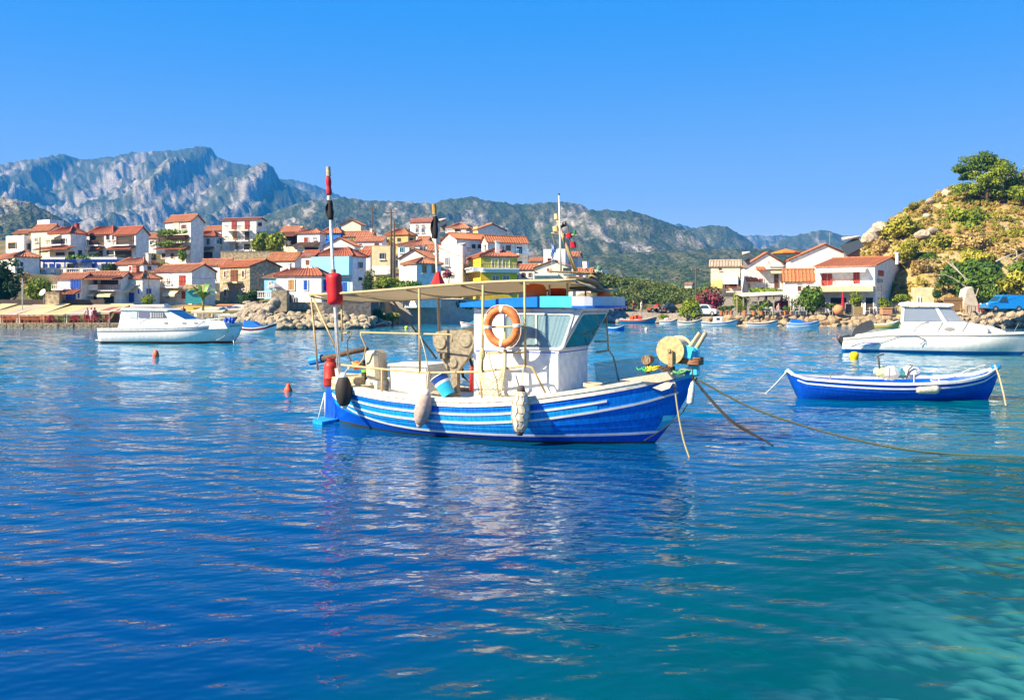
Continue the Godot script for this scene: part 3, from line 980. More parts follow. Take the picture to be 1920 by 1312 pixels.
	house("white_house", "white house with brown shuttered windows, cream awning and a broad lavender side wall", [286, 359, 403], [566, 508, 496], 107, 30, "gx", "white", [
		["s", "f", 293.5, 547, 302, 560, "brown"], ["s", "f", 310.5, 547, 319, 560, "brown"], ["a", "f", 320, 538, 343, 556, "cream"], ["d", "f", 341, 546, 348, 560, "red"], ["s", "f", 294, 520, 299, 531, "tan"], ["s", "f", 302, 520, 307, 531, "tan"], ["s", "f", 312, 520, 317, 531, "tan"], ["d", "f", 336, 516, 347, 536, "red"], ["b", "f", 320, 528, 349, 537, "iron"], ["x", "f", 289, 536.8, 350, 539.5, "pale", 0.7]])
	house("cottage", "white house with long orange roof between the lavender wall and the stone house", [372, 425, 436], [548, 497, 487], 122, 15, "gx", "white", [["w", "f", 398, 506, 404, 524, "brown"], ["b", "f", 392, 524, 412, 530, "iron"]])
	house("cottage", "white house with a sagging orange roof and one blue window behind the stone house", [500, 552, 566], [532, 488, 475], 127, 20, "gx", "white", [["s", "f", 535.5, 497, 541, 508, "blue"], ["p", "f", 545, 500, 551, 512, "tan"]], [0.58, 0.20, 0.07])
	house("block_house", "square beige block with a grey lattice window beside the utility poles", [697, 732, 736], [518, 469, 468], 128, 10, "flat", "beige", [["p", "f", 697.5, 499, 731.5, 517, "white"], ["w", "f", 711, 474, 722, 486, "grey"], ["b", "f", 700, 507, 731, 513, "iron"]])
	house("shed", "little red roofed shed squeezed behind the beige block", [672, 694, 697], [502, 479, 470], 134, 10, "gx", "white", [], [0.58, 0.14, 0.05], "shed")
	house("ochre_house", "ochre house with a wide orange hipped roof behind two utility poles", [722, 765, 780], [472, 440, 429], 158, 20, "hip", "ochre", [["w", "f", 745, 446, 751, 454, "brown"], ["w", "r", 768, 446, 773, 452, "brown"]], [0.64, 0.2, 0.06])
	house("tower_house", "white tower house with four small grey windows near the black flag", [769, 814, 823], [452, 416, 410], 175, 15, "gx", "white", [["w", "f", 779, 421, 784, 424.5, "grey"], ["w", "f", 790, 421, 795.5, 424.5, "grey"], ["w", "f", 779, 428, 784, 436, "grey"], ["w", "f", 790, 428, 795.5, 436, "grey"]], [0.6, 0.16, 0.08])
	house("cottage", "white house with a glazed corner room and orange hipped roof below the ochre house", [746, 815, 836], [492, 459, 448], 142, 12, "hip", "white", [["w", "f", 749, 463, 758, 474, "sky"], ["w", "f", 767, 463, 777, 473, "tan"], ["w", "f", 787, 463, 797, 468, "dark"], ["w", "f", 808, 460, 813, 468, "white"]])
	house("gable_house", "white house with a low blank gable behind the brown windowed cottage", [748, 803, 826], [510, 484, 468], 132, 18, "gz", "white", [])
	house("cottage", "small white cottage with brown windows and tan hipped roof behind the canopy", [755, 781, 827], [532, 494, 484], 112, 55, "hip", "white", [["w", "r", 791.5, 497, 799, 512, "tan"], ["w", "r", 809, 497, 816, 512, "tan"], ["d", "f", 764, 502, 768, 518, "white"]], [0.55, 0.22, 0.1])
	house("block_house", "tall blank white house with a narrow lattice vent left of the yellow house", [823, 867, 873], [534, 468, 467], 120, 8, "flat", "white", [["w", "f", 834, 482, 841, 498, "white"]])
	house("long_house", "long white house with orange roof and dark windows above the yellow house", [828, 856, 916], [504, 448, 436], 140, 60, "gz", "white", [["w", "r", 884.5, 458, 891, 466, "dark"], ["w", "r", 896, 458, 903, 466, "dark"], ["o", "r", 860, 456, 874, 472, "white"], ["b", "r", 858, 465, 876, 473, "brown"]], [0.68, 0.2, 0.05])
	house("long_house", "three storey white house with verandas right of the yellow house", [903, 914, 990], [532, 453, 442], 137, 62, "gz", "white", [
		["w", "r", 949, 460, 957, 470, "brown"], ["o", "r", 967, 461, 980, 475, "white"], ["b", "r", 966, 468, 986, 476, "sky"], ["o", "r", 968, 488, 980, 502, "white"], ["b", "r", 966, 496, 986, 503, "iron"], ["o", "r", 968, 514, 980, 528, "white"], ["s", "r", 941, 460, 945, 470, "red"], ["c", "r", 982, 445, 986, 452, "white"]], [0.68, 0.2, 0.05])
	house("terrace_house", "white house with a roof terrace and small orange roof on the hilltop", [838, 878, 888], [448, 428, 418], 166, 15, "hip", "white", [["o", "f", 853, 428, 863, 434, "dark"], ["w", "f", 874, 429, 880, 434, "dark"], ["b", "f", 839, 430, 852, 436, "white"]], [0.66, 0.26, 0.12])
	house("gable_house", "white house with a long sloping roofline and an ochre front on the hilltop", [887, 896, 948], [452, 430, 419], 164, 58, "gx", "white", [["p", "f", 887, 425, 895.5, 445, "ochre"]], [0.66, 0.26, 0.12])
	house("yellow_house", "yellow house with white balcony band, blue windows and red hipped roof", [878, 901, 970], [531, 480, 466], 116, 76, "hip", "yellow", [
		["p", "r", 901.5, 481, 969, 503, "olive"], ["x", "r", 901, 503, 970, 511, "white", 1.0], ["x", "f", 878, 503, 901, 511, "white", 1.0], ["w", "r", 921, 484, 934.5, 503, "white"], ["w", "r", 941, 484, 955.5, 503, "white"], ["w", "r", 922, 515.5, 936, 529, "white"], ["w", "r", 941.5, 515.5, 955.5, 529, "white"], ["b", "f", 878, 495, 900, 503, "iron"], ["b", "r", 902, 496, 969, 503, "iron"],
		["c", "r", 911, 459, 915, 473, "pale"], ["c", "r", 933, 452, 940, 473, "white"]], [0.56, 0.15, 0.07])
	house("gable_house", "cream gabled house behind the boat's slanted mast", [1003, 1074, 1080], [532, 502, 489], 118, 10, "gz", "cream", [["s", "f", 1024, 502, 1032, 511, "red"], ["w", "f", 1056, 502, 1070, 512, "dark"], ["x", "f", 1006, 513.5, 1048, 517, "white", 1.2]])
	house("block_house", "flat white house with terraces above the cream gable", [1019, 1060, 1066], [508, 474, 472], 136, 12, "flat", "white", [["c", "f", 1046, 466, 1050, 478, "white"], ["w", "f", 1027, 484, 1033, 490, "brown"]])
	house("cottage", "white house with a small red roof right of the slanted mast", [1058, 1084, 1090], [512, 481, 473], 140, 12, "gx", "white", [["w", "f", 1068, 487, 1074, 494, "grey"]])
	house("block_house", "pale flat roofed house at the end of the hill town behind the canopy", [1092, 1128, 1140], [528, 512, 511], 150, 20, "flat", "white", [["w", "f", 1100, 515, 1106, 522, "sky"], ["w", "f", 1115, 515, 1120, 522, "grey"]])
	house("cottage", "tiny cream house with a terracotta roof beside the three storey white house", [992, 1014, 1020], [524, 490, 484], 150, 12, "gx", "cream", [["w", "f", 998, 496, 1003, 502, "dark"]])
	# terrace, pergola, walls
	wall_slab("terrace_wall", "white terrace wall topped with a long white balustrade below the hotel", 58, 182, 503.5, 527, 124, [0.8, 0.77, 0.71], "plaster", 5.0, true)
	pergola()
	wall_slab("retaining_wall", "tan retaining wall under the four storey white house", 413, 532, 472, 489, 147, [0.52, 0.42, 0.27], "stone", 2.0)
	wall_slab("garden_wall", "tan garden wall above the long café awnings", 84, 110, 549, 570, 103, [0.55, 0.44, 0.28], "stone", 1.0)
	wall_slab("sea_wall", "pale grey stone sea wall under the white harbour house", 508, 608, 568, 603, 100.5, [0.44, 0.38, 0.29], "stone", 2.5)
	wall_slab("sea_wall", "dark grey rubble sea wall behind the red float", 606, 695, 563, 606, 99, [0.17, 0.16, 0.155], "stone", 6.0)
	wall_slab("sea_wall", "long smooth pale concrete wall behind the sandy landing", 696, 905, 562, 600, 116, [0.5, 0.46, 0.40], "plaster", 1.0)
	var m := MB.new()
	var q := W(528, 567.5, 99.8)
	m.box(q + Vector3(0, 0.2, 0.6), Vector3(1.7, 2.4, 1.2))
	tag(put("stone_hut", m.mesh(), M(0.46, 0.38, 0.26, 0.95, "stone")), "little ruined stone hut in front of the white harbour house", "hut")


func wall_slab(called: String, label: String, x0: float, x1: float, y0: float, y1: float, d: float, c: Array, look: String, thick: float, rail := false) -> void:
	var a := W(x0, y1, d)
	var b := W(x1, y0, d)
	var o := base(called, Vector3((a.x + b.x) / 2, a.y, -d), 0.0, label, "wall")
	var m := MB.new()
	var h := b.y - a.y
	var top := h - (0.95 if rail else 0.0)
	m.box(Vector3(0, top / 2 - 1.0, -thick / 2), Vector3(b.x - a.x, top + 2.0, thick))
	m.box(Vector3(0, top + 0.05, -thick / 2), Vector3(b.x - a.x + 0.12, 0.1, thick + 0.12))
	put("wall", m.mesh(), M(c[0], c[1], c[2], 0.95, look), o)
	if rail:
		var w := b.x - a.x
		var r := MB.new()
		r.box(Vector3(0, h, -0.2), Vector3(w, 0.14, 0.26))
		for k in 5:
			r.box(Vector3(-w / 2 + k * w / 4, top + 0.45, -0.2), Vector3(0.5, 0.8, 0.3))
		put("handrail", r.mesh(), M(0.8, 0.77, 0.71, 0.8, "plaster"), o)
		var one := MB.new()
		one.lathe([Vector2(0, 0), Vector2(0.06, 0), Vector2(0.09, 0.25), Vector2(0.045, 0.55), Vector2(0.07, 0.8), Vector2(0, 0.8)], 7)
		var me := one.mesh(true)
		for k in int(w / 0.30):
			put("baluster", me, M(0.8, 0.77, 0.71, 0.8, "plaster"), o, Transform3D(Basis.IDENTITY, Vector3(-w / 2 + 0.15 + k * 0.30, top + 0.1, -0.2)))


func pergola() -> void:
	var a := W(62, 506, 127)
	var b := W(219, 489, 127)
	var o := base("pergola", Vector3((a.x + b.x) / 2, a.y, -127), 0, "long blue painted pergola above the white balustrade", "pergola")
	var w := b.x - a.x
	var h := b.y - a.y
	for k in 9:
		var m := MB.new()
		m.box(Vector3(-w / 2 + k * w / 8, h / 2 - 0.4, 0), Vector3(0.13, h + 0.8, 0.13))
		put("post", m.mesh(), trim("blue"), o)
	for z in [0.0, -2.4]:
		var m := MB.new()
		m.box(Vector3(0, h, z), Vector3(w, 0.18, 0.12))
		put("beam", m.mesh(), trim("blue"), o)
	for k in 42:
		var m := MB.new()
		m.box(Vector3(-w / 2 + (k + 0.5) * w / 42, h + 0.15, -1.1), Vector3(0.09, 0.12, 3.3))
		put("rafter", m.mesh(), trim("blue"), o)
	house("hotel_annexe", "low white annexe with blue doors under the blue pergola", [60, 218, 220], [507, 489.5, 488], 130, 2, "flat", "white", [["d", "f", 80, 494, 86, 504, "blue"], ["d", "f", 92, 494, 98, 504, "blue"], ["d", "f", 105, 494, 111, 504, "blue"], ["o", "f", 125, 493, 145, 505, "grey"], ["d", "f", 172, 494, 180, 504, "blue"], ["d", "f", 190, 494, 197, 504, "blue"]])


func town_right() -> void:
	house("white_house", "white house with a white awning and yellow-green sunblind at the left of the right shore", [1333, 1388, 1399], [552, 499, 489], 128, 14, "gx", "cream", [["a", "f", 1356, 516, 1384, 533, "white"], ["a", "f", 1334, 525, 1355, 541, "lime"], ["o", "f", 1358, 525, 1384, 540, "white"], ["b", "f", 1362, 538, 1392, 546, "terracotta"], ["s", "f", 1384, 523, 1390, 538, "dark"], ["w", "f", 1348, 501, 1353, 507, "brown"]], [0.66, 0.55, 0.42])
	house("white_house", "white gable with a strip of orange roof and a balcony between two larger gables", [1396, 1480, 1482], [552, 500, 475], 131, 5, "gz", "white", [["r", "f", 1398, 520, 1420, 527], ["s", "f", 1422, 521, 1432, 530, "red"], ["d", "f", 1452, 514, 1460, 540, "brown"], ["b", "f", 1436, 530, 1468, 541, "iron"], ["x", "f", 1435, 498, 1470, 505, "white", 1.0], ["b", "f", 1440, 490, 1466, 498, "grey"], ["a", "f", 1443, 506, 1467, 513, "cream"], ["r", "f", 1417, 500, 1435, 507], ["s", "f", 1402, 530, 1408, 541, "tan"]], [0.66, 0.18, 0.05])
	house("gable_house", "largest white gable on the right shore, blank, with an orange roof strip", [1482, 1614, 1616], [552, 487, 459], 126, 4, "gz", "white", [["w", "f", 1486, 500, 1490, 512, "white"]], [0.66, 0.18, 0.05])
	house("cottage", "low house with a sloping orange roof between the blank gable and the taverna", [1472, 1527, 1532], [556, 526, 506], 113, 12, "gx", "white", [["w", "f", 1496, 533, 1505, 546, "brown"]], [0.70, 0.24, 0.07])
	house("taverna_house", "white upper storey with orange roof, red doors and red railing over the right shore taverna", [1530, 1641, 1714], [548, 498, 479], 108, 36, "gx", "white", [
		["d", "f", 1541, 513, 1551, 535, "red"], ["d", "f", 1552.5, 513, 1561, 535, "red"], ["d", "f", 1601, 509, 1612.5, 531, "red"], ["b", "f", 1519, 526, 1541, 536, "red"], ["b", "f", 1562, 524, 1600, 535, "red"], ["s", "r", 1645, 505, 1657, 519, "red"], ["s", "r", 1686.5, 504.5, 1697, 519, "red"], ["x", "r", 1645, 523, 1650, 530, "grey", 0.4], ["a", "f", 1533, 503, 1628, 511, "white"], ["c", "f", 1676, 474, 1681, 482, "white"]], [0.72, 0.20, 0.05])
	house("taverna", "white ground floor taverna with dark bays and a beige flat terrace roof", [1503, 1642, 1718], [591, 549, 547], 105, 30, "flat", "white", [
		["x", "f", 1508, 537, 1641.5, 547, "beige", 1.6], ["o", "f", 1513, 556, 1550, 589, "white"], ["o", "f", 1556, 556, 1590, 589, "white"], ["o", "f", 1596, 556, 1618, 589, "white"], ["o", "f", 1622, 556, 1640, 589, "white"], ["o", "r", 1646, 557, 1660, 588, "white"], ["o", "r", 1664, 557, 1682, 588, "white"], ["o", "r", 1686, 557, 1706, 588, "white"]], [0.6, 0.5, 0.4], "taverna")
	house("kiosk", "low tan kiosk with a dark doorway at the end of the taverna", [1716, 1752, 1760], [586, 548, 546], 104, 15, "flat", "beige", [["o", "f", 1720, 556, 1727, 578, "white"]], [0.6, 0.5, 0.4], "kiosk")


# ---- the shore: ground of both villages, quay, rocks, hill
const SHORE_PX := [-400, 0, 215, 300, 440, 456, 520, 600, 690, 702, 745, 830, 1110, 1240, 1330, 1400, 1700, 1800, 1920, 2400]
const SHORE_D := [95, 95, 94.5, 98, 97, 92, 88, 90, 92, 101, 115, 123, 123, 118, 108, 103, 100, 97, 92, 86]


func shore_d(px: float) -> float:
	return interp(SHORE_PX, SHORE_D, px)


func hill_height(x: float, d: float) -> float:
	# the rocky hill on the right: its skyline stands about 128 m away
	var px := 960.0 + x / d * F
	var top := interp([1560, 1600, 1625, 1640, 1680, 1720, 1760, 1790, 1850, 1920, 2050, 2400], [520, 470, 446, 430, 408, 386, 364, 354, 340, 330, 320, 330], px)
	var foot := 106.0 if px > 1730.0 else 106.0 + (1730.0 - px) * 0.09
	foot = minf(foot, 122.0)
	var peak := 136.0
	var hy := EYE - (top - HZ) / F * peak
	if px < 1560.0: return -9.0
	var t := clampf((d - foot) / (peak - foot), 0.0, 1.0)
	var y := lerpf(1.2, hy, pow(t, 0.8)) if d < peak else hy - (d - peak) * 0.25
	return y


var ground := []


func ground_at(x: float, d: float) -> float:
	var i := int(roundf(x + 165.0))
	var j := int(roundf(d - 82.0))
	if i < 0 or i >= 330 or j < 0 or j >= 190: return -99.0
	return ground[j * 330 + i]


func shore() -> void:
	var fb := FastNoiseLite.new()
	fb.frequency = 0.12
	fb.fractal_octaves = 5
	fb.seed = 77
	for q in [[-300, 590, 97], [0, 603, 97], [100, 604, 97], [215, 604, 97], [60, 560, 112], [300, 585, 102], [420, 580, 104], [470, 590, 96], [560, 604, 93], [650, 606, 94], [700, 601, 104], [760, 600, 120], [830, 599, 126], [800, 575, 130], [900, 590, 127], [960, 585, 128], [1050, 588, 126], [1150, 585, 126], [1200, 584, 125], [1260, 585, 121],
		[1330, 590, 111], [1420, 588, 107], [1550, 589, 104], [1650, 589, 103], [1700, 588, 103], [1780, 588, 99], [1860, 586, 92], [1920, 586, 91], [2100, 584, 88], [1400, 570, 150], [1300, 572, 190], [1100, 576, 170], [1000, 566, 180], [1200, 571, 240], [1300, 571, 260], [1400, 571, 240], [1100, 571, 250], [1500, 566, 240], [600, 455, 190], [300, 455, 190], [0, 480, 170], [-300, 480, 160], [800, 440, 200], [950, 480, 190], [900, 440, 260], [100, 450, 240]]:
		pads.append([W(q[0], q[1], q[2]).x, float(q[2]), W(q[0], q[1], q[2]).y])
	var nx := 330
	var nz := 190
	var pos := PackedVector3Array()
	var cols := PackedColorArray()
	for j in nz:
		var d := 82.0 + j * 1.0
		for i in nx:
			var x := -165.0 + i * 1.0
			var px := 960.0 + x / d * F
			var sw := 0.0
			var sy := 0.0
			for p in pads:
				var dx: float = p[0] - x
				var dz: float = p[1] - d
				var w := 1.0 / pow(dx * dx + dz * dz + 2.0, 1.6)
				sw += w
				sy += w * p[2]
			var y := sy / sw - 0.25
			var inland := d - shore_d(px)
			y = lerpf(-2.2, y, smoothstep(-0.5, 2.0, inland)) if inland < 2.0 else y
			var paved := 0.0
			if px > 1560.0 and d > 104.0:
				y = maxf(y, hill_height(x, d) + fb.get_noise_2d(x * 1.6, d * 1.6) * 1.0)
			elif px > 1120.0 and d < 128.0: paved = 1.0
			ground.append(y)
			pos.append(Vector3(x, y + fb.get_noise_2d(x, d) * 0.25 * (1.0 - paved), -d))
			var nn := fb.get_noise_2d(x * 2.0, d * 2.0)
			var c := Color(0.30, 0.22, 0.12).lerp(Color(0.13, 0.13, 0.035), smoothstep(-0.15, 0.3, nn))
			if px > 930.0 and d > 130.0: c = Color(0.06, 0.11, 0.025).lerp(Color(0.34, 0.27, 0.14), smoothstep(0.0, 0.25, nn))
			if y > 1.2 and px > 1560.0 and d > 105.0:
				c = Color(0.46, 0.32, 0.13).lerp(Color(0.58, 0.43, 0.22), smoothstep(-0.3, 0.2, fb.get_noise_2d(x * 0.8 + 40.0, d * 0.8)))
				c = c.lerp(Color(0.44, 0.35, 0.09), smoothstep(0.0, 0.35, nn))
				c = c.lerp(Color(0.46, 0.24, 0.09), smoothstep(0.25, 0.5, fb.get_noise_2d(x * 0.5 + 9.0, d * 0.5)) * 0.7)
			if paved > 0.5: c = Color(0.30, 0.26, 0.21)
			if px > 720 and px < 1000 and d < 127: c = Color(0.42, 0.28, 0.15)
			cols.append(c)
	var m := M(1, 1, 1, 0.95, "rock").duplicate()
	m.vertex_color_use_as_albedo = true
	tag(put("ground", grid_mesh(nx, nz, pos, cols), m), "", "", "", "structure")
	# the café quay: a concrete edge with worn blocks
	var a := W(-200, 606, 95)
	var b := W(226, 606, 94.5)
	var o := Node3D.new()
	o.name = "quay"
	o.position = Vector3(0, 0, -95)
	add_child(o)
	tag(o, "", "", "", "structure")
	rng.seed = 3
	var x := a.x
	while x < b.x:
		var w := rng.randf_range(1.5, 2.4)
		var q := MB.new()
		q.cbox(Vector3(x + w / 2, -0.25 + rng.randf_range(-0.02, 0.02), -1.6 + rng.randf_range(-0.05, 0.05)), Vector3(w - 0.04, 1.55, 3.4), 0.05)
		var s := rng.randf_range(0.8, 1.0)
		put("quay_block", q.mesh(), M(0.42 * s, 0.32 * s, 0.20 * s, 0.95, "rock"), o)
		x += w


func rock_mesh(sd: int) -> ArrayMesh:
	var g := RandomNumberGenerator.new()
	g.seed = sd
	var n := FastNoiseLite.new()
	n.frequency = 0.9
	n.seed = sd
	n.fractal_octaves = 3
	var m := MB.new()
	m.ball(Vector3.ZERO, Vector3.ONE, 12, 8)
	var cuts := []
	for i in 7: cuts.append([Vector3(g.randfn(), g.randfn(), g.randfn()).normalized(), g.randf_range(0.55, 0.85)])
	for i in m.v.size():
		var p := m.v[i]
		for q in cuts:
			var e: float = p.dot(q[0]) - q[1]
			if e > 0: p -= q[0] * e
		m.v[i] = p * (1.0 + n.get_noise_3dv(p * 1.5) * 0.25)
	return m.mesh(g.randf() < 0.4)


func rocks(called: String, label: String, spots: Array, sd: int, tone: Color) -> void:
	var g := RandomNumberGenerator.new()
	g.seed = sd
	if not protos.has("rocks"):
		var l := []
		for i in 9: l.append(rock_mesh(100 + i))
		protos["rocks"] = l
	var o := base(called, W(spots[0][0], spots[0][1], spots[0][2]), 0.0, label, "rocks")
	for q in spots:
		var s: float = q[3] * (0.8 if called == "outcrop" else 1.0)
		var p := W(q[0], q[1], q[2]) - o.position
		var bs := Basis.from_euler(Vector3(g.randf() * 6, g.randf() * 6, g.randf() * 6)).scaled(Vector3(s * g.randf_range(0.9, 1.25), s * g.randf_range(0.65, 0.95), s))
		var k := snappedf(g.randf_range(0.72, 1.0), 0.07)
		put("rock", protos["rocks"][g.randi() % 9], M(tone.r * k, tone.g * k, tone.b * k, 0.95, "rock"), o, Transform3D(bs, p))


func stones() -> void:
	rng.seed = 40
	var l := []
	for row in 3:
		var px := 1322.0 + row * 6.0
		while px < 1706.0:
			var d := shore_d(px) + 0.3 + row * 0.7
			var s := rng.randf_range(0.42, 0.78)
			l.append([px, 613.0 - row * 7.5 + rng.randf_range(-2, 2), d, s])
			px += s * 1.55 / d * F
	rocks("rock_revetment", "sloping row of big tan boulders along the right shore below the taverna", l, 1, Color(0.56, 0.41, 0.25))
	l = []
	for row in 3:
		var px := 1712.0 + row * 5.0
		while px < 1990.0:
			var d := shore_d(px) + 0.2 + row * 0.9
			var s := rng.randf_range(0.25, 0.6)
			l.append([px, 606.0 - row * 7.0 + rng.randf_range(-2, 2), d, s])
			px += s * 2.1 / d * F
	rocks("rock_revetment", "pale rubble stones below the quay road, behind the white motor cruiser", l, 2, Color(0.55, 0.44, 0.30))
	l = []
	for i in 170:
		var px := rng.randf_range(505, 694)
		var t := rng.randf()
		l.append([px, lerpf(614.0, 588.0 + 8.0 * smoothstep(600.0, 690.0, px), t), shore_d(px) - 0.6 + t * 5.0, rng.randf_range(0.25, 0.6)])
	rocks("shore_rocks", "jumbled pale limestone rocks at the waterline below the grey sea wall", l, 3, Color(0.62, 0.50, 0.33))
	l = []
	for i in 46:
		var px := rng.randf_range(452, 516)
		var t := rng.randf()
		l.append([px, lerpf(606.0, 568.0, t), shore_d(px) + 1.0 + t * 6.0, rng.randf_range(0.35, 0.9)])
	rocks("shore_rocks", "big grey boulders between the café awnings and the ruined stone hut", l, 4, Color(0.50, 0.41, 0.30))
	l = []
	for i in 44:
		var px := rng.randf_range(696, 772)
		var t := rng.randf()
		l.append([px, lerpf(610.0, 592.0, t), shore_d(px) - 0.5 + t * 4.0, rng.randf_range(0.3, 0.8)])
	rocks("shore_rocks", "pale rocks with yellow scrub below the smooth concrete wall", l, 5, Color(0.60, 0.49, 0.33))
	l = []
	for i in 40:
		var px := rng.randf_range(1132, 1170)
		var t := rng.randf()
		l.append([px, lerpf(603.0, 583.0, t), 121.0 + t * 3.0, rng.randf_range(0.3, 0.6)])
	rocks("rock_heap", "heap of grey boulders beside the cabin roof at the end of the quay road", l, 6, Color(0.44, 0.41, 0.40))
	l = []
	for q in [[1640, 436, 128, 1.5], [1652, 428, 130, 1.7], [1630, 448, 126, 1.6], [1690, 420, 131, 0.8], [1778, 364, 135, 1.3], [1790, 360, 135, 1.1], [1745, 378, 133, 0.9], [1840, 398, 128, 1.1], [1880, 400, 127, 1.2], [1905, 402, 126, 1.5], [1730, 440, 121, 1.3], [1750, 432, 122, 0.8],
		[1738, 405, 128, 0.8], [1890, 430, 121, 0.8]]:
		l.append(q)
	rocks("outcrop", "pale weathered rock outcrops on the scrubby hill to the right", l, 7, Color(0.60, 0.50, 0.37))


func greenery() -> void:
	# the hill
	for q in [
		["olive green bush high on the left shoulder of the hill", 1660, 404, 1722, 448, 126, "olive"], ["large yellow-green bush in the middle of the hill slope", 1770, 388, 1878, 440, 124, "lime"],
		["round olive bush halfway up the hill above the taverna roof", 1725, 436, 1792, 478, 119, "olive"], ["straw coloured bush under the hill's left rock face", 1632, 445, 1668, 478, 120, "dry"],
		["golden bush on the hill just above the taverna's orange roof", 1680, 448, 1726, 492, 117, "olive"], ["dark olive bush under the pines", 1782, 368, 1842, 396, 131, "olive"],
		["pale brown thorn bush left of the pines", 1722, 380, 1748, 404, 130, "dry"], ["straw coloured scrub at the middle of the hill", 1790, 440, 1850, 474, 117, "dry"],
		["green bush beside the big yellow-green one", 1758, 400, 1800, 432, 127, "mid"], ["dry bush at the hill's right edge", 1888, 425, 1935, 458, 119, "olive"],
		["golden scrub above the fig tree", 1795, 462, 1862, 496, 113, "olive"], ["bronze scrub right above the gable of the taverna", 1712, 484, 1750, 520, 113, "dry"],
		["green creeper bush behind the white gable", 1718, 470, 1760, 498, 116, "mid"], ["dark green bush at the foot of the right pine", 1886, 372, 1930, 392, 130, "dark"],
		["small dry bush on the skyline left of the pines", 1700, 380, 1730, 396, 134, "olive"], ["grey brown scrub right of the fig tree's top", 1850, 455, 1920, 482, 116, "dry"]]:
		bush("hill_bush", q[0], q[1], q[2], q[3], q[4], q[5], q[6], "bush", "", 2000)
	var g := RandomNumberGenerator.new()
	g.seed = 61
	var mm := MultiMesh.new()
	mm.transform_format = MultiMesh.TRANSFORM_3D
	mm.use_colors = true
	mm.mesh = leaf_cloud(5, Vector3(1, 0.62, 1), 0.13, 190, Color(0.5, 0.45, 0.3), Color(1, 1, 0.9), 5)
	mm.instance_count = 4200
	for i in 4200:
		var px := g.randf_range(1600, 2200) if i < 2900 else g.randf_range(2200, 2600)
		var d := g.randf_range(107.0, 138.0)
		var x := (px - 960.0) / F * d
		var s := g.randf_range(0.25, 0.85)
		mm.set_instance_transform(i, Transform3D(Basis(Vector3.UP, g.randf() * 6).scaled(Vector3(s, s, s)), Vector3(x, hill_height(x, d) + s * 0.35, -d)))
		var c := Color(0.46, 0.40, 0.07).lerp(Color(0.58, 0.39, 0.16), g.randf())
		if g.randf() < 0.3: c = Color(0.26, 0.29, 0.035)
		mm.set_instance_color(i, c)
	var mi := MultiMeshInstance3D.new()
	mi.name = "scrub"
	mi.multimesh = mm
	mi.material_override = M(1, 1, 1, 0.85, "leaf")
	add_child(mi)
	tag(mi, "dry low scrub scattered over the right hill", "scrub", "", "stuff")
	# pines on the hilltop
	pine("dark leaning pine tree with layered crown on the hilltop", W(1838, 352, 131), [[1788, 304, 1850, 326], [1800, 284, 1868, 312], [1820, 296, 1880, 326], [1806, 318, 1846, 336]], 131, "pine")
	pine("broad light green pine tree in front of the dark pine", W(1850, 384, 128), [[1795, 340, 1850, 364], [1826, 318, 1886, 350], [1850, 304, 1902, 340], [1836, 344, 1908, 374], [1880, 326, 1926, 362]], 128, "pine light")
	pine("light pine tree cut by the right edge of the picture", W(1918, 384, 126), [[1898, 322, 1960, 352], [1886, 346, 1950, 374], [1915, 310, 1970, 336]], 126, "pine light")
	# fig tree with bare pale branches, and what grows round it
	bush("fig_tree", "large fig tree with pale bare branches at the foot of the hill", 1765, 482, 1872, 562, 106, "mid", "tree", "", 3400, 1.0)
	var m := MB.new()
	for q in [[[1828, 566], [1812, 540], [1790, 521], [1770, 514], [1752, 516]], [[1828, 566], [1806, 520], [1788, 494]], [[1828, 566], [1812, 524], [1776, 488]], [[1828, 566], [1836, 530], [1844, 512]], [[1870, 490], [1900, 476], [1918, 480]], [[1905, 492], [1908, 470], [1896, 464]], [[1902, 486], [1920, 474]]]:
		var path := []
		var rad := []
		for k in q.size():
			path.append(W(q[k][0] + 3.0 * sin(k * 2.2 + q[0][0]), q[k][1], 103.0 + 0.5 * k))
			rad.append(0.085 - 0.02 * k)
		m.tube(path, rad, 6)
	tag(put("bare_branches", m.mesh(true), M(0.60, 0.52, 0.44, 0.9, "wood")), "bleached bare branches reaching out over the fig tree", "branches")
	bush("leafy_bush", "bright green leafy bush behind the blue van's bonnet", 1834, 500, 1896, 566, 102, "mid", "bush", "", 1800)
	bush("leafy_bush", "golden brown bush behind the blue van", 1876, 512, 1950, 556, 99, "olive", "bush", "", 1500)
	bush("leafy_bush", "green creeper heap on the right picture edge above the van", 1886, 484, 1950, 518, 106, "mid", "bush", "", 1500)
	bush("leafy_bush", "small dark bush at the base of the pale branches", 1752, 520, 1784, 540, 108, "dark", "bush", "", 600)
	# right shore
	bush("hedge", "bright yellow-green clipped hedge beside the white hatchback", 1273, 562, 1320, 593, 113, "lime", "hedge", "", 1600)
	bush("bougainvillea", "pink flowering bougainvillea with green top beside the awning house", 1306, 537, 1362, 580, 118, "bloom", "bush", "", 2000)
	bush("palm_bush", "spiky green bush growing above the pink bougainvillea", 1312, 535, 1345, 556, 119, "mid", "bush", "", 700)
	bush("ivy_hedge", "tall ivy covered hedge arch between the hatchback and the pergola", 1372, 544, 1404, 590, 109, "lime", "hedge", "", 1700)
	bush("climbing_ivy", "ivy trailing along the top of the taverna pergola", 1392, 540, 1476, 556, 112, "lime", "hedge", "", 1500)
	bush("potted_shrub", "shrub with red and green leaves in front of the pergola", 1410, 560, 1452, 590, 106, "mid", "bush", "", 1100)
	bush("potted_shrub", "dark shrub in the shade of the pergola's right end", 1446, 556, 1484, 588, 107, "bloom", "bush", "", 1000)
	bush("rose_bush", "tall loose climbing bush with thin arching sprays left of the red parasol", 1490, 540, 1558, 584, 104.5, "mid", "bush", "", 2000)
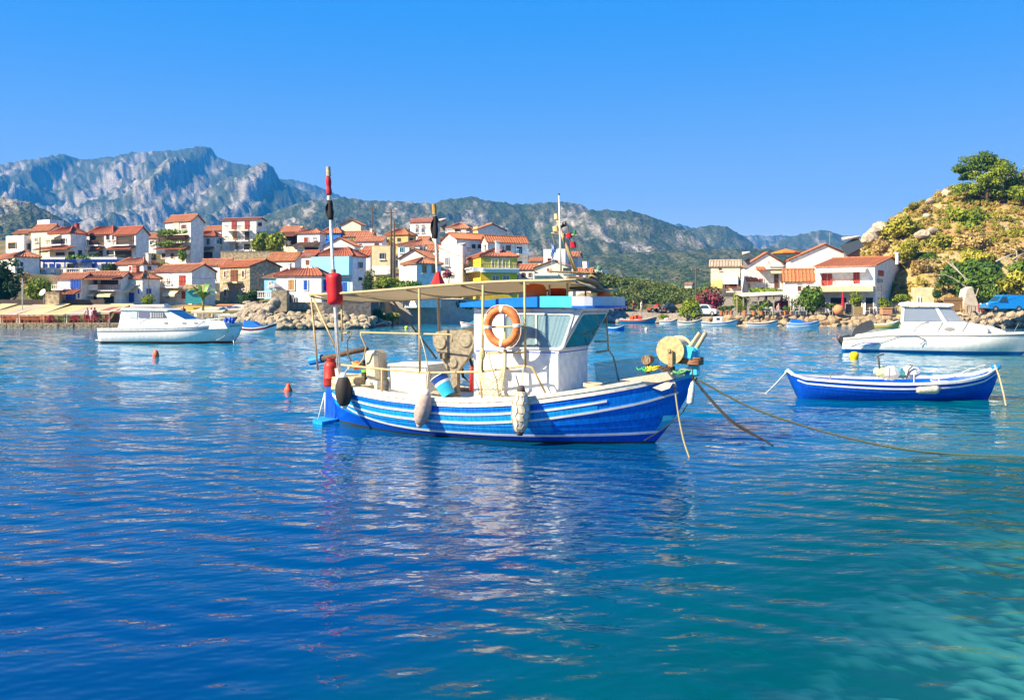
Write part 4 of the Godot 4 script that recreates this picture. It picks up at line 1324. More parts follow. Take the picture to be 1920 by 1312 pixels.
	bush("terrace_plant", "leafy plant between the red parasol and the chalkboard", 1592, 550, 1620, 574, 103.5, "lime", "bush", "", 700)
	bush("terrace_plant", "fern like plant in the terracotta planter under the street lamp", 1648, 560, 1672, 576, 102.5, "lime", "bush", "", 600)
	bush("terrace_plant", "pale green climber on the taverna's right corner", 1676, 548, 1710, 566, 103, "lime", "bush", "", 700)
	bush("terrace_plant", "low green plants along the terrace left of the parasol", 1545, 568, 1570, 578, 103.5, "mid", "bush", "", 500)
	bush("corner_tree", "small dark tree between the taverna corner and the tan kiosk", 1748, 540, 1768, 562, 103, "dark", "tree", "", 700, 2.0)
	# left village
	bush("dark_tree", "dark green tree at the left picture edge above the awnings", -30, 496, 38, 570, 107, "dark", "tree", "", 3000)
	bush("creeper", "yellow-green creeper hanging over the white terrace wall", 42, 520, 104, 562, 106, "lime", "bush", "", 2200)
	bush("creeper", "brown dry bush left of the white terrace wall", 34, 506, 64, 540, 112, "dry", "bush", "", 900)
	bush("round_tree", "round yellow-green tree left of the orange roofed hilltop houses", 474, 432, 534, 486, 150, "lime", "tree", "", 3600)
	bush("dark_bush", "dark grey-green bush in front of the stone house", 446, 544, 488, 572, 103, "dark", "bush", "", 1400)
	bush("low_bush", "yellow-green bush in front of the corner house", 260, 552, 289, 570, 102, "lime", "bush", "", 900)
	bush("hotel_garden", "garden shrubs in front of the hotel's middle wing", 122, 476, 192, 491, 132, "mid", "bush", "", 1500)
	bush("palm_bush", "deep green palm like bush at the right end of the balustrade", 192, 491, 222, 512, 122, "dark", "bush", "", 1000)
	bush("garden_bush", "pale green shrubs between the cottage and the vine house", 286, 488, 322, 515, 128, "mid", "bush", "", 1400)
	bush("garden_bush", "dark hedge beside the hotel's white end wall", 266, 474, 292, 492, 140, "dark", "bush", "", 700)
	bush("garden_bush", "dark green ivy right of the light blue house", 678, 508, 706, 546, 116, "dark", "bush", "", 1500)
	bush("vine_arbour", "bright vine arbour with thin posts right of the light blue house", 702, 512, 752, 546, 114, "lime", "bush", "", 1900)
	bush("garden_bush", "green bushes below the brown windowed cottage", 748, 526, 800, 548, 111, "mid", "bush", "", 1400)
	bush("garden_bush", "dry tree beside the twin utility poles", 716, 444, 745, 474, 154, "dry", "bush", "", 900)
	bush("garden_bush", "flowering potted shrubs on the white ledge left of the yellow house", 828, 506, 854, 522, 113, "bloom", "bush", "", 700)
	bush("garden_bush", "dark green bush above the smooth concrete wall's far end", 850, 558, 896, 584, 117, "dark", "bush", "", 1200)
	bush("garden_bush", "dark bush above the rubble sea wall's right end", 694, 578, 722, 598, 101, "dark", "bush", "", 800)
	bush("rock_scrub", "yellow scrub over the pale rocks by the red dinghy", 712, 584, 758, 600, 103, "olive", "bush", "", 900)
	bush("rock_scrub", "yellow scrub on the rocks under the harbour house", 520, 590, 548, 602, 93, "lime", "bush", "", 600)
	bush("rock_scrub", "olive scrub in the middle of the rocks under the sea wall", 560, 588, 600, 597, 94, "olive", "bush", "", 600)
	bush("garden_bush", "spiky green bush behind the orange float on the cabin roof", 1140, 536, 1160, 566, 122, "lime", "bush", "", 700)
	bush("low_bush", "small bush on the landing behind the red and blue boat", 1232, 588, 1256, 600, 116, "lime", "bush", "", 500)
	bush("garden_bush", "ochre weeds among the hilltop houses", 640, 446, 668, 462, 156, "olive", "bush", "", 600)
	# banana plant
	var c := W(380, 572, 101)
	var o := base("banana_plant", c, 0, "green banana plant with long arching leaves behind the yellow awning", "plant")
	g.seed = 12
	for k in 15:
		var w := TAU * k / 15.0 + g.randf() * 0.3
		var len := g.randf_range(1.3, 2.2)
		var lift := g.randf_range(0.5, 1.5)
		var lf := MB.new()
		for i in 6:
			var t0 := i / 6.0
			var t1 := (i + 1) / 6.0
			var P := func(t: float, s: float) -> Vector3:
				return Vector3(cos(w) * len * t - sin(w) * s * 0.26 * sin(PI * clampf(t + 0.04, 0, 1)), 0.7 + lift * sin(t * 2.2) * 1.2, sin(w) * len * t + cos(w) * s * 0.26 * sin(PI * clampf(t + 0.04, 0, 1)))
			var dn := Vector3(0, -0.07, 0)
			lf.quad(P.call(t0, -1) + dn, P.call(t0, 0), P.call(t1, 0), P.call(t1, -1) + dn)
			lf.quad(P.call(t0, 0), P.call(t0, 1) + dn, P.call(t1, 1) + dn, P.call(t1, 0))
		put("leaf", lf.mesh(true), M(0.10 + 0.08 * g.randf(), 0.24, 0.03, 0.5), o)
	var st := MB.new()
	st.tube([Vector3(0, -0.6, 0), Vector3(0, 1.0, 0)], [0.16, 0.1], 8)
	put("stem", st.mesh(true), M(0.2, 0.2, 0.06, 0.8), o)
	# woods of the valley behind the landing: too many to count
	mm = MultiMesh.new()
	mm.transform_format = MultiMesh.TRANSFORM_3D
	mm.use_colors = true
	mm.mesh = leaf_cloud(15, Vector3(1, 0.95, 1), 0.15, 170, Color(0.55, 0.5, 0.5), Color(1, 1, 1), 6)
	var spots := []
	g.seed = 90
	for i in 3600:
		var px := g.randf_range(1040, 1560)
		var d := 150.0 * pow(5.3, g.randf())
		spots.append([px, d])
	for i in 900: spots.append([g.randf_range(1065, 1330), g.randf_range(129.0, 185.0)])
	mm.instance_count = spots.size()
	for i in spots.size():
		var d: float = spots[i][1]
		var x: float = (spots[i][0] - 960.0) / F * d
		var s := g.randf_range(1.3, 3.0) * (1.0 if d > 185.0 else 0.5)
		mm.set_instance_transform(i, Transform3D(Basis(Vector3.UP, g.randf() * 6).scaled(Vector3(s, s * 0.85, s)), Vector3(x, maxf(mountain_at(x, d), ground_at(x, d)) + s * 0.4, -d)))
		var c2 := Color(0.07, 0.14, 0.03).lerp(Color(0.20, 0.25, 0.07), g.randf())
		mm.set_instance_color(i, c2)
	mi = MultiMeshInstance3D.new()
	mi.name = "valley_woods"
	mi.multimesh = mm
	mi.material_override = M(1, 1, 1, 0.85, "leaf")
	add_child(mi)
	tag(mi, "olive groves and woods on the valley slope", "woods", "", "stuff")


func pine(label: String, foot: Vector3, tiers: Array, d: float, green: String) -> void:
	var o := base("pine_tree", foot, 0.0, label, "pine tree")
	var g: Array = GREENS[green]
	var m := MB.new()
	var top := 0.0
	var k := 0
	for q in tiers:
		var a := W(q[0], q[3], d) - foot
		var b := W(q[2], q[1], d) - foot
		var c := (a + b) / 2
		c.z = ((k % 3) - 1) * 1.1
		var r := Vector3((b.x - a.x) / 2, (b.y - a.y) / 1.7, (b.x - a.x) / 2.1) * 1.1
		put("crown", leaf_cloud(int(q[0] + q[1]), r, 0.17, 1500, g[0], g[1], 9, 0.3), M(1, 1, 1, 0.8, "leaf"), o, Transform3D(Basis.IDENTITY, c))
		m.tube([Vector3(0, c.y * 0.35, 0), Vector3(c.x * 0.5, c.y * 0.7, c.z * 0.5), c], [0.13, 0.09, 0.04], 6)
		top = maxf(top, c.y)
		k += 1
	m.tube([Vector3(0, -1.2, 0), Vector3(0.15, top * 0.4, 0), Vector3(-0.1, top, 0)], [0.24, 0.18, 0.05], 8)
	put("trunk", m.mesh(true), M(0.15, 0.09, 0.05, 0.9, "wood"), o)


# ---- boats. A frame stands at (mx, 0, -md) and is turned by `yaw`; its x axis runs towards the bow, z to the side that faces us.
class Frame:
	var mx := 0.0
	var md := 0.0
	var cs := 1.0
	var sn := 0.0
	var yaw := 0.0

	func _init(x: float, d: float, deg: float) -> void:
		mx = x; md = d
		yaw = deg_to_rad(deg)
		cs = cos(yaw); sn = sin(yaw)

	# the local point on the plane z that is seen at (px, py)
	func at(px: float, py: float, z: float) -> Vector3:
		var r := (px - 960.0) / 1663.0
		var x := (r * (md - z * cs) - mx + z * sn) / (cs + sn * r)
		var d := md - x * sn - z * cs
		return Vector3(x, 2.45 - (py - 572.0) / 1663.0 * d, z)

	func line(a: Array) -> Array:
		var out := []
		for q in a: out.append(at(q[0], q[1], q[2]))
		return out


class Hull:
	var L := 3.0
	var B := 1.0
	var sx := [-1.0, 1.0]
	var sy := [0.5, 0.5]
	var keel := -0.4
	var rake_b := 0.6
	var rake_s := 0.1
	var pb := 2.2
	var ps := 3.2
	var transom := 0.0
	var bow_v := 1.2
	var mid_v := 2.8
	var stern_v := 1.6

	func sheer(s: float) -> float:
		if s <= sx[0]: return sy[0]
		for i in sx.size() - 1:
			if s <= sx[i + 1]:
				var t: float = (s - sx[i]) / (sx[i + 1] - sx[i])
				var a: float = sy[maxi(i - 1, 0)]
				var d: float = sy[mini(i + 2, sx.size() - 1)]
				return cubic_interpolate(sy[i], sy[i + 1], a, d, t)
		return sy[-1]

	func pt(s: float, y: float, side: float, out := 0.0) -> Vector3:
		var sh := sheer(s)
		var t := clampf((sh - y) / (sh - keel), 0.0, 1.0)
		var x := s * L
		if s > 0: x -= rake_b * pow(s, 4.0) * pow(t, 1.6)
		else: x += rake_s * pow(-s, 4.0) * t
		var b := B * (1.0 - pow(absf(s), pb)) if s > 0 else B * (1.0 - (1.0 - transom) * pow(absf(s), ps))
		var k := lerpf(mid_v, bow_v, smoothstep(0.1, 1.0, s)) if s > 0 else lerpf(mid_v, stern_v, smoothstep(0.2, 1.0, -s))
		var z := b * (1.0 - pow(t, k)) + out
		return Vector3(x, y, side * maxf(z, 0.0 + out * 0.6))

	func edge(q: Array, s: float) -> float:
		return q[0] * sheer(s) + q[1] + (q[2] * pow(clampf((-s - 0.15) / 0.85, 0.0, 1.0), 1.9) if q.size() > 2 else 0.0)

	# a band of planking between two heights, each given as [share of the sheer height, metres added]
	func band(m: MB, s0: float, s1: float, lo: Array, hi: Array, out := 0.0, ns := 36, nt := 5, sides := [1.0, -1.0]) -> void:
		for sd in sides:
			for i in ns:
				var a := lerpf(s0, s1, float(i) / ns)
				var b := lerpf(s0, s1, (i + 1.0) / ns)
				for j in nt:
					var t0 := float(j) / nt
					var t1 := (j + 1.0) / nt
					var ya := [lerpf(edge(lo, a), edge(hi, a), t0), lerpf(edge(lo, a), edge(hi, a), t1)]
					var yb := [lerpf(edge(lo, b), edge(hi, b), t0), lerpf(edge(lo, b), edge(hi, b), t1)]
					var p := pt(a, ya[0], sd, out)
					var q := pt(b, yb[0], sd, out)
					var r := pt(b, yb[1], sd, out)
					var u := pt(a, ya[1], sd, out)
					if sd > 0: m.quad(p, q, r, u)
					else: m.quad(q, p, u, r)
					if out > 0.004 and (j == 0 or j == nt - 1):
						if j == 0: m.quad(pt(a, ya[0], sd, -0.01), pt(b, yb[0], sd, -0.01), q, p)
						if j == nt - 1: m.quad(u, r, pt(b, yb[1], sd, -0.01), pt(a, ya[1], sd, -0.01))
		if transom > 0.0 and s0 <= -1.0:
			for j in nt:
				var y0 := lerpf(lo[0] * sheer(-1) + lo[1], hi[0] * sheer(-1) + hi[1], float(j) / nt)
				var y1 := lerpf(lo[0] * sheer(-1) + lo[1], hi[0] * sheer(-1) + hi[1], (j + 1.0) / nt)
				m.quad(pt(-1, y0, -1, out), pt(-1, y0, 1, out), pt(-1, y1, 1, out), pt(-1, y1, -1, out))


func hull_parts(o: Node3D, h: Hull, bands: Array, cap: Material, inside: Material, deck_m: Material, bulwark: float, deck_from := -0.97, deck_to := 0.95, cap_w := 0.09) -> void:
	for q in bands:      # [name, s0, s1, lo, hi, out, material, optional smooth]
		var m := MB.new()
		h.band(m, q[1], q[2], q[3], q[4], q[5], 44, 6 if q[5] < 0.005 else 2)
		var bo := put(q[0], m.mesh(q[5] < 0.005), q[6], o)
		if q[5] > 0.0: bo.set_meta("kind", "stuff")
	# capping rail
	var g := MB.new()
	var n := 44
	for sd in [1.0, -1.0]:
		for i in n:
			var a := lerpf(-1.0, 1.0, float(i) / n)
			var b := lerpf(-1.0, 1.0, (i + 1.0) / n)
			var pa := h.pt(a, h.sheer(a), sd)
			var pb2 := h.pt(b, h.sheer(b), sd)
			var o1 := Vector3(0, 0, sd * 0.035)
			var i1a := Vector3(0, 0, -sd * minf(cap_w, absf(pa.z)))
			var i1b := Vector3(0, 0, -sd * minf(cap_w, absf(pb2.z)))
			var up := Vector3(0, 0.03, 0)
			var dn := Vector3(0, -0.03, 0)
			var k := [pa + o1 + dn, pb2 + o1 + dn, pb2 + o1 + up, pa + o1 + up, pb2 + i1b + up, pa + i1a + up, pb2 + i1b + dn, pa + i1a + dn]
			if sd > 0:
				g.quad(k[0], k[1], k[2], k[3]); g.quad(k[3], k[2], k[4], k[5]); g.quad(k[5], k[4], k[6], k[7])
			else:
				g.quad(k[1], k[0], k[3], k[2]); g.quad(k[2], k[3], k[5], k[4]); g.quad(k[4], k[5], k[7], k[6])
	put("gunwale", g.mesh(), cap, o)
	# inner skin and deck
	var w := MB.new()
	var f := MB.new()
	for i in n:
		var a := lerpf(deck_from, deck_to, float(i) / n)
		var b := lerpf(deck_from, deck_to, (i + 1.0) / n)
		var q := []
		for s in [a, b]:
			for sd in [1.0, -1.0]:
				for y in [h.sheer(s) - 0.01, h.sheer(s) - bulwark]:
					var p := h.pt(s, y, sd)
					p.z -= sd * minf(0.05, absf(p.z))
					q.append(p)
		w.quad(q[4], q[0], q[1], q[5])
		w.quad(q[2], q[6], q[7], q[3])
		f.quad(q[1], q[5], q[7], q[3])
	put("inner_planking", w.mesh(), inside, o)
	put("deck", f.mesh(true), deck_m, o)


func boat_base(called: String, fr: Frame, label: String, cat := "boat", group := "") -> Node3D:
	return base(called, Vector3(fr.mx, 0, -fr.md), -fr.yaw, label, cat, group)


func into(o: Node3D, fr: Frame) -> void:   # a thing whose mesh is given in a boat's frame
	o.transform = Transform3D(Basis(Vector3.UP, -fr.yaw), Vector3(fr.mx, 0, -fr.md))


func fishing_boat() -> void:
	var fr := Frame.new(-0.35, 17.2, 26.0)
	var o := boat_base("fishing_boat", fr, "blue fishing boat with white stripes, white wheelhouse and long tan canopy", "fishing boat")
	var h := Hull.new()
	h.L = 3.95; h.B = 1.26
	h.sx = [-1.0, -0.75, -0.4, 0.0, 0.35, 0.6, 0.8, 1.0]
	h.sy = [0.98, 0.85, 0.745, 0.72, 0.83, 0.99, 1.15, 1.36]
	h.keel = -0.6; h.rake_b = 1.3; h.rake_s = 0.25; h.pb = 2.3; h.ps = 4.0; h.bow_v = 1.25; h.stern_v = 0.85
	var blue := M(0.002, 0.21, 0.82, 0.34, "hull")
	var deep := M(0.002, 0.09, 0.66, 0.34, "hull")
	var light := M(0.010, 0.34, 0.85, 0.36, "hull")
	var cyan := M(0.06, 0.50, 0.72, 0.35, "paint")
	var white := M(0.80, 0.79, 0.74, 0.4, "paint")
	var worn := M(0.78, 0.73, 0.62, 0.6, "worn")
	var tan := M(0.52, 0.38, 0.19, 0.55, "paint")
	var steel := M(0.50, 0.42, 0.27, 0.4, "worn")
	hull_parts(o, h, [
		["hull", -1.0, 1.0, [0.16, 0.0, 0.40], [1, 0], 0.0, blue],
		["boot_topping", -1.0, 1.0, [0, -0.6], [0.16, 0.0, 0.40], 0.0, deep],
		["top_strake", -0.99, 0.965, [1, -0.115], [1, -0.01], 0.022, M(0.80, 0.76, 0.67, 0.5, "worn")],
		["strake", -0.97, 0.62, [1, -0.39], [1, -0.29], 0.006, light],
		["stripe", -0.985, 0.66, [1, -0.27], [1, -0.232], 0.018, white],
		["stripe", -0.985, 0.955, [1, -0.425], [1, -0.385], 0.018, white],
		["strake", -0.97, 0.42, [0.40, -0.14, 0.12], [1, -0.43], 0.005, light],
		["stripe", -0.985, 0.955, [0.16, -0.02, 0.40], [0.16, 0.018, 0.40], 0.014, white],
		["seam", -0.97, 0.9, [0.45, -0.075], [0.45, -0.061], 0.008, deep],
		["seam", -0.95, 0.93, [0.72, -0.20], [0.72, -0.189], 0.007, deep],
		["seam", -0.95, 0.93, [0.28, -0.02], [0.28, -0.010], 0.007, deep],
		["seam", -0.97, 0.9, [1, -0.178], [1, -0.165], 0.008, deep],
		["weed_line", -0.99, 0.985, [0, -0.06], [0, 0.028], 0.010, M(0.03, 0.045, 0.03, 0.8, "worn")],
		["stem_post", 0.93, 0.999, [0, -0.4], [1, -0.10], 0.012, cyan],
	], worn, white, worn, 0.10, -0.97, 0.95, 0.24)
	for q in [[0.69, 0.745], [0.76, 0.80]]:
		pass
	# stem head and the turquoise post on the bow
	var m := MB.new()
	var bow := h.pt(1.0, 1.36, 1)
	m.cbox(bow + Vector3(-0.02, 0.10, 0), Vector3(0.18, 0.5, 0.14), 0.03)
	m.xf = Transform3D(Basis(Vector3(0, 0, 1), -0.25), bow + Vector3(-0.12, 0.26, 0.02))
	m.cbox(Vector3.ZERO, Vector3(0.30, 0.24, 0.34), 0.05)
	put("bow_post", m.mesh(), cyan, o)
	m = MB.new()
	for k in 5:
		m.tube([bow + Vector3(-0.24, 0.09 + k * 0.026, 0.16), bow + Vector3(0.08, 0.06 + k * 0.026, 0.14), bow + Vector3(0.10, 0.06 + k * 0.026, -0.14), bow + Vector3(-0.22, 0.08 + k * 0.026, -0.14)], 0.018, 6, true)
	put("rope_wrap", m.mesh(true), M(0.42, 0.19, 0.09, 0.9, "cloth"), o)
	# stern platform, rudder head
	m = MB.new()
	var poly := []
	for k in 13:
		var w := PI / 2 + PI * k / 12.0
		poly.append(Vector2(cos(w) * 0.55 - 3.66, sin(w) * 0.62))
	m.prism(poly, -0.05, 0.03, Transform3D(Basis(Vector3(1, 0, 0), Vector3(0, 0, 1), Vector3(0, -1, 0)), Vector3.ZERO))
	put("stern_platform", m.mesh(), light, o)
	m = MB.new()
	m.prism([Vector2(-3.62, -0.4), Vector2(-3.98, -0.4), Vector2(-4.05, 0.35), Vector2(-3.96, 0.82), Vector2(-3.86, 0.82)], -0.05, 0.05)
	put("rudder", m.mesh(), deep, o)
	m = MB.new()
	m.tube([Vector3(-3.85, 0.62, 0.28), Vector3(-4.02, 0.03, 0.30)], 0.014, 6)
	put("stay", m.mesh(true), white, o)
	m = MB.new()
	m.tube([Vector3(-3.85, 0.62, 0.28), Vector3(-3.80, 0.12, 0.34)], 0.014, 6)
	put("stay", m.mesh(true), white, o)

	# wheelhouse
	var zc := 0.72
	m = MB.new()
	m.prism([Vector2(-0.05, 0.62), Vector2(1.66, 0.70), Vector2(1.66, 1.61), Vector2(2.13, 2.40), Vector2(-0.05, 2.40)], -zc, zc)
	var cab := put("wheelhouse", m.mesh(), M(0.82, 0.81, 0.77, 0.45, "paint"), o)
	m = MB.new()
	m.box(Vector3(0.82, 1.60, zc + 0.004), Vector3(1.66, 0.016, 0.012))
	m.box(Vector3(1.664, 1.60, 0), Vector3(0.012, 0.016, zc * 2))
	put("blue_line", m.mesh(), deep, cab)
	m = MB.new()
	m.cbox(Vector3(1.64, 1.12, zc - 0.005), Vector3(0.07, 1.0, 0.05), 0.02)
	put("corner_trim", m.mesh(), white, cab)
	m = MB.new()
	m.cbox(Vector3(0.84, 0.83, zc), Vector3(1.68, 0.10, 0.06), 0.02)
	put("skirting", m.mesh(), worn, cab)
	# side window: rounded frame, curtain and two sliding panes
	var wa := fr.at(949, 649, zc)
	var wb := fr.at(1066, 590, zc)
	window_panel(o, Transform3D(Basis.IDENTITY, Vector3((wa.x + wb.x) / 2, (wa.y + wb.y) / 2, zc)), [Vector2(wa.x, wa.y), Vector2(wb.x - 0.14, wa.y), Vector2(wb.x + 0.08, wb.y), Vector2(wa.x, wb.y)], Vector2((wa.x + wb.x) / 2, (wa.y + wb.y) / 2), true)
	# raked front window
	var e := Vector2(0.47, 0.79).normalized()
	var up := Vector3(e.x, e.y, 0)
	var nor := Vector3(e.y, -e.x, 0)
	var bas := Basis(Vector3(0, 0, -1), up, nor)
	for k in [1]:
		window_panel(o, Transform3D(bas, Vector3(1.895, 2.005, 0)), [Vector2(-0.62, -0.36), Vector2(0.62, -0.36), Vector2(0.62, 0.34), Vector2(-0.62, 0.34)], Vector2.ZERO, false)
	m = MB.new()
	m.ball(fr.at(925, 593, zc), Vector3(0.035, 0.035, 0.03), 10, 6)
	put("side_light", m.mesh(true), M(0.25, 0.24, 0.22, 0.4), cab)
	# roof in painted sections, the visor greyed for the shade it is in
	var roof_plan := func(x0: float, x1: float, zz: float, y0: float, y1: float, round_front: bool) -> ArrayMesh:
		var q := MB.new()
		var pl := [Vector2(x0, -zz), Vector2(x0, zz)]
		if round_front:
			for k in 9:
				var w := PI / 2 - PI * k / 8.0
				pl.append(Vector2(x1 - 0.35 + cos(w) * 0.35, sin(w) * zz))
		else:
			pl.append(Vector2(x1, zz)); pl.append(Vector2(x1, -zz))
		q.prism(pl, y0, y1, Transform3D(Basis(Vector3(1, 0, 0), Vector3(0, 0, 1), Vector3(0, -1, 0)), Vector3.ZERO))
		return q.mesh()
	# the plan is laid flat: its depth runs down, so heights are negative there
	var rf := slab(o, "roof", [Vector2(-0.28, 2.415), Vector2(1.36, 2.415), Vector2(1.36, 2.605), Vector2(0.6, 2.575), Vector2(-0.28, 2.49)], -0.86, 0.86, M(0.004, 0.16, 0.62, 0.35, "paint"))
	put("roof_section", roof_plan.call(1.363, 1.98, 0.87, -2.61, -2.41, false), cyan, rf)
	put("visor", roof_plan.call(1.983, 2.56, 0.87, -2.605, -2.44, true), M(0.55, 0.58, 0.64, 0.45, "paint"), rf)  # the darker grey has shade put into the colour
	put("visor_rim", roof_plan.call(1.986, 2.60, 0.885, -2.437, -2.395, true), M(0.004, 0.12, 0.55, 0.35, "paint"), rf)
	m = MB.new()
	m.cbox(Vector3(1.0, 2.37, 0), Vector3(2.0, 0.06, zc * 2 + 0.07), 0.02)
	put("cornice", m.mesh(), M(0.66, 0.68, 0.72, 0.5, "paint"), cab)
	m = MB.new()
	m.ball(fr.at(1053, 579, 0.78), Vector3(0.05, 0.03, 0.05), 10, 6)
	put("deck_lamp", m.mesh(true), M(0.5, 0.45, 0.36, 0.4), rf)

	# rails, posts and canopy frame, each tube a part
	var zs := 1.08
	var zp := -1.02
	for q in [
		["rail", 0.022, [[640, 684, 0.95], [716, 692, zs], [800, 699, zs], [900, 697, zs], [982, 686, zs], [997, 689, zs], [1004, 700, zs], [1023, 737, 1.0]]],
		["stanchion", 0.020, [[716, 692, zs], [716, 742, zs]]], ["stanchion", 0.022, [[898, 697, zs], [904, 748, zs]]],
		["post", 0.020, [[583, 559, 0.75], [596, 694, 0.70]]], ["post", 0.020, [[587, 559, 0.75], [633, 660, 0.9]]],
		["post", 0.024, [[786, 541, zs], [787, 699, zs]]], ["post", 0.026, [[906, 534, zs], [904, 697, zs]]], ["post", 0.024, [[984, 528, zs], [985, 686, zs]]],
		["post", 0.020, [[640, 552, 0.6], [641, 640, 0.6]]],
		["post", 0.018, [[822, 560, zp], [823, 640, zp]]], ["post", 0.018, [[1030, 528, 0.6], [1031, 558, 0.6]]], ["post", 0.022, [[1064, 527, 0.8], [1064, 558, 0.8]]], ["post", 0.018, [[1098, 534, -0.5], [1098, 557, -0.5]]],
		["brace", 0.022, [[735, 562, -0.9], [818, 672, -0.7]]],
		["upper_rail", 0.016, [[676, 623, 0.9], [846, 627, zs], [848, 629, zs], [848, 641, zs]]],
		["hoop", 0.015, [[643, 625, 0.7], [656, 622, 0.75], [658, 626, 0.75], [651, 640, 0.75], [652, 665, 0.75], [662, 682, 0.75], [672, 684, 0.8], [682, 672, 0.85], [686, 650, 0.88], [677, 630, 0.9], [676, 623, 0.9]]],
		["cross_rail", 0.020, [[918, 613, zs + 0.03], [988, 612, zs + 0.03]]], ["cross_rail", 0.020, [[912, 662, zs], [985, 660, zs]]], ["cross_rail", 0.022, [[947, 622, zs], [947, 662, zs]]],
		["port_rail", 0.018, [[1118, 660, -0.95], [1142, 657, -0.95], [1150, 668, -0.95], [1161, 716, -0.9]]], ["port_rail", 0.018, [[1137, 590, -0.95], [1141, 658, -0.95]]], ["port_rail", 0.018, [[1115, 640, -0.95], [1140, 640, -0.95]]]]:
		var tb := MB.new()
		tb.tube(fr.line(q[2]), q[1], 8)
		put(q[0], tb.mesh(true), tan if q[0] != "brace" else M(0.16, 0.13, 0.1, 0.5), o)
	# canopy: a slack sheet laced to a tube frame
	var ca := fr.at(583, 557, 0.75)
	var ce := 2.15
	var P := func(u: float, v: float) -> Vector3:
		var x := lerpf(ca.x, ce, u)
		var z := lerpf(1.06 - 0.28 * pow(1.0 - u, 6.0), -1.06, v)
		var y := lerpf(2.665, 2.88, smoothstep(0.0, 0.85, u)) - 0.13 * v - 0.03 * sin(PI * v)
		y -= 0.025 * absf(sin(u * PI * 5.0)) * sin(PI * v)
		return Vector3(x, y, z)
	m = MB.new()
	for i in 30:
		for j in 10:
			m.quad(P.call(i / 30.0, (j + 1) / 10.0), P.call(i / 30.0, j / 10.0), P.call((i + 1) / 30.0, j / 10.0), P.call((i + 1) / 30.0, (j + 1) / 10.0))
	var cm := M(0.42, 0.38, 0.31, 0.9, "cloth")
	cm.backlight_enabled = true
	cm.backlight = Color(0.95, 0.86, 0.70)
	var can := put("canopy", m.mesh(true), cm, o)
	for v in [0.0, 1.0]:
		m = MB.new()
		var path := []
		for i in 16: path.append(P.call(i / 15.0, v) + Vector3(0, 0.0, 0.02 if v == 0.0 else -0.02))
		m.tube(path, 0.026, 8)
		put("edge_tube", m.mesh(true), tan, can)
	for u in [0.0, 0.2, 0.42, 0.62, 0.82, 1.0]:
		m = MB.new()
		m.tube([P.call(u, 0.0) + Vector3(0, -0.035, 0), P.call(u, 0.5) + Vector3(0, -0.04, 0), P.call(u, 1.0) + Vector3(0, -0.035, 0)], 0.02, 6)
		put("cross_tube", m.mesh(true), steel, can)
	for v in [0.0, 1.0]:
		for i in 26:
			m = MB.new()
			var q: Vector3 = P.call((i + 0.5) / 26.0, v)
			m.tube([q + Vector3(-0.015, 0.03, 0), q + Vector3(0.02, -0.035, 0.03 if v == 0.0 else -0.03)], 0.007, 4)
			put("lacing", m.mesh(), M(0.16, 0.12, 0.08, 0.9), can)
	# dark furled awning bundle at the front of the canopy
	m = MB.new()
	m.tube(fr.line([[1064, 523, 0.6], [1092, 524, 0.4], [1118, 530, 0.1], [1130, 543, -0.1]]), [0.07, 0.05, 0.06, 0.03], 7)
	put("furled_awning", m.mesh(), M(0.20, 0.15, 0.09, 0.95, "cloth"), can)
	m = MB.new()
	m.tube(fr.line([[1068, 540, 0.5], [1100, 541, 0.3], [1132, 545, 0.0]]), [0.03, 0.05, 0.03], 6)
	put("furled_awning", m.mesh(), M(0.14, 0.11, 0.08, 0.95, "cloth"), can)
	# masthead shelf, mast, lamps
	m = MB.new()
	for k in 4:
		m.xf = Transform3D(Basis(Vector3.BACK, -0.05), fr.at(1080, 511, 0.0) + Vector3(0, 0, -0.25 + k * 0.16))
		m.cbox(Vector3.ZERO, Vector3(0.92, 0.03, 0.11), 0.008)
		m.xf = Transform3D.IDENTITY
	put("slatted_shelf", m.mesh(), M(0.26, 0.19, 0.10, 0.9, "wood"), o).set_meta("kind", "stuff")
	m = MB.new()
	m.tube(fr.line([[1112, 513, 0.0], [1117, 532, 0.0], [1124, 545, 0.0]]), [0.12, 0.08, 0.09], 8)
	put("rolled_net", m.mesh(true), M(0.20, 0.17, 0.11, 0.95, "cloth"), o)
	m = MB.new()
	m.tube(fr.line([[1043, 405, 0.0], [1060, 455, 0.0], [1081, 512, 0.0]]), [0.022, 0.036, 0.042], 8)
	var mast := put("mast", m.mesh(true), M(0.60, 0.45, 0.22, 0.5, "wood"), o)
	for q in [[[1078, 455, 0], [1102, 508, 0], 0.010, "stay", [0.12, 0.1, 0.08]], [[1034, 437, 0], [1082, 441, 0], 0.022, "crossbar", [0.22, 0.16, 0.09]], [[1036, 441, 0], [1040, 458, 0], 0.010, "bracket", [0.2, 0.16, 0.1]], [[1064, 420, 0], [1072, 470, 0], 0.012, "bracket", [0.12, 0.1, 0.09]],
		[[1043, 401, 0], [1044, 411, 0], 0.045, "lamp", [0.62, 0.52, 0.28]], [[1042, 424, 0], [1043, 434, 0], 0.062, "lamp", [0.62, 0.50, 0.24]], [[1052, 423, 0], [1061, 419, 0], 0.05, "lamp", [0.04, 0.04, 0.04]], [[1067, 437, 0], [1068, 446, 0], 0.055, "red_lamp", [0.5, 0.01, 0.03]], [[1074, 454, 0], [1076, 464, 0], 0.055, "red_lamp", [0.5, 0.01, 0.03]], [[1078, 432, 0], [1078, 440, 0], 0.03, "green_lamp", [0.02, 0.2, 0.05]],
		[[1122, 506, 0], [1126, 499, 0], 0.05, "lamp", [0.08, 0.2, 0.14]], [[1098, 490, 0], [1099, 503, 0], 0.06, "lamp", [0.7, 0.7, 0.68]]]:
		m = MB.new()
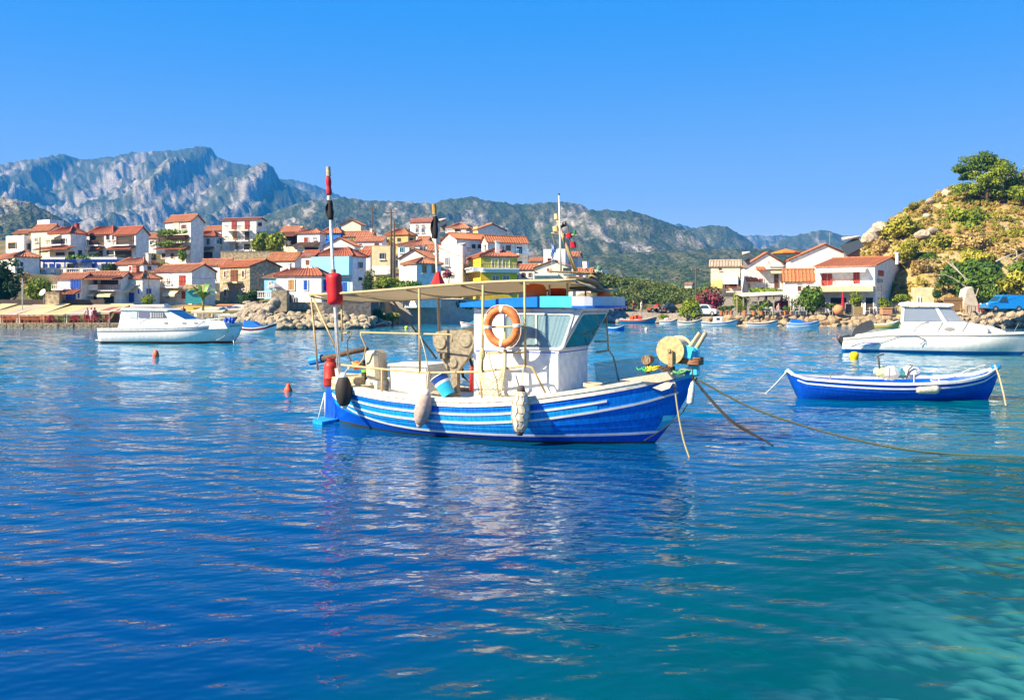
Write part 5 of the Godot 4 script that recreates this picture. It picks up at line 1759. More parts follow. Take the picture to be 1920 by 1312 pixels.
		m.tube([fr.at(q[0][0], q[0][1], 0.0), fr.at(q[1][0], q[1][1], 0.0)], q[2], 9)
		put(q[3], m.mesh(), M(q[4][0], q[4][1], q[4][2], 0.4, "paint"), mast)
	m = MB.new()
	m.tube(fr.line([[1048, 366, 0.1], [1052, 512, 0.1]]), [0.012, 0.020], 7)
	var an := put("aerial", m.mesh(true), M(0.78, 0.77, 0.7, 0.4), o)
	m = MB.new()
	m.ball(fr.at(1048, 364, 0.1), Vector3(0.02, 0.02, 0.02), 8, 5)
	put("tip", m.mesh(true), M(0.03, 0.03, 0.03, 0.5), an)

	# deck gear that is bolted down
	m = MB.new()
	var ha := fr.at(731, 746, 0.45)
	var hb := fr.at(803, 692, 0.45)
	m.cbox(Vector3((ha.x + hb.x) / 2, (ha.y + hb.y) / 2, 0.05), Vector3(hb.x - ha.x, hb.y - ha.y + 0.1, 0.9), 0.03)
	var hatch := put("engine_hatch", m.mesh(), M(0.80, 0.77, 0.70, 0.5, "paint"), o)
	m = MB.new()
	m.cbox(Vector3((ha.x + hb.x) / 2, hb.y + 0.06, 0.05), Vector3(hb.x - ha.x + 0.08, 0.06, 0.98), 0.02)
	put("lid", m.mesh(), white, hatch)
	# net hauler
	var hz := 0.62
	var pts := []
	for q in [[811, 630], [818, 622], [836, 619], [868, 618], [884, 622], [890, 634], [886, 652], [876, 672], [862, 690], [857, 700], [857, 740], [846, 740], [845, 700], [836, 690], [822, 664], [812, 645]]:
		var v := fr.at(q[0], q[1], hz)
		pts.append(Vector2(v.x, v.y))
	m = MB.new()
	m.prism(pts, hz - 0.12, hz)
	var haul := put("net_hauler", m.mesh(), M(0.34, 0.29, 0.21, 0.45, "worn", 0.3), o)
	for q in [[826, 642, 14.0], [873, 638, 14.0], [849, 680, 11.0]]:
		var v := fr.at(q[0], q[1], hz)
		var r: float = q[2] / 1663.0 * 16.4
		m = MB.new()
		m.lathe([Vector2(0, 0.02), Vector2(r * 0.85, 0.02), Vector2(r, 0.0), Vector2(r, -0.02), Vector2(0, -0.02)], 24, Transform3D(Basis(Vector3(1, 0, 0), Vector3(0, 0, 1), Vector3(0, -1, 0)), v + Vector3(0, 0, 0.012)))
		put("drum_plate", m.mesh(), M(0.38, 0.33, 0.24, 0.45, "worn", 0.3), haul)
	for q in [[829, 640, 0.22], [872, 638, 0.25]]:
		var v := fr.at(q[0], q[1], hz)
		m = MB.new()
		m.lathe([Vector2(0, 0.16), Vector2(q[2], 0.16), Vector2(q[2] * 0.8, 0.0), Vector2(q[2], -0.14), Vector2(0, -0.14)], 20, Transform3D(Basis(Vector3(1, 0, 0), Vector3(0, 0, 1), Vector3(0, -1, 0)), v + Vector3(0.04, 0.01, -0.3)))
		put("drum", m.mesh(true), M(0.05, 0.05, 0.05, 0.6, "worn"), haul)
	m = MB.new()
	m.cbox(fr.at(834, 667, hz) + Vector3(0, 0, 0.06), Vector3(0.14, 0.11, 0.12), 0.01)
	put("valve_block", m.mesh(), M(0.26, 0.22, 0.15, 0.5, "worn"), haul)
	m = MB.new()
	m.tube(fr.line([[879, 666, 0.4], [887, 690, 0.4], [882, 718, 0.4], [868, 706, 0.4], [866, 690, 0.4]]), 0.03, 8)
	put("hose", m.mesh(true), M(0.04, 0.04, 0.04, 0.6), haul)
	# aft seat, aft thwart, stern box
	m = MB.new()
	var sa := fr.at(694, 712, 0.55)
	m.cbox(sa + Vector3(0.15, 0.29, 0), Vector3(0.30, 0.62, 0.42), 0.06, Basis(Vector3.BACK, 0.09))
	var seat := put("helm_seat", m.mesh(), M(0.68, 0.58, 0.40, 0.75, "cloth"), o)
	m = MB.new()
	m.cbox(sa + Vector3(0.17, -0.13, 0), Vector3(0.30, 0.30, 0.40), 0.02)
	put("seat_box", m.mesh(), M(0.74, 0.68, 0.56, 0.6, "worn"), seat)
	m = MB.new()
	m.cbox(fr.at(672, 716, 0.1) + Vector3(0, 0, 0), Vector3(0.6, 0.28, 1.1), 0.02)
	put("thwart", m.mesh(), M(0.55, 0.46, 0.30, 0.7, "worn"), o)
	# bow reel on its stand
	var rc := fr.at(1257, 657, 0.24)
	m = MB.new()
	var ax := Transform3D(Basis(Vector3(1, 0, 0), Vector3(0, 0, 1), Vector3(0, -1, 0)), rc)
	m.lathe([Vector2(0, 0.015), Vector2(0.245, 0.015), Vector2(0.25, 0.0), Vector2(0.245, -0.015), Vector2(0, -0.015)], 32, ax)
	var reel := put("line_reel", m.mesh(), M(0.60, 0.44, 0.22, 0.8, "worn"), o)
	m = MB.new()
	ax.origin = rc + Vector3(0.04, 0.0, -0.42)
	m.lathe([Vector2(0, 0.40), Vector2(0.21, 0.40), Vector2(0.21, 0.02), Vector2(0.25, 0.015), Vector2(0.25, -0.015), Vector2(0, -0.015)], 32, ax)
	put("drum", m.mesh(), M(0.66, 0.54, 0.34, 0.8, "cloth"), reel)
	m = MB.new()
	m.tube([rc + Vector3(0, 0, 0.10), rc + Vector3(0, 0, -0.5)], 0.03, 8)
	m.cbox(rc + Vector3(0.02, -0.2, 0.05), Vector3(0.09, 0.42, 0.05), 0.01)
	put("stand", m.mesh(), M(0.40, 0.28, 0.14, 0.7, "worn"), reel)
	m = MB.new()
	var rl := fr.at(1215, 674, 0.2)
	m.lathe([Vector2(0, 0.12), Vector2(0.085, 0.12), Vector2(0.085, -0.12), Vector2(0, -0.12)], 18, Transform3D(Basis(Vector3(1, 0, 0), Vector3(0, 0, 1), Vector3(0, -1, 0)), rl))
	m.cbox(rl + Vector3(0, -0.15, 0), Vector3(0.06, 0.2, 0.08), 0.01)
	put("fairlead_roller", m.mesh(), M(0.30, 0.21, 0.14, 0.8, "wood"), o)
	for q in [[[1284, 664], [1313, 624]], [[1297, 667], [1324, 624]]]:
		m = MB.new()
		m.tube([fr.at(q[0][0], q[0][1], 0.0), fr.at(q[1][0], q[1][1], 0.0)], 0.038, 10)
		put("bow_rod", m.mesh(true), M(0.50, 0.42, 0.26, 0.4, "worn"), o)
	m = MB.new()
	m.box(fr.at(1176, 694, -0.85), Vector3(1.3, 0.42, 0.012), Basis(Vector3.BACK, 0.12))
	var nm := StandardMaterial3D.new()
	nm.albedo_color = Color(0.45, 0.55, 0.62, 0.32)
	nm.transparency = BaseMaterial3D.TRANSPARENCY_ALPHA
	nm.roughness = 0.6
	put("net_screen", m.mesh(), nm, o)
	gear(fr)


func window_panel(o: Node3D, xf: Transform3D, poly: Array, mid: Vector2, curtained: bool) -> void:
	# rounded outline round `poly`, which is given in the panel's own plane (shifted by mid)
	var ring := func(grow: float) -> Array:
		var out := []
		var n := poly.size()
		for i in n:
			var p: Vector2 = poly[i] - mid
			var a: Vector2 = (poly[(i - 1 + n) % n] - poly[i]).normalized()
			var b: Vector2 = (poly[(i + 1) % n] - poly[i]).normalized()
			var r := 0.09
			var off := -(a + b).normalized() * grow * 1.35
			for k in 6:
				var t := k / 5.0
				var q := p + a * r * (1.0 - t) * (1.0 - t) + b * r * t * t
				out.append(q + off)
		return out
	var outer: Array = ring.call(0.045)
	var inner: Array = ring.call(0.0)
	var m := MB.new()
	m.xf = xf
	for i in outer.size():
		var j := (i + 1) % outer.size()
		var a := Vector3(outer[i].x, outer[i].y, 0.022)
		var b := Vector3(outer[j].x, outer[j].y, 0.022)
		var c := Vector3(inner[j].x, inner[j].y, 0.030)
		var d := Vector3(inner[i].x, inner[i].y, 0.030)
		m.quad(a, b, c, d)
		m.quad(Vector3(a.x, a.y, 0), Vector3(b.x, b.y, 0), b, a)
		m.quad(d, c, Vector3(c.x, c.y, 0.004), Vector3(d.x, d.y, 0.004))
	var fr := put("window", m.mesh(), M(0.60, 0.61, 0.62, 0.4, "paint"), o)
	m = MB.new()
	m.xf = xf
	if curtained:
		var lo: Vector2 = poly[0] - mid
		var hi: Vector2 = poly[2] - mid
		var n := 60
		for i in n:
			var u0 := float(i) / n
			var u1 := (i + 1.0) / n
			var top0 := Vector2(lerpf(lo.x, hi.x, u0), hi.y)
			var top1 := Vector2(lerpf(lo.x, hi.x, u1), hi.y)
			var b0 := Vector2(lerpf(lo.x, (poly[1] - mid).x, u0), lo.y)
			var b1 := Vector2(lerpf(lo.x, (poly[1] - mid).x, u1), lo.y)
			var z0 := 0.008 + 0.005 * sin(i * 1.3 + 2.0 * sin(i * 0.37))
			var z1 := 0.008 + 0.005 * sin((i + 1) * 1.3 + 2.0 * sin((i + 1) * 0.37))
			m.quad(Vector3(b0.x, b0.y, z0), Vector3(b1.x, b1.y, z1), Vector3(top1.x, top1.y, z1), Vector3(top0.x, top0.y, z0))
		put("curtain", m.mesh(), M(0.42, 0.53, 0.60, 0.9, "cloth"), fr)
		m = MB.new()
		m.xf = xf
		m.prism(inner, 0.020, 0.022)
		var gm := StandardMaterial3D.new()
		gm.albedo_color = Color(0.45, 0.62, 0.68, 0.25)
		gm.transparency = BaseMaterial3D.TRANSPARENCY_ALPHA
		gm.roughness = 0.03
		put("pane", m.mesh(), gm, fr)
		m = MB.new()
		m.xf = xf
		m.box(Vector3(0.0, (lo.y + hi.y) / 2, 0.026), Vector3(0.035, hi.y - lo.y, 0.014))
		put("mullion", m.mesh(), M(0.45, 0.46, 0.45, 0.4), fr)
	else:
		m.prism(inner, 0.004, 0.018)
		put("pane", m.mesh(), glass(0.01, 0.13, 0.15), fr)
		m = MB.new()
		m.xf = xf
		m.prism([inner[2], inner[2] + Vector2(0.22, 0.0), inner[-4] + Vector2(0.10, 0), inner[-4]], 0.0182, 0.019)


func fender(called: String, label: String, fr: Frame, top: Array, bottom: Array, z: float, r: float, body: Material, tip: Material, rope_from: Array, netted: bool) -> void:
	var a := fr.at(top[0], top[1], z)
	var b := fr.at(bottom[0], bottom[1], z)
	var o := base(called, Vector3.ZERO, 0, label, "fender", "fenders along the fishing boat's side")
	into(o, fr)
	var ax := (a - b).normalized()
	var len := a.distance_to(b)
	var t := Transform3D(Basis(Quaternion(Vector3.UP, ax)), b)
	var m := MB.new()
	var prof := []
	for i in 15:
		var q := i / 14.0
		prof.append(Vector2(r * pow(maxf(sin(PI * q), 0.0), 0.42), len * q))
	prof[0].x = 0.0; prof[14].x = 0.0
	m.lathe(prof, 20, t)
	put("float", m.mesh(true), body, o)
	for e in [[-0.02, 0.09], [len - 0.07, len + 0.05]]:
		m = MB.new()
		m.lathe([Vector2(0, e[0]), Vector2(r * 0.42, e[0]), Vector2(r * 0.5, e[0] + 0.03), Vector2(r * 0.3, e[1]), Vector2(0, e[1])] if e[0] > 0 else [Vector2(0, e[0]), Vector2(r * 0.3, e[0]), Vector2(r * 0.55, e[1]), Vector2(0, e[1])], 12, t)
		put("cap", m.mesh(true), tip, o)
	if netted:
		m = MB.new()
		for k in 8:
			var path := []
			for i in 11:
				var q := 0.06 + 0.88 * i / 10.0
				var w := TAU * k / 8.0 + 0.15 * sin(i * 2.0)
				var rr := r * pow(sin(PI * q), 0.42) + 0.006
				path.append(t * Vector3(cos(w) * rr, len * q, sin(w) * rr))
			m.tube(path, 0.006, 4)
		for i in 5:
			var q := 0.15 + 0.7 * i / 4.0
			var rr := r * pow(sin(PI * q), 0.42) + 0.006
			var path := []
			for k in 12: path.append(t * Vector3(cos(TAU * k / 12) * rr, len * q + 0.02 * sin(k * 2.0), sin(TAU * k / 12) * rr))
			m.tube(path, 0.006, 4, true)
		put("netting", m.mesh(), M(0.40, 0.31, 0.18, 0.9), o).set_meta("kind", "stuff")
	m = MB.new()
	var c := fr.at(rope_from[0], rope_from[1], 1.10)
	m.tube([c, c.lerp(a, 0.5) + Vector3(0.01, 0, 0.02), a], 0.012, 6)
	m.tube([c + Vector3(0.03, 0.02, 0), c + Vector3(0, -0.05, 0.03), c + Vector3(-0.03, 0.02, 0)], 0.014, 6)
	put("rope", m.mesh(true), M(0.56, 0.47, 0.32, 0.9, "cloth"), o)


func gear(fr: Frame) -> void:
	# lifebuoy tied to the frame beside the wheelhouse
	var c := fr.at(942, 612, 1.17)
	var o := base("lifebuoy", Vector3.ZERO, 0, "orange ring lifebuoy with white bands tied outside the wheelhouse", "lifebuoy")
	into(o, fr)
	var m := MB.new()
	var path := []
	for k in 36: path.append(c + Vector3(cos(TAU * k / 36) * 0.292, sin(TAU * k / 36) * 0.305, 0))
	m.tube(path, 0.074, 14, true)
	put("ring", m.mesh(true), M(0.72, 0.19, 0.055, 0.6, "worn"), o)
	for w in [PI / 2, PI + 0.05, 0.05, -PI / 2]:
		m = MB.new()
		path = []
		for k in 4:
			var a: float = w + (k - 1.5) * 0.07
			path.append(c + Vector3(cos(a) * 0.292, sin(a) * 0.305, 0))
		m.tube(path, 0.079, 14)
		put("band", m.mesh(true), M(0.78, 0.74, 0.66, 0.6, "worn"), o)
	m = MB.new()
	path = []
	for k in 25:
		var w := TAU * k / 24.0
		var rr := 0.375 + 0.025 * absf(sin(w * 2.0))
		path.append(c + Vector3(cos(w) * rr, sin(w) * rr * 1.04 - 0.01, 0.02))
	m.tube(path, 0.007, 5)
	put("grab_line", m.mesh(true), M(0.7, 0.62, 0.48, 0.9), o)
	# fenders
	fender("fender", "black fender with a white tip hanging near the stern", fr, [643, 703], [645, 764], 1.12, 0.165, M(0.035, 0.03, 0.028, 0.7, "cloth"), M(0.7, 0.7, 0.68, 0.5), [655, 688], false)
	fender("fender", "scuffed grey and pink fender hanging amidships, tilted", fr, [800, 735], [786, 799], 1.36, 0.155, M(0.46, 0.36, 0.32, 0.8, "worn"), M(0.5, 0.45, 0.42, 0.8), [803, 699], false)
	fender("fender", "white fender in a rope net hanging below the wheelhouse", fr, [977, 728], [975, 814], 1.36, 0.16, M(0.72, 0.66, 0.54, 0.7, "worn"), M(0.07, 0.06, 0.05, 0.8), [982, 687], true)
	# bucket
	var b0 := fr.at(842, 741, 1.0)
	var b1 := fr.at(822, 706, 1.0)
	var t := Transform3D(Basis(Quaternion(Vector3.UP, (b1 - b0).normalized())), b0)
	var len := b0.distance_to(b1)
	o = base("bucket", Vector3.ZERO, 0, "tilted bucket, turquoise below a white band and a dark blue rim", "bucket")
	into(o, fr)
	for q in [["body", 0.0, 0.58, [0.03, 0.42, 0.66]], ["white_band", 0.58, 0.70, [0.8, 0.8, 0.78]], ["upper_band", 0.70, 0.96, [0.01, 0.06, 0.32]], ["rim", 0.96, 1.0, [0.75, 0.75, 0.74]]]:
		m = MB.new()
		var r0 := lerpf(0.125, 0.165, q[1])
		var r1 := lerpf(0.125, 0.165, q[2])
		var ex := 0.01 if q[0] == "rim" else 0.0
		var pf := [Vector2(r0 + ex, len * q[1]), Vector2(r1 + ex, len * q[2]), Vector2(r1 - 0.012, len * q[2]), Vector2(r0 - 0.012, len * q[1])]
		if q[1] == 0.0: pf.push_front(Vector2(0, 0))
		m.lathe(pf, 24, t)
		put(q[0], m.mesh(), M(q[3][0], q[3][1], q[3][2], 0.4, "paint"), o)
	m = MB.new()
	path = []
	for k in 9: path.append(t * Vector3(cos(PI * k / 8) * 0.17, len * 0.96 + sin(PI * k / 8) * 0.12, sin(PI * k / 8) * 0.08))
	m.tube(path, 0.006, 5)
	put("handle", m.mesh(true), M(0.08, 0.08, 0.09, 0.4), o)
	# gas cylinder
	var g0 := fr.at(619, 724, 0.55)
	o = base("gas_cylinder", Vector3.ZERO, 0, "red dented gas cylinder standing at the stern", "gas cylinder")
	into(o, fr)
	m = MB.new()
	m.lathe([Vector2(0, 0), Vector2(0.13, 0), Vector2(0.14, 0.03), Vector2(0.14, 0.15), Vector2(0.147, 0.16), Vector2(0.147, 0.18), Vector2(0.14, 0.19), Vector2(0.14, 0.40), Vector2(0.12, 0.48), Vector2(0.06, 0.525), Vector2(0, 0.53)], 24, Transform3D(Basis(Vector3.BACK, -0.03), g0))
	put("tank", m.mesh(true), M(0.46, 0.035, 0.025, 0.5, "worn"), o)
	m = MB.new()
	m.lathe([Vector2(0.085, 0.50), Vector2(0.09, 0.58), Vector2(0.08, 0.58), Vector2(0.075, 0.50)], 18, Transform3D(Basis(Vector3.BACK, -0.03), g0))
	put("collar", m.mesh(), M(0.40, 0.03, 0.02, 0.5, "worn"), o)
	# oar or boat hook laid over the stern
	o = base("oar", Vector3.ZERO, 0, "brown oar with a blue painted end lying across the stern", "oar")
	into(o, fr)
	m = MB.new()
	m.tube(fr.line([[689, 654, -0.3], [640, 664, -0.3], [604, 673, -0.3]]), [0.045, 0.055, 0.065], 8)
	put("shaft", m.mesh(true), M(0.14, 0.09, 0.06, 0.8, "wood"), o)
	m = MB.new()
	m.tube(fr.line([[604, 672, -0.3], [582, 677, -0.3]]), [0.10, 0.095], 10)
	put("painted_end", m.mesh(), M(0.01, 0.22, 0.62, 0.5, "paint"), o)
	# small stuff by the stern thwart
	o = base("float", Vector3.ZERO, 0, "small orange float lying on the aft thwart", "float")
	into(o, fr)
	m = MB.new()
	m.ball(fr.at(669, 685, 0.15), Vector3(0.11, 0.095, 0.11), 14, 10)
	put("ball", m.mesh(true), M(0.72, 0.16, 0.03, 0.5, "paint"), o)
	o = base("outboard_motor", Vector3.ZERO, 0, "little black motor with a green stripe beside the orange float", "motor")
	into(o, fr)
	m = MB.new()
	m.ball(fr.at(685, 682, 0.25), Vector3(0.075, 0.085, 0.10), 12, 8)
	put("cowl", m.mesh(true), M(0.03, 0.03, 0.03, 0.4), o)
	m = MB.new()
	m.lathe([Vector2(0, -0.05), Vector2(0.082, -0.05), Vector2(0.082, 0.0), Vector2(0, 0.0)], 14, Transform3D(Basis.IDENTITY, fr.at(685, 693, 0.25)))
	put("green_stripe", m.mesh(), M(0.16, 0.5, 0.05, 0.4), o)
	m = MB.new()
	m.cbox(fr.at(684, 708, 0.25), Vector3(0.12, 0.24, 0.12), 0.02)
	put("leg", m.mesh(), M(0.035, 0.03, 0.03, 0.5), o)
	o = base("fire_bottle", Vector3.ZERO, 0, "narrow dark red bottle standing against the wheelhouse's rear wall", "bottle")
	into(o, fr)
	m = MB.new()
	m.lathe([Vector2(0, 0), Vector2(0.045, 0), Vector2(0.045, 0.42), Vector2(0.02, 0.48), Vector2(0, 0.48)], 12, Transform3D(Basis.IDENTITY, fr.at(884, 734, 0.5)))
	put("bottle", m.mesh(true), M(0.36, 0.03, 0.03, 0.4), o)
	# coiled hose hung on the frame
	o = base("coiled_rope", Vector3.ZERO, 0, "cream coils of rope hanging in loops from the frame below the lifebuoy", "rope")
	into(o, fr)
	m = MB.new()
	rng.seed = 8
	for k in 9:
		var dx := rng.randf_range(-5, 5)
		var lo := 712.0 + k * 4.0
		m.tube(fr.line([[903 + dx * 0.3, 652, 1.12], [899 + dx * 0.6, 690, 1.14], [906 + dx, lo - 8, 1.15], [922 + dx, lo, 1.16], [938 + dx * 0.6, lo - 10, 1.15], [945 + dx * 0.5, 690, 1.14], [946 + dx * 0.3, 655, 1.12]]), 0.013, 6)
	m.tube(fr.line([[915, 662, 1.16], [922, 690, 1.17], [930, 712, 1.17], [936, 744, 1.15]]), 0.016, 6)
	put("coils", m.mesh(true), M(0.62, 0.52, 0.33, 0.9, "cloth"), o).set_meta("kind", "stuff")
	m = MB.new()
	m.ball(fr.at(905, 664, 1.14), Vector3(0.05, 0.11, 0.05), 8, 6)
	put("knot", m.mesh(), M(0.45, 0.41, 0.20, 0.9, "cloth"), o)
	o = base("coiled_rope", Vector3.ZERO, 0, "coil of pale line lying on the stern deck behind the black fender", "rope")
	into(o, fr)
	m = MB.new()
	for k in 5:
		path = []
		var cc := fr.at(684, 727, 0.65) + Vector3(rng.randf() * 0.06, k * 0.018, rng.randf() * 0.06)
		for q in 16: path.append(cc + Vector3(cos(TAU * q / 16) * 0.26, 0, sin(TAU * q / 16) * 0.17))
		m.tube(path, 0.012, 5, true)
	put("coils", m.mesh(true), M(0.55, 0.46, 0.30, 0.9, "cloth"), o).set_meta("kind", "stuff")
	o = base("coiled_rope", Vector3.ZERO, 0, "small coil of rope on the foredeck in front of the wheelhouse", "rope")
	into(o, fr)
	m = MB.new()
	for k in 4:
		path = []
		var cc := fr.at(1112, 724, 0.55) + Vector3(0, k * 0.016, 0)
		for q in 16: path.append(cc + Vector3(cos(TAU * q / 16) * 0.17, 0, sin(TAU * q / 16) * 0.14))
		m.tube(path, 0.011, 5, true)
	put("coils", m.mesh(true), M(0.60, 0.50, 0.33, 0.9, "cloth"), o).set_meta("kind", "stuff")
	o = base("coiled_rope", Vector3.ZERO, 0, "heap of grey rope on the deck under the net hauler", "rope")
	into(o, fr)
	m = MB.new()
	for k in 7:
		path = []
		var cc := fr.at(838, 742, 0.85) + Vector3(rng.randf() * 0.2 - 0.1, 0.01 + k * 0.012, rng.randf() * 0.1)
		for q in 12: path.append(cc + Vector3(cos(TAU * q / 12) * 0.20, sin(q * 2.0) * 0.01, sin(TAU * q / 12) * 0.12))
		m.tube(path, 0.016, 5, true)
	put("coils", m.mesh(true), M(0.34, 0.29, 0.22, 0.9, "cloth"), o).set_meta("kind", "stuff")
	# floats and net bag on the wheelhouse roof
	for q in [["big orange float on the wheelhouse roof under the canopy", 1004, 548, 0.62, 0.21, 0.19], ["smaller orange float at the front of the wheelhouse roof", 1132, 553, -0.2, 0.13, 0.10]]:
		o = base("float", Vector3.ZERO, 0, q[0], "float")
		into(o, fr)
		m = MB.new()
		m.ball(fr.at(q[1], q[2], q[3]), Vector3(q[4], q[5], q[4]), 20, 14)
		put("ball", m.mesh(true), M(0.75, 0.13, 0.02, 0.5, "paint"), o)
	o = base("net_bag", Vector3.ZERO, 0, "red net bag on the wheelhouse roof beside the big orange float", "bag")
	into(o, fr)
	m = MB.new()
	m.cbox(fr.at(1046, 549, 0.1), Vector3(0.34, 0.17, 0.3), 0.06)
	put("bag", m.mesh(), M(0.42, 0.04, 0.02, 0.9, "worn"), o)
	# bow clutter
	o = base("rope_pile", Vector3.ZERO, 0, "pile of yellow and green line on the bow under the small roller", "rope")
	into(o, fr)
	for q in [["line", 1224, 691, [0.62, 0.50, 0.03], 7], ["line", 1209, 693, [0.05, 0.35, 0.12], 4], ["line", 1276, 697, [0.10, 0.36, 0.12], 4], ["line", 1252, 690, [0.07, 0.05, 0.04], 8]]:
		m = MB.new()
		for k in int(q[4]):
			path = []
			var cc := fr.at(q[1] + rng.randf_range(-7, 7), q[2] + rng.randf_range(-3, 3), 0.25)
			for e in 10: path.append(cc + Vector3(cos(TAU * e / 10) * 0.08, sin(e * 1.7) * 0.02, sin(TAU * e / 10) * 0.09))
			m.tube(path, 0.014, 5, true)
		put("line", m.mesh(true), M(q[3][0], q[3][1], q[3][2], 0.85, "cloth"), o).set_meta("kind", "stuff")
	o = base("anchor", Vector3.ZERO, 0, "grey anchor and cloth draped over the bow rail", "anchor")
	into(o, fr)
	m = MB.new()
	m.prism([Vector2(0, 0), Vector2(0.22, 0.10), Vector2(0.36, 0.10), Vector2(0.30, 0.0), Vector2(0.16, -0.05)], 0.0, 0.05, Transform3D(Basis.IDENTITY, fr.at(1226, 726, 0.5) + Vector3(0, 0, 0.02)))
	put("fluke", m.mesh(), M(0.50, 0.48, 0.44, 0.5, "worn"), o)
	m = MB.new()
	m.tube(fr.line([[1252, 722, 0.5], [1255, 706, 0.45], [1262, 700, 0.4]]), 0.03, 7)
	m.tube(fr.line([[1262, 712, 0.48], [1268, 726, 0.48]]), 0.022, 7)
	put("shank", m.mesh(true), M(0.52, 0.49, 0.42, 0.5, "worn"), o)
	m = MB.new()
	m.prism([Vector2(-0.5, 0), Vector2(0.35, 0.16), Vector2(0.45, 0.05), Vector2(0.2, -0.02)], 0.0, 0.25, Transform3D(Basis.IDENTITY, fr.at(1222, 712, 0.3)))
	put("cloth", m.mesh(), M(0.50, 0.42, 0.32, 0.9, "cloth"), o)
	# marker poles
	o = base("marker_buoy", Vector3.ZERO, 0, "tall marker pole with red and black rags and a red drum float, at the stern", "marker buoy")
	into(o, fr)
	var z := 0.95
	m = MB.new()
	m.tube(fr.line([[615, 318, z], [625, 520, z], [637, 722, z]]), [0.028, 0.036, 0.044], 10)
	put("pole", m.mesh(true), M(0.80, 0.78, 0.74, 0.5, "worn"), o)
	for q in [["can", 615, 313, 616, 330, 0.046, [0.55, 0.45, 0.28]], ["red_rag", 615, 331, 617, 366, 0.052, [0.45, 0.02, 0.03]], ["white_tape", 617, 367, 617, 375, 0.042, [0.75, 0.73, 0.7]], ["collar", 633, 690, 638, 726, 0.065, [0.74, 0.72, 0.68]], ["knot", 625, 505, 625, 515, 0.05, [0.25, 0.2, 0.15]]]:
		m = MB.new()
		var pa := fr.at(q[1], q[2], z)
		var pb := fr.at(q[3], q[4], z)
		var rads := []
		path = []
		for i in 8:
			path.append(pa.lerp(pb, i / 7.0))
			rads.append(q[5] * (1.0 if q[0] != "red_rag" else 0.8 + 0.35 * absf(sin(i * 2.3))))
		m.tube(path, rads, 10)
		put(q[0], m.mesh(q[0] == "red_rag"), M(q[6][0], q[6][1], q[6][2], 0.7, "worn"), o)
	rag(o, fr, [618, 376, 621, 412], 610, z)
	m = MB.new()
	var f0 := fr.at(628.5, 571, z)
	var f1 := fr.at(625.5, 512, z)
	var fl := f0.distance_to(f1)
	m.lathe([Vector2(0, 0), Vector2(0.10, 0.0), Vector2(0.145, 0.04), Vector2(0.158, 0.10), Vector2(0.150, fl * 0.33), Vector2(0.157, fl * 0.5), Vector2(0.150, fl * 0.67), Vector2(0.158, fl - 0.1), Vector2(0.14, fl - 0.03), Vector2(0.09, fl), Vector2(0, fl)], 26, Transform3D(Basis(Quaternion(Vector3.UP, (f1 - f0).normalized())), f0))
	put("drum_float", m.mesh(true), M(0.55, 0.012, 0.02, 0.55, "paint"), o)
	o = base("marker_buoy", Vector3.ZERO, 0, "marker pole with a black flag and red cone standing behind the canopy", "marker buoy")
	into(o, fr)
	z = -1.15
	m = MB.new()
	m.tube(fr.line([[814, 386, z], [820, 520, z], [824, 640, z]]), [0.024, 0.032, 0.036], 9)
	put("pole", m.mesh(true), M(0.62, 0.58, 0.50, 0.6, "worn"), o)
	m = MB.new()
	m.tube(fr.line([[813.5, 383, z], [815, 402, z]]), 0.048, 10)
	put("can", m.mesh(), M(0.50, 0.28, 0.06, 0.4, "worn"), o)
	rag(o, fr, [816, 405, 817, 447], 807, z)
	m = MB.new()
	var k0 := fr.at(821, 538, z)
	m.lathe([Vector2(0, 0), Vector2(0.175, 0), Vector2(0.165, 0.06), Vector2(0.05, 0.30), Vector2(0.03, 0.34), Vector2(0, 0.34)], 8, Transform3D(Basis.IDENTITY, k0))
	put("cone", m.mesh(), M(0.56, 0.012, 0.015, 0.6, "cloth"), o)
	# mooring lines
	var bowp := W(1301, 709, 15.3)
	line_rope("mooring_line", "dark doubled mooring line running down from the bow into the water", [bowp, W(1335, 750, 15.0), W(1375, 790, 14.7), W(1430, 823, 14.5), W(1450, 836, 14.4)], 0.016, [0.03, 0.03, 0.03])
	line_rope("mooring_line", "second strand of the dark mooring line beside the first", [bowp + Vector3(0.02, -0.05, 0), W(1338, 757, 15.0), W(1378, 796, 14.7), W(1428, 823, 14.5)], 0.012, [0.04, 0.035, 0.03])
	line_rope("mooring_line", "long slack mooring rope from the bow across the water to the right edge", [bowp + Vector3(0, 0.02, 0), W(1400, 760, 15.1), W(1500, 796, 14.9), W(1600, 823, 14.75), W(1700, 843, 14.6), W(1800, 852, 14.55), W(1920, 857, 14.4), W(2100, 866, 14.0)], 0.019, [0.10, 0.11, 0.06])
	line_rope("anchor_line", "anchor rope hanging from the bow rail straight into the water", [W(1265, 722, 15.2), W(1272, 775, 15.0), W(1282, 825, 14.6), W(1293, 858, 14.25), W(1296, 872, 14.2)], 0.016, [0.30, 0.26, 0.14])
	line_rope("stem_line", "thin black line sagging along the stem down to the forefoot", [W(1299, 690, 15.25), W(1297, 735, 15.2), W(1281, 772, 15.15), W(1245, 803, 15.2), W(1208, 826, 15.3)], 0.010, [0.03, 0.03, 0.03])
	line_rope("tackle_line", "pale tackle line hanging from the canopy post to the rail", [W(788, 630, 16.1), W(798, 665, 16.0), W(803, 697, 16.0)], 0.012, [0.6, 0.52, 0.36])
	o = base("bottle_float", W(1294, 757, 15.1), 0, "white plastic bottle float hanging under the bow", "float")
	m = MB.new()
	m.lathe([Vector2(0, 0), Vector2(0.05, 0), Vector2(0.06, 0.03), Vector2(0.055, 0.25), Vector2(0.03, 0.36), Vector2(0, 0.40)], 12, Transform3D(Basis(Vector3.BACK, -0.12), Vector3.ZERO))
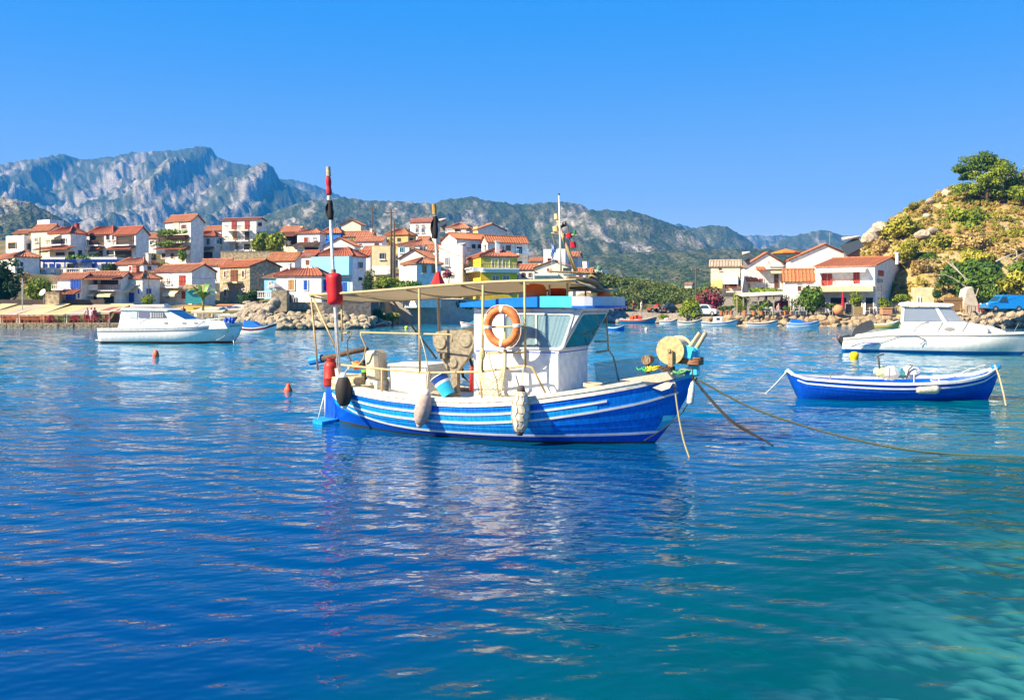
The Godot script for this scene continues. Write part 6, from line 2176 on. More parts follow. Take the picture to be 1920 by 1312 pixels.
	put("bottle", m.mesh(true), M(0.66, 0.66, 0.62, 0.5, "worn"), o)


func rag(o: Node3D, fr: Frame, pole: Array, out_px: float, z: float) -> void:
	var a := fr.at(pole[0], pole[1], z)
	var b := fr.at(pole[2], pole[3], z)
	var tip := fr.at(out_px, pole[3] - 14.0, z)
	var m := MB.new()
	var n := 10
	for i in n:
		for j in 6:
			var P := func(u: float, v: float) -> Vector3:
				var p: Vector3 = a.lerp(b, u)
				var wd: float = (tip.x - a.x) * sin(clampf(u * 1.25, 0.0, 1.0) * PI * 0.62)
				return p + Vector3(wd * v, -0.05 * v * (1 - u), 0.05 * sin(v * 7.0 + u * 5.0) * v + 0.03)
			m.quad(P.call(i / float(n), j / 6.0), P.call((i + 1.0) / n, j / 6.0), P.call((i + 1.0) / n, (j + 1) / 6.0), P.call(i / float(n), (j + 1) / 6.0))
	var path := []
	for i in 6: path.append(a.lerp(b, i / 5.0))
	m.tube(path, [0.045, 0.06, 0.05, 0.065, 0.05, 0.04], 8)
	put("black_flag", m.mesh(true), M(0.018, 0.018, 0.020, 0.8, "cloth"), o)


func line_rope(called: String, label: String, pts: Array, r: float, c: Array) -> void:
	var curve := Curve3D.new()
	for i in pts.size():
		var t: Vector3 = (pts[mini(i + 1, pts.size() - 1)] - pts[maxi(i - 1, 0)]) / 6.0
		curve.add_point(pts[i], -t, t)
	var path := []
	for i in 41: path.append(curve.sample_baked(curve.get_baked_length() * i / 40.0))
	var m := MB.new()
	m.tube(path, r, 6)
	tag(put(called, m.mesh(true), M(c[0], c[1], c[2], 0.9, "cloth")), label, "rope")


# ---- the other boats
func prism_in(fr: Frame, pts: Array, z: float) -> Array:
	var out := []
	for q in pts:
		var v := fr.at(q[0], q[1], z)
		out.append(Vector2(v.x, v.y))
	return out


func slab(o: Node3D, called: String, poly: Array, z0: float, z1: float, m: Material) -> MeshInstance3D:
	var b := MB.new()
	b.prism(poly, z0, z1)
	return put(called, b.mesh(), m, o)


func motor_yacht() -> void:
	var fr := Frame.new(-21.9, 57.6, 4.0)
	var o := boat_base("motor_yacht", fr, "white cabin motor yacht with curtained windows and blue fenders on its bow", "motor yacht")
	var h := Hull.new()
	h.L = 4.52; h.B = 1.45; h.transom = 0.9; h.ps = 3.0; h.pb = 2.4
	h.sx = [-1.0, -0.3, 0.4, 1.0]
	h.sy = [0.95, 0.98, 1.08, 1.32]
	h.keel = -0.5; h.rake_b = 1.0; h.rake_s = 0.1; h.bow_v = 1.1; h.mid_v = 3.5; h.stern_v = 4.0
	var white := M(0.80, 0.79, 0.76, 0.3, "paint")
	hull_parts(o, h, [["hull", -1.0, 1.0, [0, 0.14], [1, 0], 0.0, white], ["boot_topping", -1.0, 1.0, [0, -0.5], [0, 0.14], 0.0, M(0.16, 0.035, 0.02, 0.5)], ["rub_rail", -1.0, 0.98, [1, -0.17], [1, -0.14], 0.03, M(0.12, 0.12, 0.13, 0.5)], ["rub_rail", -1.0, 0.98, [1, -0.22], [1, -0.20], 0.02, M(0.25, 0.25, 0.27, 0.5)]], white, white, white, 0.06)
	var z := 1.05
	var cab := slab(o, "cabin", prism_in(fr, [[219, 622], [227, 582], [233, 580], [312, 581], [347, 599], [420, 605], [426, 616]], z), -z, z, white)
	slab(o, "roof", prism_in(fr, [[224, 581], [230, 577], [305, 578], [315, 581], [312, 583]], z), -z - 0.08, z + 0.08, white)
	slab(cab, "side_window", prism_in(fr, [[241, 594], [244, 586], [250, 583], [257, 583], [257, 597], [246, 596]], z), z + 0.005, z + 0.03, M(0.50, 0.54, 0.58, 0.2))
	slab(cab, "side_window", prism_in(fr, [[259.5, 584.5], [279, 585], [279, 596], [259.5, 595.5]], z), z + 0.005, z + 0.03, M(0.16, 0.16, 0.24, 0.1))
	var w := slab(cab, "side_window", prism_in(fr, [[282, 585], [306, 585], [313, 596], [282, 596]], z), z + 0.005, z + 0.02, M(0.10, 0.11, 0.13, 0.1))
	slab(cab, "windscreen", prism_in(fr, [[310, 582.5], [314, 581.5], [345, 597.5], [341, 598.5]], z), -z + 0.12, z - 0.02, M(0.008, 0.03, 0.13, 0.1))
	for k in 7:
		var b := MB.new()
		b.box(fr.at(284 + k * 3.4, 590.5, z) + Vector3(0, 0, 0.025), Vector3(0.06, 0.32, 0.012))
		put("curtain_fold", b.mesh(), M(0.42, 0.42, 0.42, 0.8), cab)
	for q in [[311, 606], [345, 606], [367, 606]]:
		var b := MB.new()
		b.cbox(fr.at(q[0], q[1], z) + Vector3(0, 0, 0.01), Vector3(0.26, 0.07, 0.03), 0.01)
		put("vent", b.mesh(), M(0.05, 0.05, 0.05, 0.5), cab)
	var b := MB.new()
	b.tube(fr.line([[257, 615, z + 0.02], [262, 604, z + 0.02], [272, 598, z + 0.02], [283, 597, z + 0.02]]), 0.01, 4)
	put("coachline", b.mesh(), M(0.4, 0.4, 0.42, 0.5), cab)
	b = MB.new()
	b.cbox(fr.at(282, 573.5, 0.0), Vector3(2.3, 0.16, 1.0), 0.07)
	put("roof_locker", b.mesh(), M(0.72, 0.68, 0.60, 0.6), o)
	b = MB.new()
	b.tube(fr.line([[242, 577, 0.6], [250, 572, 0.6], [314, 570, 0.6], [316, 575, 0.6]]), 0.018, 6)
	put("roof_rack", b.mesh(true), M(0.4, 0.38, 0.34, 0.4), o)
	for sd in [1.0, -1.0]:
		var path := []
		for k in 13:
			var s := lerpf(0.08, 0.97, k / 12.0)
			var p := h.pt(s, h.sheer(s), sd)
			path.append(p + Vector3(0, 0.42, -sd * 0.06))
			if k % 3 == 0:
				b = MB.new()
				b.tube([p + Vector3(0, 0, -sd * 0.06), p + Vector3(0, 0.42, -sd * 0.06)], 0.013, 5)
				put("stanchion", b.mesh(), M(0.62, 0.58, 0.52, 0.3, "", 0.6), o)
		b = MB.new()
		b.tube(path, 0.016, 6)
		put("guard_rail", b.mesh(true), M(0.66, 0.62, 0.56, 0.3, "", 0.6), o)
	b = MB.new()
	b.tube(fr.line([[178, 638, 0.6], [196, 638, 0.6]]), 0.03, 6)
	put("boarding_pole", b.mesh(), white, o)
	for q in [[423, 601], [431, 600], [436, 601]]:
		var f := base("fender", Vector3.ZERO, 0, ["left blue fender on the white yacht's foredeck", "middle blue fender on the white yacht's foredeck", "right blue fender on the white yacht's foredeck"][[423, 431, 436].find(q[0])], "fender", "")
		into(f, fr)
		b = MB.new()
		b.ball(fr.at(q[0], q[1], 0.5), Vector3(0.12, 0.2, 0.12), 12, 8)
		put("float", b.mesh(true), M(0.005, 0.06, 0.42, 0.4), f)
	line_rope("mooring_line", "pale mooring line crossing the white yacht's bow", [W(437, 608, 57.5), W(420, 630, 56.5), W(405, 638, 56.0), W(440, 632, 58.5), W(452, 627, 60)], 0.02, [0.6, 0.6, 0.52])
	line_rope("mooring_line", "white double line hanging from the yacht's bow to the water", [W(433, 606, 57.5), W(435, 625, 57.3), W(438, 644, 56.5)], 0.03, [0.66, 0.62, 0.5])


func cabin_cruiser() -> void:
	var fr := Frame.new(21.86, 45.42, 27.0)
	var o := boat_base("cabin_cruiser", fr, "white cabin cruiser with a tilted grey outboard motor and dark curved pinstripes", "motor boat")
	var h := Hull.new()
	h.L = 4.45; h.B = 1.32; h.transom = 0.88; h.ps = 3.0; h.pb = 2.6
	h.sx = [-1.0, -0.5, 0.0, 0.5, 1.0]
	h.sy = [0.72, 0.94, 1.0, 1.02, 1.10]
	h.keel = -0.45; h.rake_b = 1.3; h.rake_s = -0.2; h.bow_v = 1.0; h.mid_v = 3.0; h.stern_v = 3.5
	var white := M(0.80, 0.79, 0.76, 0.25, "paint")
	hull_parts(o, h, [["hull", -1.0, 1.0, [0, 0.16], [1, 0], 0.0, white], ["boot_topping", -1.0, 1.0, [0, -0.45], [0, 0.16], 0.0, M(0.005, 0.12, 0.42, 0.4)], ["rub_rail", -1.0, 0.98, [1, -0.10], [1, -0.07], 0.02, M(0.2, 0.2, 0.2, 0.5)]], white, white, white, 0.05)
	var z := 0.98
	slab(o, "coaming", prism_in(fr, [[1596, 640], [1606, 627], [1688, 617], [1700, 634]], z), -z, z, white)
	var cab := slab(o, "cabin", prism_in(fr, [[1687, 634], [1691, 603], [1804, 603], [1830, 607], [1852, 614], [1856, 634]], z * 0.95), -z * 0.95, z * 0.95, white)
	slab(cab, "foredeck", prism_in(fr, [[1828, 630], [1828, 607], [1860, 612], [1886, 621], [1888, 630]], z * 0.5), -z * 0.5, z * 0.5, white)
	slab(o, "roof", prism_in(fr, [[1684, 571], [1688, 567], [1700, 566], [1786, 569], [1790, 572], [1780, 575], [1692, 574]], z), -z - 0.05, z + 0.05, white)
	var house := slab(o, "wheelhouse_frame", prism_in(fr, [[1689, 604], [1692, 573], [1697, 573], [1695, 604]], z * 0.93), -z * 0.93, z * 0.93, white)
	slab(house, "window_post", prism_in(fr, [[1752, 574], [1758, 574], [1776, 603], [1768, 603]], z * 0.93), z * 0.86, z * 0.93, white)
	slab(house, "window_post", prism_in(fr, [[1752, 574], [1758, 574], [1776, 603], [1768, 603]], z * 0.93), -z * 0.93, -z * 0.86, white)
	var gm := StandardMaterial3D.new()
	gm.albedo_color = Color(0.55, 0.60, 0.68, 0.55)
	gm.transparency = BaseMaterial3D.TRANSPARENCY_ALPHA
	gm.roughness = 0.08
	for s in [1.0, -1.0]:
		slab(house, "side_window", prism_in(fr, [[1695, 576], [1752, 575], [1768, 602], [1695, 602]], z * 0.93), s * z * 0.90 - 0.01, s * z * 0.90 + 0.01, gm)
		slab(house, "quarter_window", prism_in(fr, [[1758, 575], [1780, 575], [1803, 602], [1776, 602]], z * 0.93), s * z * 0.88 - 0.01, s * z * 0.88 + 0.01, gm)
	slab(house, "windscreen", prism_in(fr, [[1779, 574.5], [1782, 574], [1807, 603], [1803, 603]], z * 0.93), -z * 0.85, z * 0.85, gm)
	slab(house, "helm_console", prism_in(fr, [[1765, 604], [1772, 590], [1788, 596], [1790, 604]], 0.3), -0.5, 0.4, M(0.55, 0.42, 0.36, 0.6))
	for q in [[[1713, 622, z], [1718, 613, z], [1728, 606, z], [1742, 603, z]], [[1757, 622, z], [1768, 603, z]], [[1804, 622, z], [1816, 602, z]], [[1852, 624, z], [1866, 604, z]]]:
		var b := MB.new()
		b.tube(fr.line(q), 0.018, 5)
		put("grab_rail", b.mesh(true), M(0.22, 0.22, 0.23, 0.4), cab)
	for q in [[[1592, 645, 1.30], [1617, 639, 1.34], [1650, 640, 1.36], [1670, 635, 1.36], [1690, 630, 1.36], [1720, 630, 1.36], [1733, 636, 1.36], [1733, 641, 1.35], [1725, 646, 1.34]], [[1725, 632, 1.36], [1736, 637, 1.36], [1735, 643, 1.35]]]:
		var b := MB.new()
		b.tube(fr.line(q), 0.016, 5)
		put("pinstripe", b.mesh(true), M(0.05, 0.06, 0.09, 0.4), o)
	slab(o, "blue_slash", prism_in(fr, [[1608, 651], [1625, 645], [1648, 642], [1630, 647]], 1.33), 1.25, 1.345, M(0.01, 0.06, 0.3, 0.4))
	slab(o, "blue_slash", prism_in(fr, [[1630, 651], [1640, 646], [1650, 643], [1640, 648]], 1.33), 1.25, 1.345, M(0.01, 0.06, 0.3, 0.4))
	var b := MB.new()
	b.lathe([Vector2(0, 0.02), Vector2(0.20, 0.02), Vector2(0.26, 0.0), Vector2(0, 0.0)], 20, Transform3D(Basis(Vector3(1, 0, 0), Vector3(0, 0, 0.45), Vector3(0, -0.4, 0)), fr.at(1781, 617, z * 0.95) + Vector3(0, 0, 0.01)))
	put("porthole", b.mesh(true), M(0.2, 0.2, 0.21, 0.3), cab)
	for k in 5:
		b = MB.new()
		var s := 0.35 + k * 0.14
		var p := h.pt(s, h.sheer(s), 1.0)
		b.tube([p + Vector3(-0.1, 0.02, -0.1), p + Vector3(0.12, 0.5, -0.12)], 0.014, 5)
		put("stanchion", b.mesh(), M(0.35, 0.33, 0.32, 0.3, "", 0.6), o)
	# outboard
	var pw := Node3D.new()
	var mo := slab(o, "outboard_motor", prism_in(fr, [[1594, 637], [1603, 616], [1615, 606], [1632, 600], [1637, 604], [1640, 617], [1616, 625], [1605, 640]], 0.1), -0.26, 0.26, M(0.035, 0.04, 0.05, 0.35, "paint"))
	pw.free()
	slab(mo, "lower_unit", prism_in(fr, [[1572, 640], [1575, 631], [1592, 627], [1600, 632], [1592, 641], [1578, 649]], 0.1), -0.09, 0.09, M(0.03, 0.03, 0.035, 0.3))
	var pr := fr.at(1570, 635, 0.1)
	for k in 3:
		b = MB.new()
		b.ball(Vector3(0, 0.14, 0), Vector3(0.03, 0.13, 0.08), 8, 6)
		put("propeller_blade", b.mesh(true), M(0.05, 0.05, 0.05, 0.3), mo, Transform3D(Basis(Vector3(1, 0.3, 0).normalized(), TAU * k / 3), pr))


func blue_rowboat() -> void:
	var fr := Frame.new(10.03, 23.3, 4.0)
	var o := boat_base("rowing_boat", fr, "empty bright blue rowing boat with white rails moored on the right", "rowing boat")
	var h := Hull.new()
	h.L = 2.68; h.B = 0.96; h.transom = 0.42; h.ps = 2.6; h.pb = 2.4
	h.sx = [-1.0, -0.9, -0.4, 0.0, 0.5, 0.8, 1.0]
	h.sy = [0.64, 0.55, 0.48, 0.46, 0.51, 0.62, 0.82]
	h.keel = -0.3; h.rake_b = 0.45; h.rake_s = 0.35; h.bow_v = 1.2; h.mid_v = 2.6; h.stern_v = 1.8
	var blue := M(0.003, 0.10, 0.68, 0.3, "hull")
	var white := M(0.80, 0.79, 0.74, 0.4, "paint")
	hull_parts(o, h, [["hull", -1.0, 1.0, [0, 0.0], [1, 0], 0.0, blue], ["boot_topping", -1.0, 1.0, [0, -0.3], [0, 0.0], 0.0, M(0.01, 0.10, 0.30, 0.4)], ["stripe", -0.98, 0.97, [1, -0.145], [1, -0.105], 0.014, white], ["seam", -0.98, 0.97, [1, -0.24], [1, -0.232], 0.006, M(0.003, 0.04, 0.3, 0.4)]], white, blue, M(0.05, 0.20, 0.55, 0.6, "worn"), 0.30, -0.93, 0.9, 0.06)
	var b := MB.new()
	b.tube([h.pt(-1, 0.64, 1), h.pt(-1, 0.66, 1) * Vector3(1, 1, 0) + Vector3(-0.04, 0.06, 0), h.pt(-1, 0.64, -1)], 0.045, 8)
	put("transom_rim", b.mesh(true), white, o)
	b = MB.new()
	b.cbox(h.pt(1.0, 0.82, 1) + Vector3(-0.08, 0.02, 0), Vector3(0.22, 0.13, 0.16), 0.04)
	put("stem_head", b.mesh(), M(0.01, 0.22, 0.62, 0.4, "paint"), o)
	for q in [[-1.5, 0.30, 0.5], [-0.25, 0.33, 1.25], [1.3, 0.40, 0.4]]:
		b = MB.new()
		b.cbox(Vector3(q[0], q[1] + 0.02, 0), Vector3(q[2], 0.05, 1.15 if q[0] < 1.0 else 0.8), 0.012)
		put("thwart", b.mesh(), M(0.72, 0.68, 0.60, 0.6, "worn"), o)
	for q in [[1557, 712, 700], [1523, 695, 686], [1668, 708, 690]]:
		b = MB.new()
		b.tube(fr.line([[q[0], q[1], 0.72], [q[0] + 1, q[2], 0.72]]), 0.016, 6)
		put("oarlock", b.mesh(), M(0.3, 0.3, 0.28, 0.4, "", 0.5), o)
	var f := base("fender", Vector3.ZERO, 0, "white fender lying sideways against the blue rowing boat", "fender")
	into(f, fr)
	b = MB.new()
	var a := fr.at(1712, 729, 0.86)
	var len := fr.at(1764, 730, 0.86).x - a.x
	b.lathe([Vector2(0, 0.05), Vector2(0.10, 0.06), Vector2(0.125, 0.14), Vector2(0.125, len - 0.14), Vector2(0.10, len - 0.06), Vector2(0, len - 0.05)], 16, Transform3D(Basis(Vector3.BACK, -PI / 2), a))
	put("float", b.mesh(true), M(0.74, 0.68, 0.56, 0.6, "worn"), f)
	for k in 2:
		b = MB.new()
		b.lathe([Vector2(0, 0), Vector2(0.06, 0.0), Vector2(0.085, 0.05), Vector2(0.06, 0.09), Vector2(0, 0.09)], 12, Transform3D(Basis(Vector3.BACK, -PI / 2), a + Vector3(k * (len - 0.09), 0, 0)))
		put("cap", b.mesh(true), M(0.16, 0.14, 0.12, 0.7), f)
	for q in [[1714, 727, 1715, 694], [1762, 727, 1761, 703]]:
		b = MB.new()
		b.tube(fr.line([[q[0], q[1], 0.86], [q[2], q[3], 0.84]]), 0.012, 5)
		put("lanyard", b.mesh(), M(0.6, 0.56, 0.46, 0.8), f)
	f = base("fishing_gear", Vector3.ZERO, 0, "small winch and pale nets heaped in the middle of the blue rowing boat", "gear")
	into(f, fr)
	rng.seed = 14
	for q in [[1655, 697, [0.62, 0.66, 0.40], 0.18], [1668, 699, [0.74, 0.74, 0.70], 0.22], [1690, 700, [0.08, 0.26, 0.32], 0.16], [1708, 698, [0.72, 0.72, 0.70], 0.2]]:
		b = MB.new()
		b.ball(fr.at(q[0], q[1], -0.1), Vector3(q[3] * 1.3, q[3] * 0.8, q[3]), 10, 7)
		for i in b.v.size(): b.v[i] += Vector3(0, 0.03 * sin(b.v[i].x * 40.0), 0.02 * cos(b.v[i].y * 50.0))
		put("net_heap", b.mesh(), M(q[2][0], q[2][1], q[2][2], 0.9, "worn"), f)
	b = MB.new()
	b.tube(fr.line([[1650, 692, 0.0], [1648, 672, 0.0], [1643, 666, 0.0]]), 0.025, 7)
	b.tube(fr.line([[1641, 667, 0.0], [1658, 664, 0.0]]), 0.022, 7)
	put("winch_arm", b.mesh(true), M(0.10, 0.10, 0.09, 0.5), f)
	b = MB.new()
	b.tube(fr.line([[1700, 710, 0.1], [1705, 692, 0.1], [1712, 686, 0.1], [1707, 684, 0.1]]), 0.02, 7)
	put("cleat", b.mesh(true), M(0.08, 0.07, 0.06, 0.5), f)
	line_rope("mooring_line", "pale rope from the blue rowing boat's stern into the water", [W(1478, 694, 23.6), W(1462, 712, 23.2), W(1447, 728, 22.8), W(1436, 738, 22.3)], 0.018, [0.66, 0.66, 0.6])
	line_rope("mooring_line", "tan mooring rope hanging from the blue rowing boat's bow", [W(1866, 684, 22.9), W(1874, 705, 22.6), W(1882, 735, 22.3), W(1887, 760, 21.5)], 0.022, [0.5, 0.38, 0.22])
	line_rope("painter", "white line looping inside the blue rowing boat towards its bow", [W(1745, 712, 22.6), W(1790, 706, 22.7), W(1815, 694, 22.8), W(1850, 684, 23.0)], 0.014, [0.75, 0.75, 0.72])


func small_boat(label: String, x0: float, x1: float, yw: float, top: float, bow_right: bool, hull_c: Array, strip: Array, extra := "", ec := [0.8, 0.8, 0.8]) -> void:
	var d := EYE * F / (yw - HZ)
	var a := W(x0, yw, d)
	var b := W(x1, yw, d)
	var fr := Frame.new((a.x + b.x) / 2, d + 0.6, 8.0 if bow_right else 172.0)
	var o := boat_base("small_boat", fr, label, "boat", "")
	var h := Hull.new()
	var hh := (yw - top) / F * d
	h.L = (b.x - a.x) / 2; h.B = clampf(h.L * 0.32, 0.5, 1.2); h.transom = 0.6; h.ps = 2.6; h.pb = 2.2
	h.sx = [-1.0, -0.3, 0.4, 1.0]
	h.sy = [hh * 0.62, hh * 0.55, hh * 0.68, hh]
	h.keel = -0.3; h.rake_b = h.L * 0.22; h.rake_s = 0.1
	var hm := M(hull_c[0], hull_c[1], hull_c[2], 0.4, "paint")
	var sm := M(strip[0], strip[1], strip[2], 0.4, "paint")
	hull_parts(o, h, [["hull", -1.0, 1.0, [0, -0.3], [1, 0], 0.0, hm], ["stripe", -1.0, 0.97, [1, -hh * 0.22], [1, -hh * 0.06], 0.012, sm]], M(0.78, 0.76, 0.70, 0.5, "paint"), hm, M(0.55, 0.45, 0.32, 0.7, "worn"), hh * 0.25)
	var near := 1.0 if bow_right else -1.0
	match extra:
		"cabin":
			var m := MB.new()
			m.cbox(Vector3(-h.L * 0.1, hh * 0.95, 0), Vector3(h.L * 0.5, hh * 0.9, h.B * 1.1), 0.06)
			var c := put("cuddy", m.mesh(), M(ec[0], ec[1], ec[2], 0.4, "paint"), o)
			m = MB.new()
			m.box(Vector3(-h.L * 0.1, hh * 1.08, near * h.B * 0.555), Vector3(h.L * 0.18, hh * 0.35, 0.03))
			put("window", m.mesh(), glass(), c)
		"cover":
			var m := MB.new()
			m.prism([Vector2(-h.L * 0.75, hh * 0.5), Vector2(-h.L * 0.7, hh * 1.25), Vector2(-h.L * 0.2, hh * 1.15), Vector2(h.L * 0.1, hh * 0.8), Vector2(h.L * 0.8, hh * 0.85)], -h.B * 0.72, h.B * 0.72)
			put("cover", m.mesh(), M(ec[0], ec[1], ec[2], 0.8, "cloth"), o)
		"gear":
			for k in 3:
				var m := MB.new()
				m.cbox(Vector3(h.L * (0.1 - k * 0.22), hh * (0.85 + 0.12 * (k % 2)), 0.1), Vector3(h.L * 0.22, hh * 0.6, h.B * 0.7), 0.06, Basis(Vector3.UP, k * 0.7))
				put("gear_crate", m.mesh(), M(ec[0], ec[1] * (0.6 + 0.4 * k), ec[2], 0.7, "worn"), o)
		"thwarts":
			for k in 3:
				var m := MB.new()
				m.cbox(Vector3(h.L * (-0.45 + k * 0.4), hh * 0.5, 0), Vector3(0.25, 0.05, h.B * 1.5 * (1.0 - 0.15 * k)), 0.01)
				put("thwart", m.mesh(), M(ec[0], ec[1], ec[2], 0.7, "worn"), o)


func small_boats() -> void:
	var w := [0.78, 0.77, 0.73]
	small_boat("small blue and white boat with a blue cover beside the yacht's bow", 444, 517, 627, 606, true, w, [0.16, 0.02, 0.04], "cover", [0.01, 0.17, 0.55])
	small_boat("red dinghy with blue fenders in front of the rubble sea wall", 687, 719, 613, 605, true, [0.50, 0.06, 0.03], [0.6, 0.1, 0.05], "gear", [0.02, 0.05, 0.3])
	small_boat("white and red boat with a turquoise cover behind the wheelhouse", 862, 905, 612, 603, false, w, [0.45, 0.05, 0.04], "cover", [0.03, 0.32, 0.45])
	small_boat("blue boat with red gear and a red gunwale left of the parked cars", 1163, 1233, 606.5, 594, true, [0.02, 0.24, 0.50], [0.55, 0.08, 0.04], "gear", [0.55, 0.08, 0.04])
	small_boat("small bright blue rowing boat just right of the wheelhouse visor", 1139, 1173, 620, 610, true, [0.01, 0.15, 0.62], [0.02, 0.25, 0.7], "thwarts", [0.02, 0.2, 0.6])
	small_boat("white boat with a deep blue band in front of the yellow-green hedge", 1238, 1272, 608, 598, true, w, [0.01, 0.05, 0.40], "gear", [0.6, 0.5, 0.45])
	small_boat("plain white open boat below the clipped hedge", 1273, 1319, 610, 598, true, w, [0.05, 0.08, 0.14], "thwarts", [0.66, 0.62, 0.56])
	small_boat("white boat with a blue line and a little white cuddy, below the hatchback", 1318, 1386, 612, 599, true, w, [0.02, 0.15, 0.42], "cabin", w)
	small_boat("white boat with a rusty red stern below the pergola", 1403, 1462, 612, 600, true, [0.66, 0.74, 0.80], [0.16, 0.04, 0.04], "thwarts", [0.7, 0.66, 0.6])
	small_boat("white boat with a strong blue canvas cover below the white terrace chairs", 1479, 1540, 614, 601, true, [0.60, 0.72, 0.82], [0.02, 0.20, 0.5], "cover", [0.005, 0.16, 0.58])
	small_boat("yellow wooden boat tied up by the boulders behind the outboard motor", 1637, 1692, 615, 601, true, [0.62, 0.46, 0.10], [0.70, 0.62, 0.36], "thwarts", [0.5, 0.4, 0.2])
	small_boat("upturned looking white boat drawn up on the sandy landing", 842, 878, 606, 596, false, [0.72, 0.66, 0.54], [0.7, 0.64, 0.52], "thwarts", [0.6, 0.5, 0.4])


func buoys() -> void:
	for q in [["orange spindle buoy floating in front of the white yacht", 291.5, 673, 657, 0.8, [0.72, 0.13, 0.04], 0], ["orange pear shaped buoy with a ring on top, floating left of the fishing boat", 540, 738, 716, 1.0, [0.70, 0.11, 0.04], 1], ["yellow mooring buoy beside the cabin cruiser's stern", 1602.5, 675, 661, 1.0, [0.85, 0.52, 0.0], 2], ["tiny yellow buoy near the red dinghy", 762, 619, 613, 1.0, [0.6, 0.7, 0.02], 2], ["small white mooring buoy off the parked cars", 1212, 621, 616, 1.4, [0.75, 0.68, 0.55], 2]]:
		var d: float = EYE * F / (q[2] - 2.0 - HZ)
		var o := base("buoy", W(q[1], q[2], d), 0, q[0], "buoy")
		o.position.y = 0
		var h: float = (q[2] - q[3]) / F * d
		var m := MB.new()
		match q[6]:
			0: m.lathe([Vector2(0, -0.2), Vector2(0.11, -0.1), Vector2(0.15, h * 0.25), Vector2(0.13, h * 0.6), Vector2(0.06, h * 0.92), Vector2(0, h)], 14)
			1: m.lathe([Vector2(0, -0.2), Vector2(0.10, -0.12), Vector2(0.125, 0.03), Vector2(0.10, h * 0.36), Vector2(0.05, h * 0.62), Vector2(0.035, h * 0.78), Vector2(0, h * 0.80)], 16)
			2: m.lathe([Vector2(0, -0.15), Vector2(h * 0.5, -0.1), Vector2(h * 0.55, h * 0.4), Vector2(h * 0.6, h * 0.7), Vector2(h * 0.35, h * 0.95), Vector2(0, h)], 14)
		put("float", m.mesh(true), M(q[5][0], q[5][1], q[5][2], 0.5, "paint"), o)
		if q[6] == 1:
			m = MB.new()
			var path := []
			for k in 10: path.append(Vector3(cos(TAU * k / 10) * 0.04, h * 0.86 + sin(TAU * k / 10) * 0.04, 0))
			m.tube(path, 0.012, 6, true)
			m.tube([Vector3(0.03, h * 0.88, 0), Vector3(0.10, h * 0.9, 0)], 0.01, 5)
			put("ring", m.mesh(true), M(0.15, 0.1, 0.08, 0.6), o)


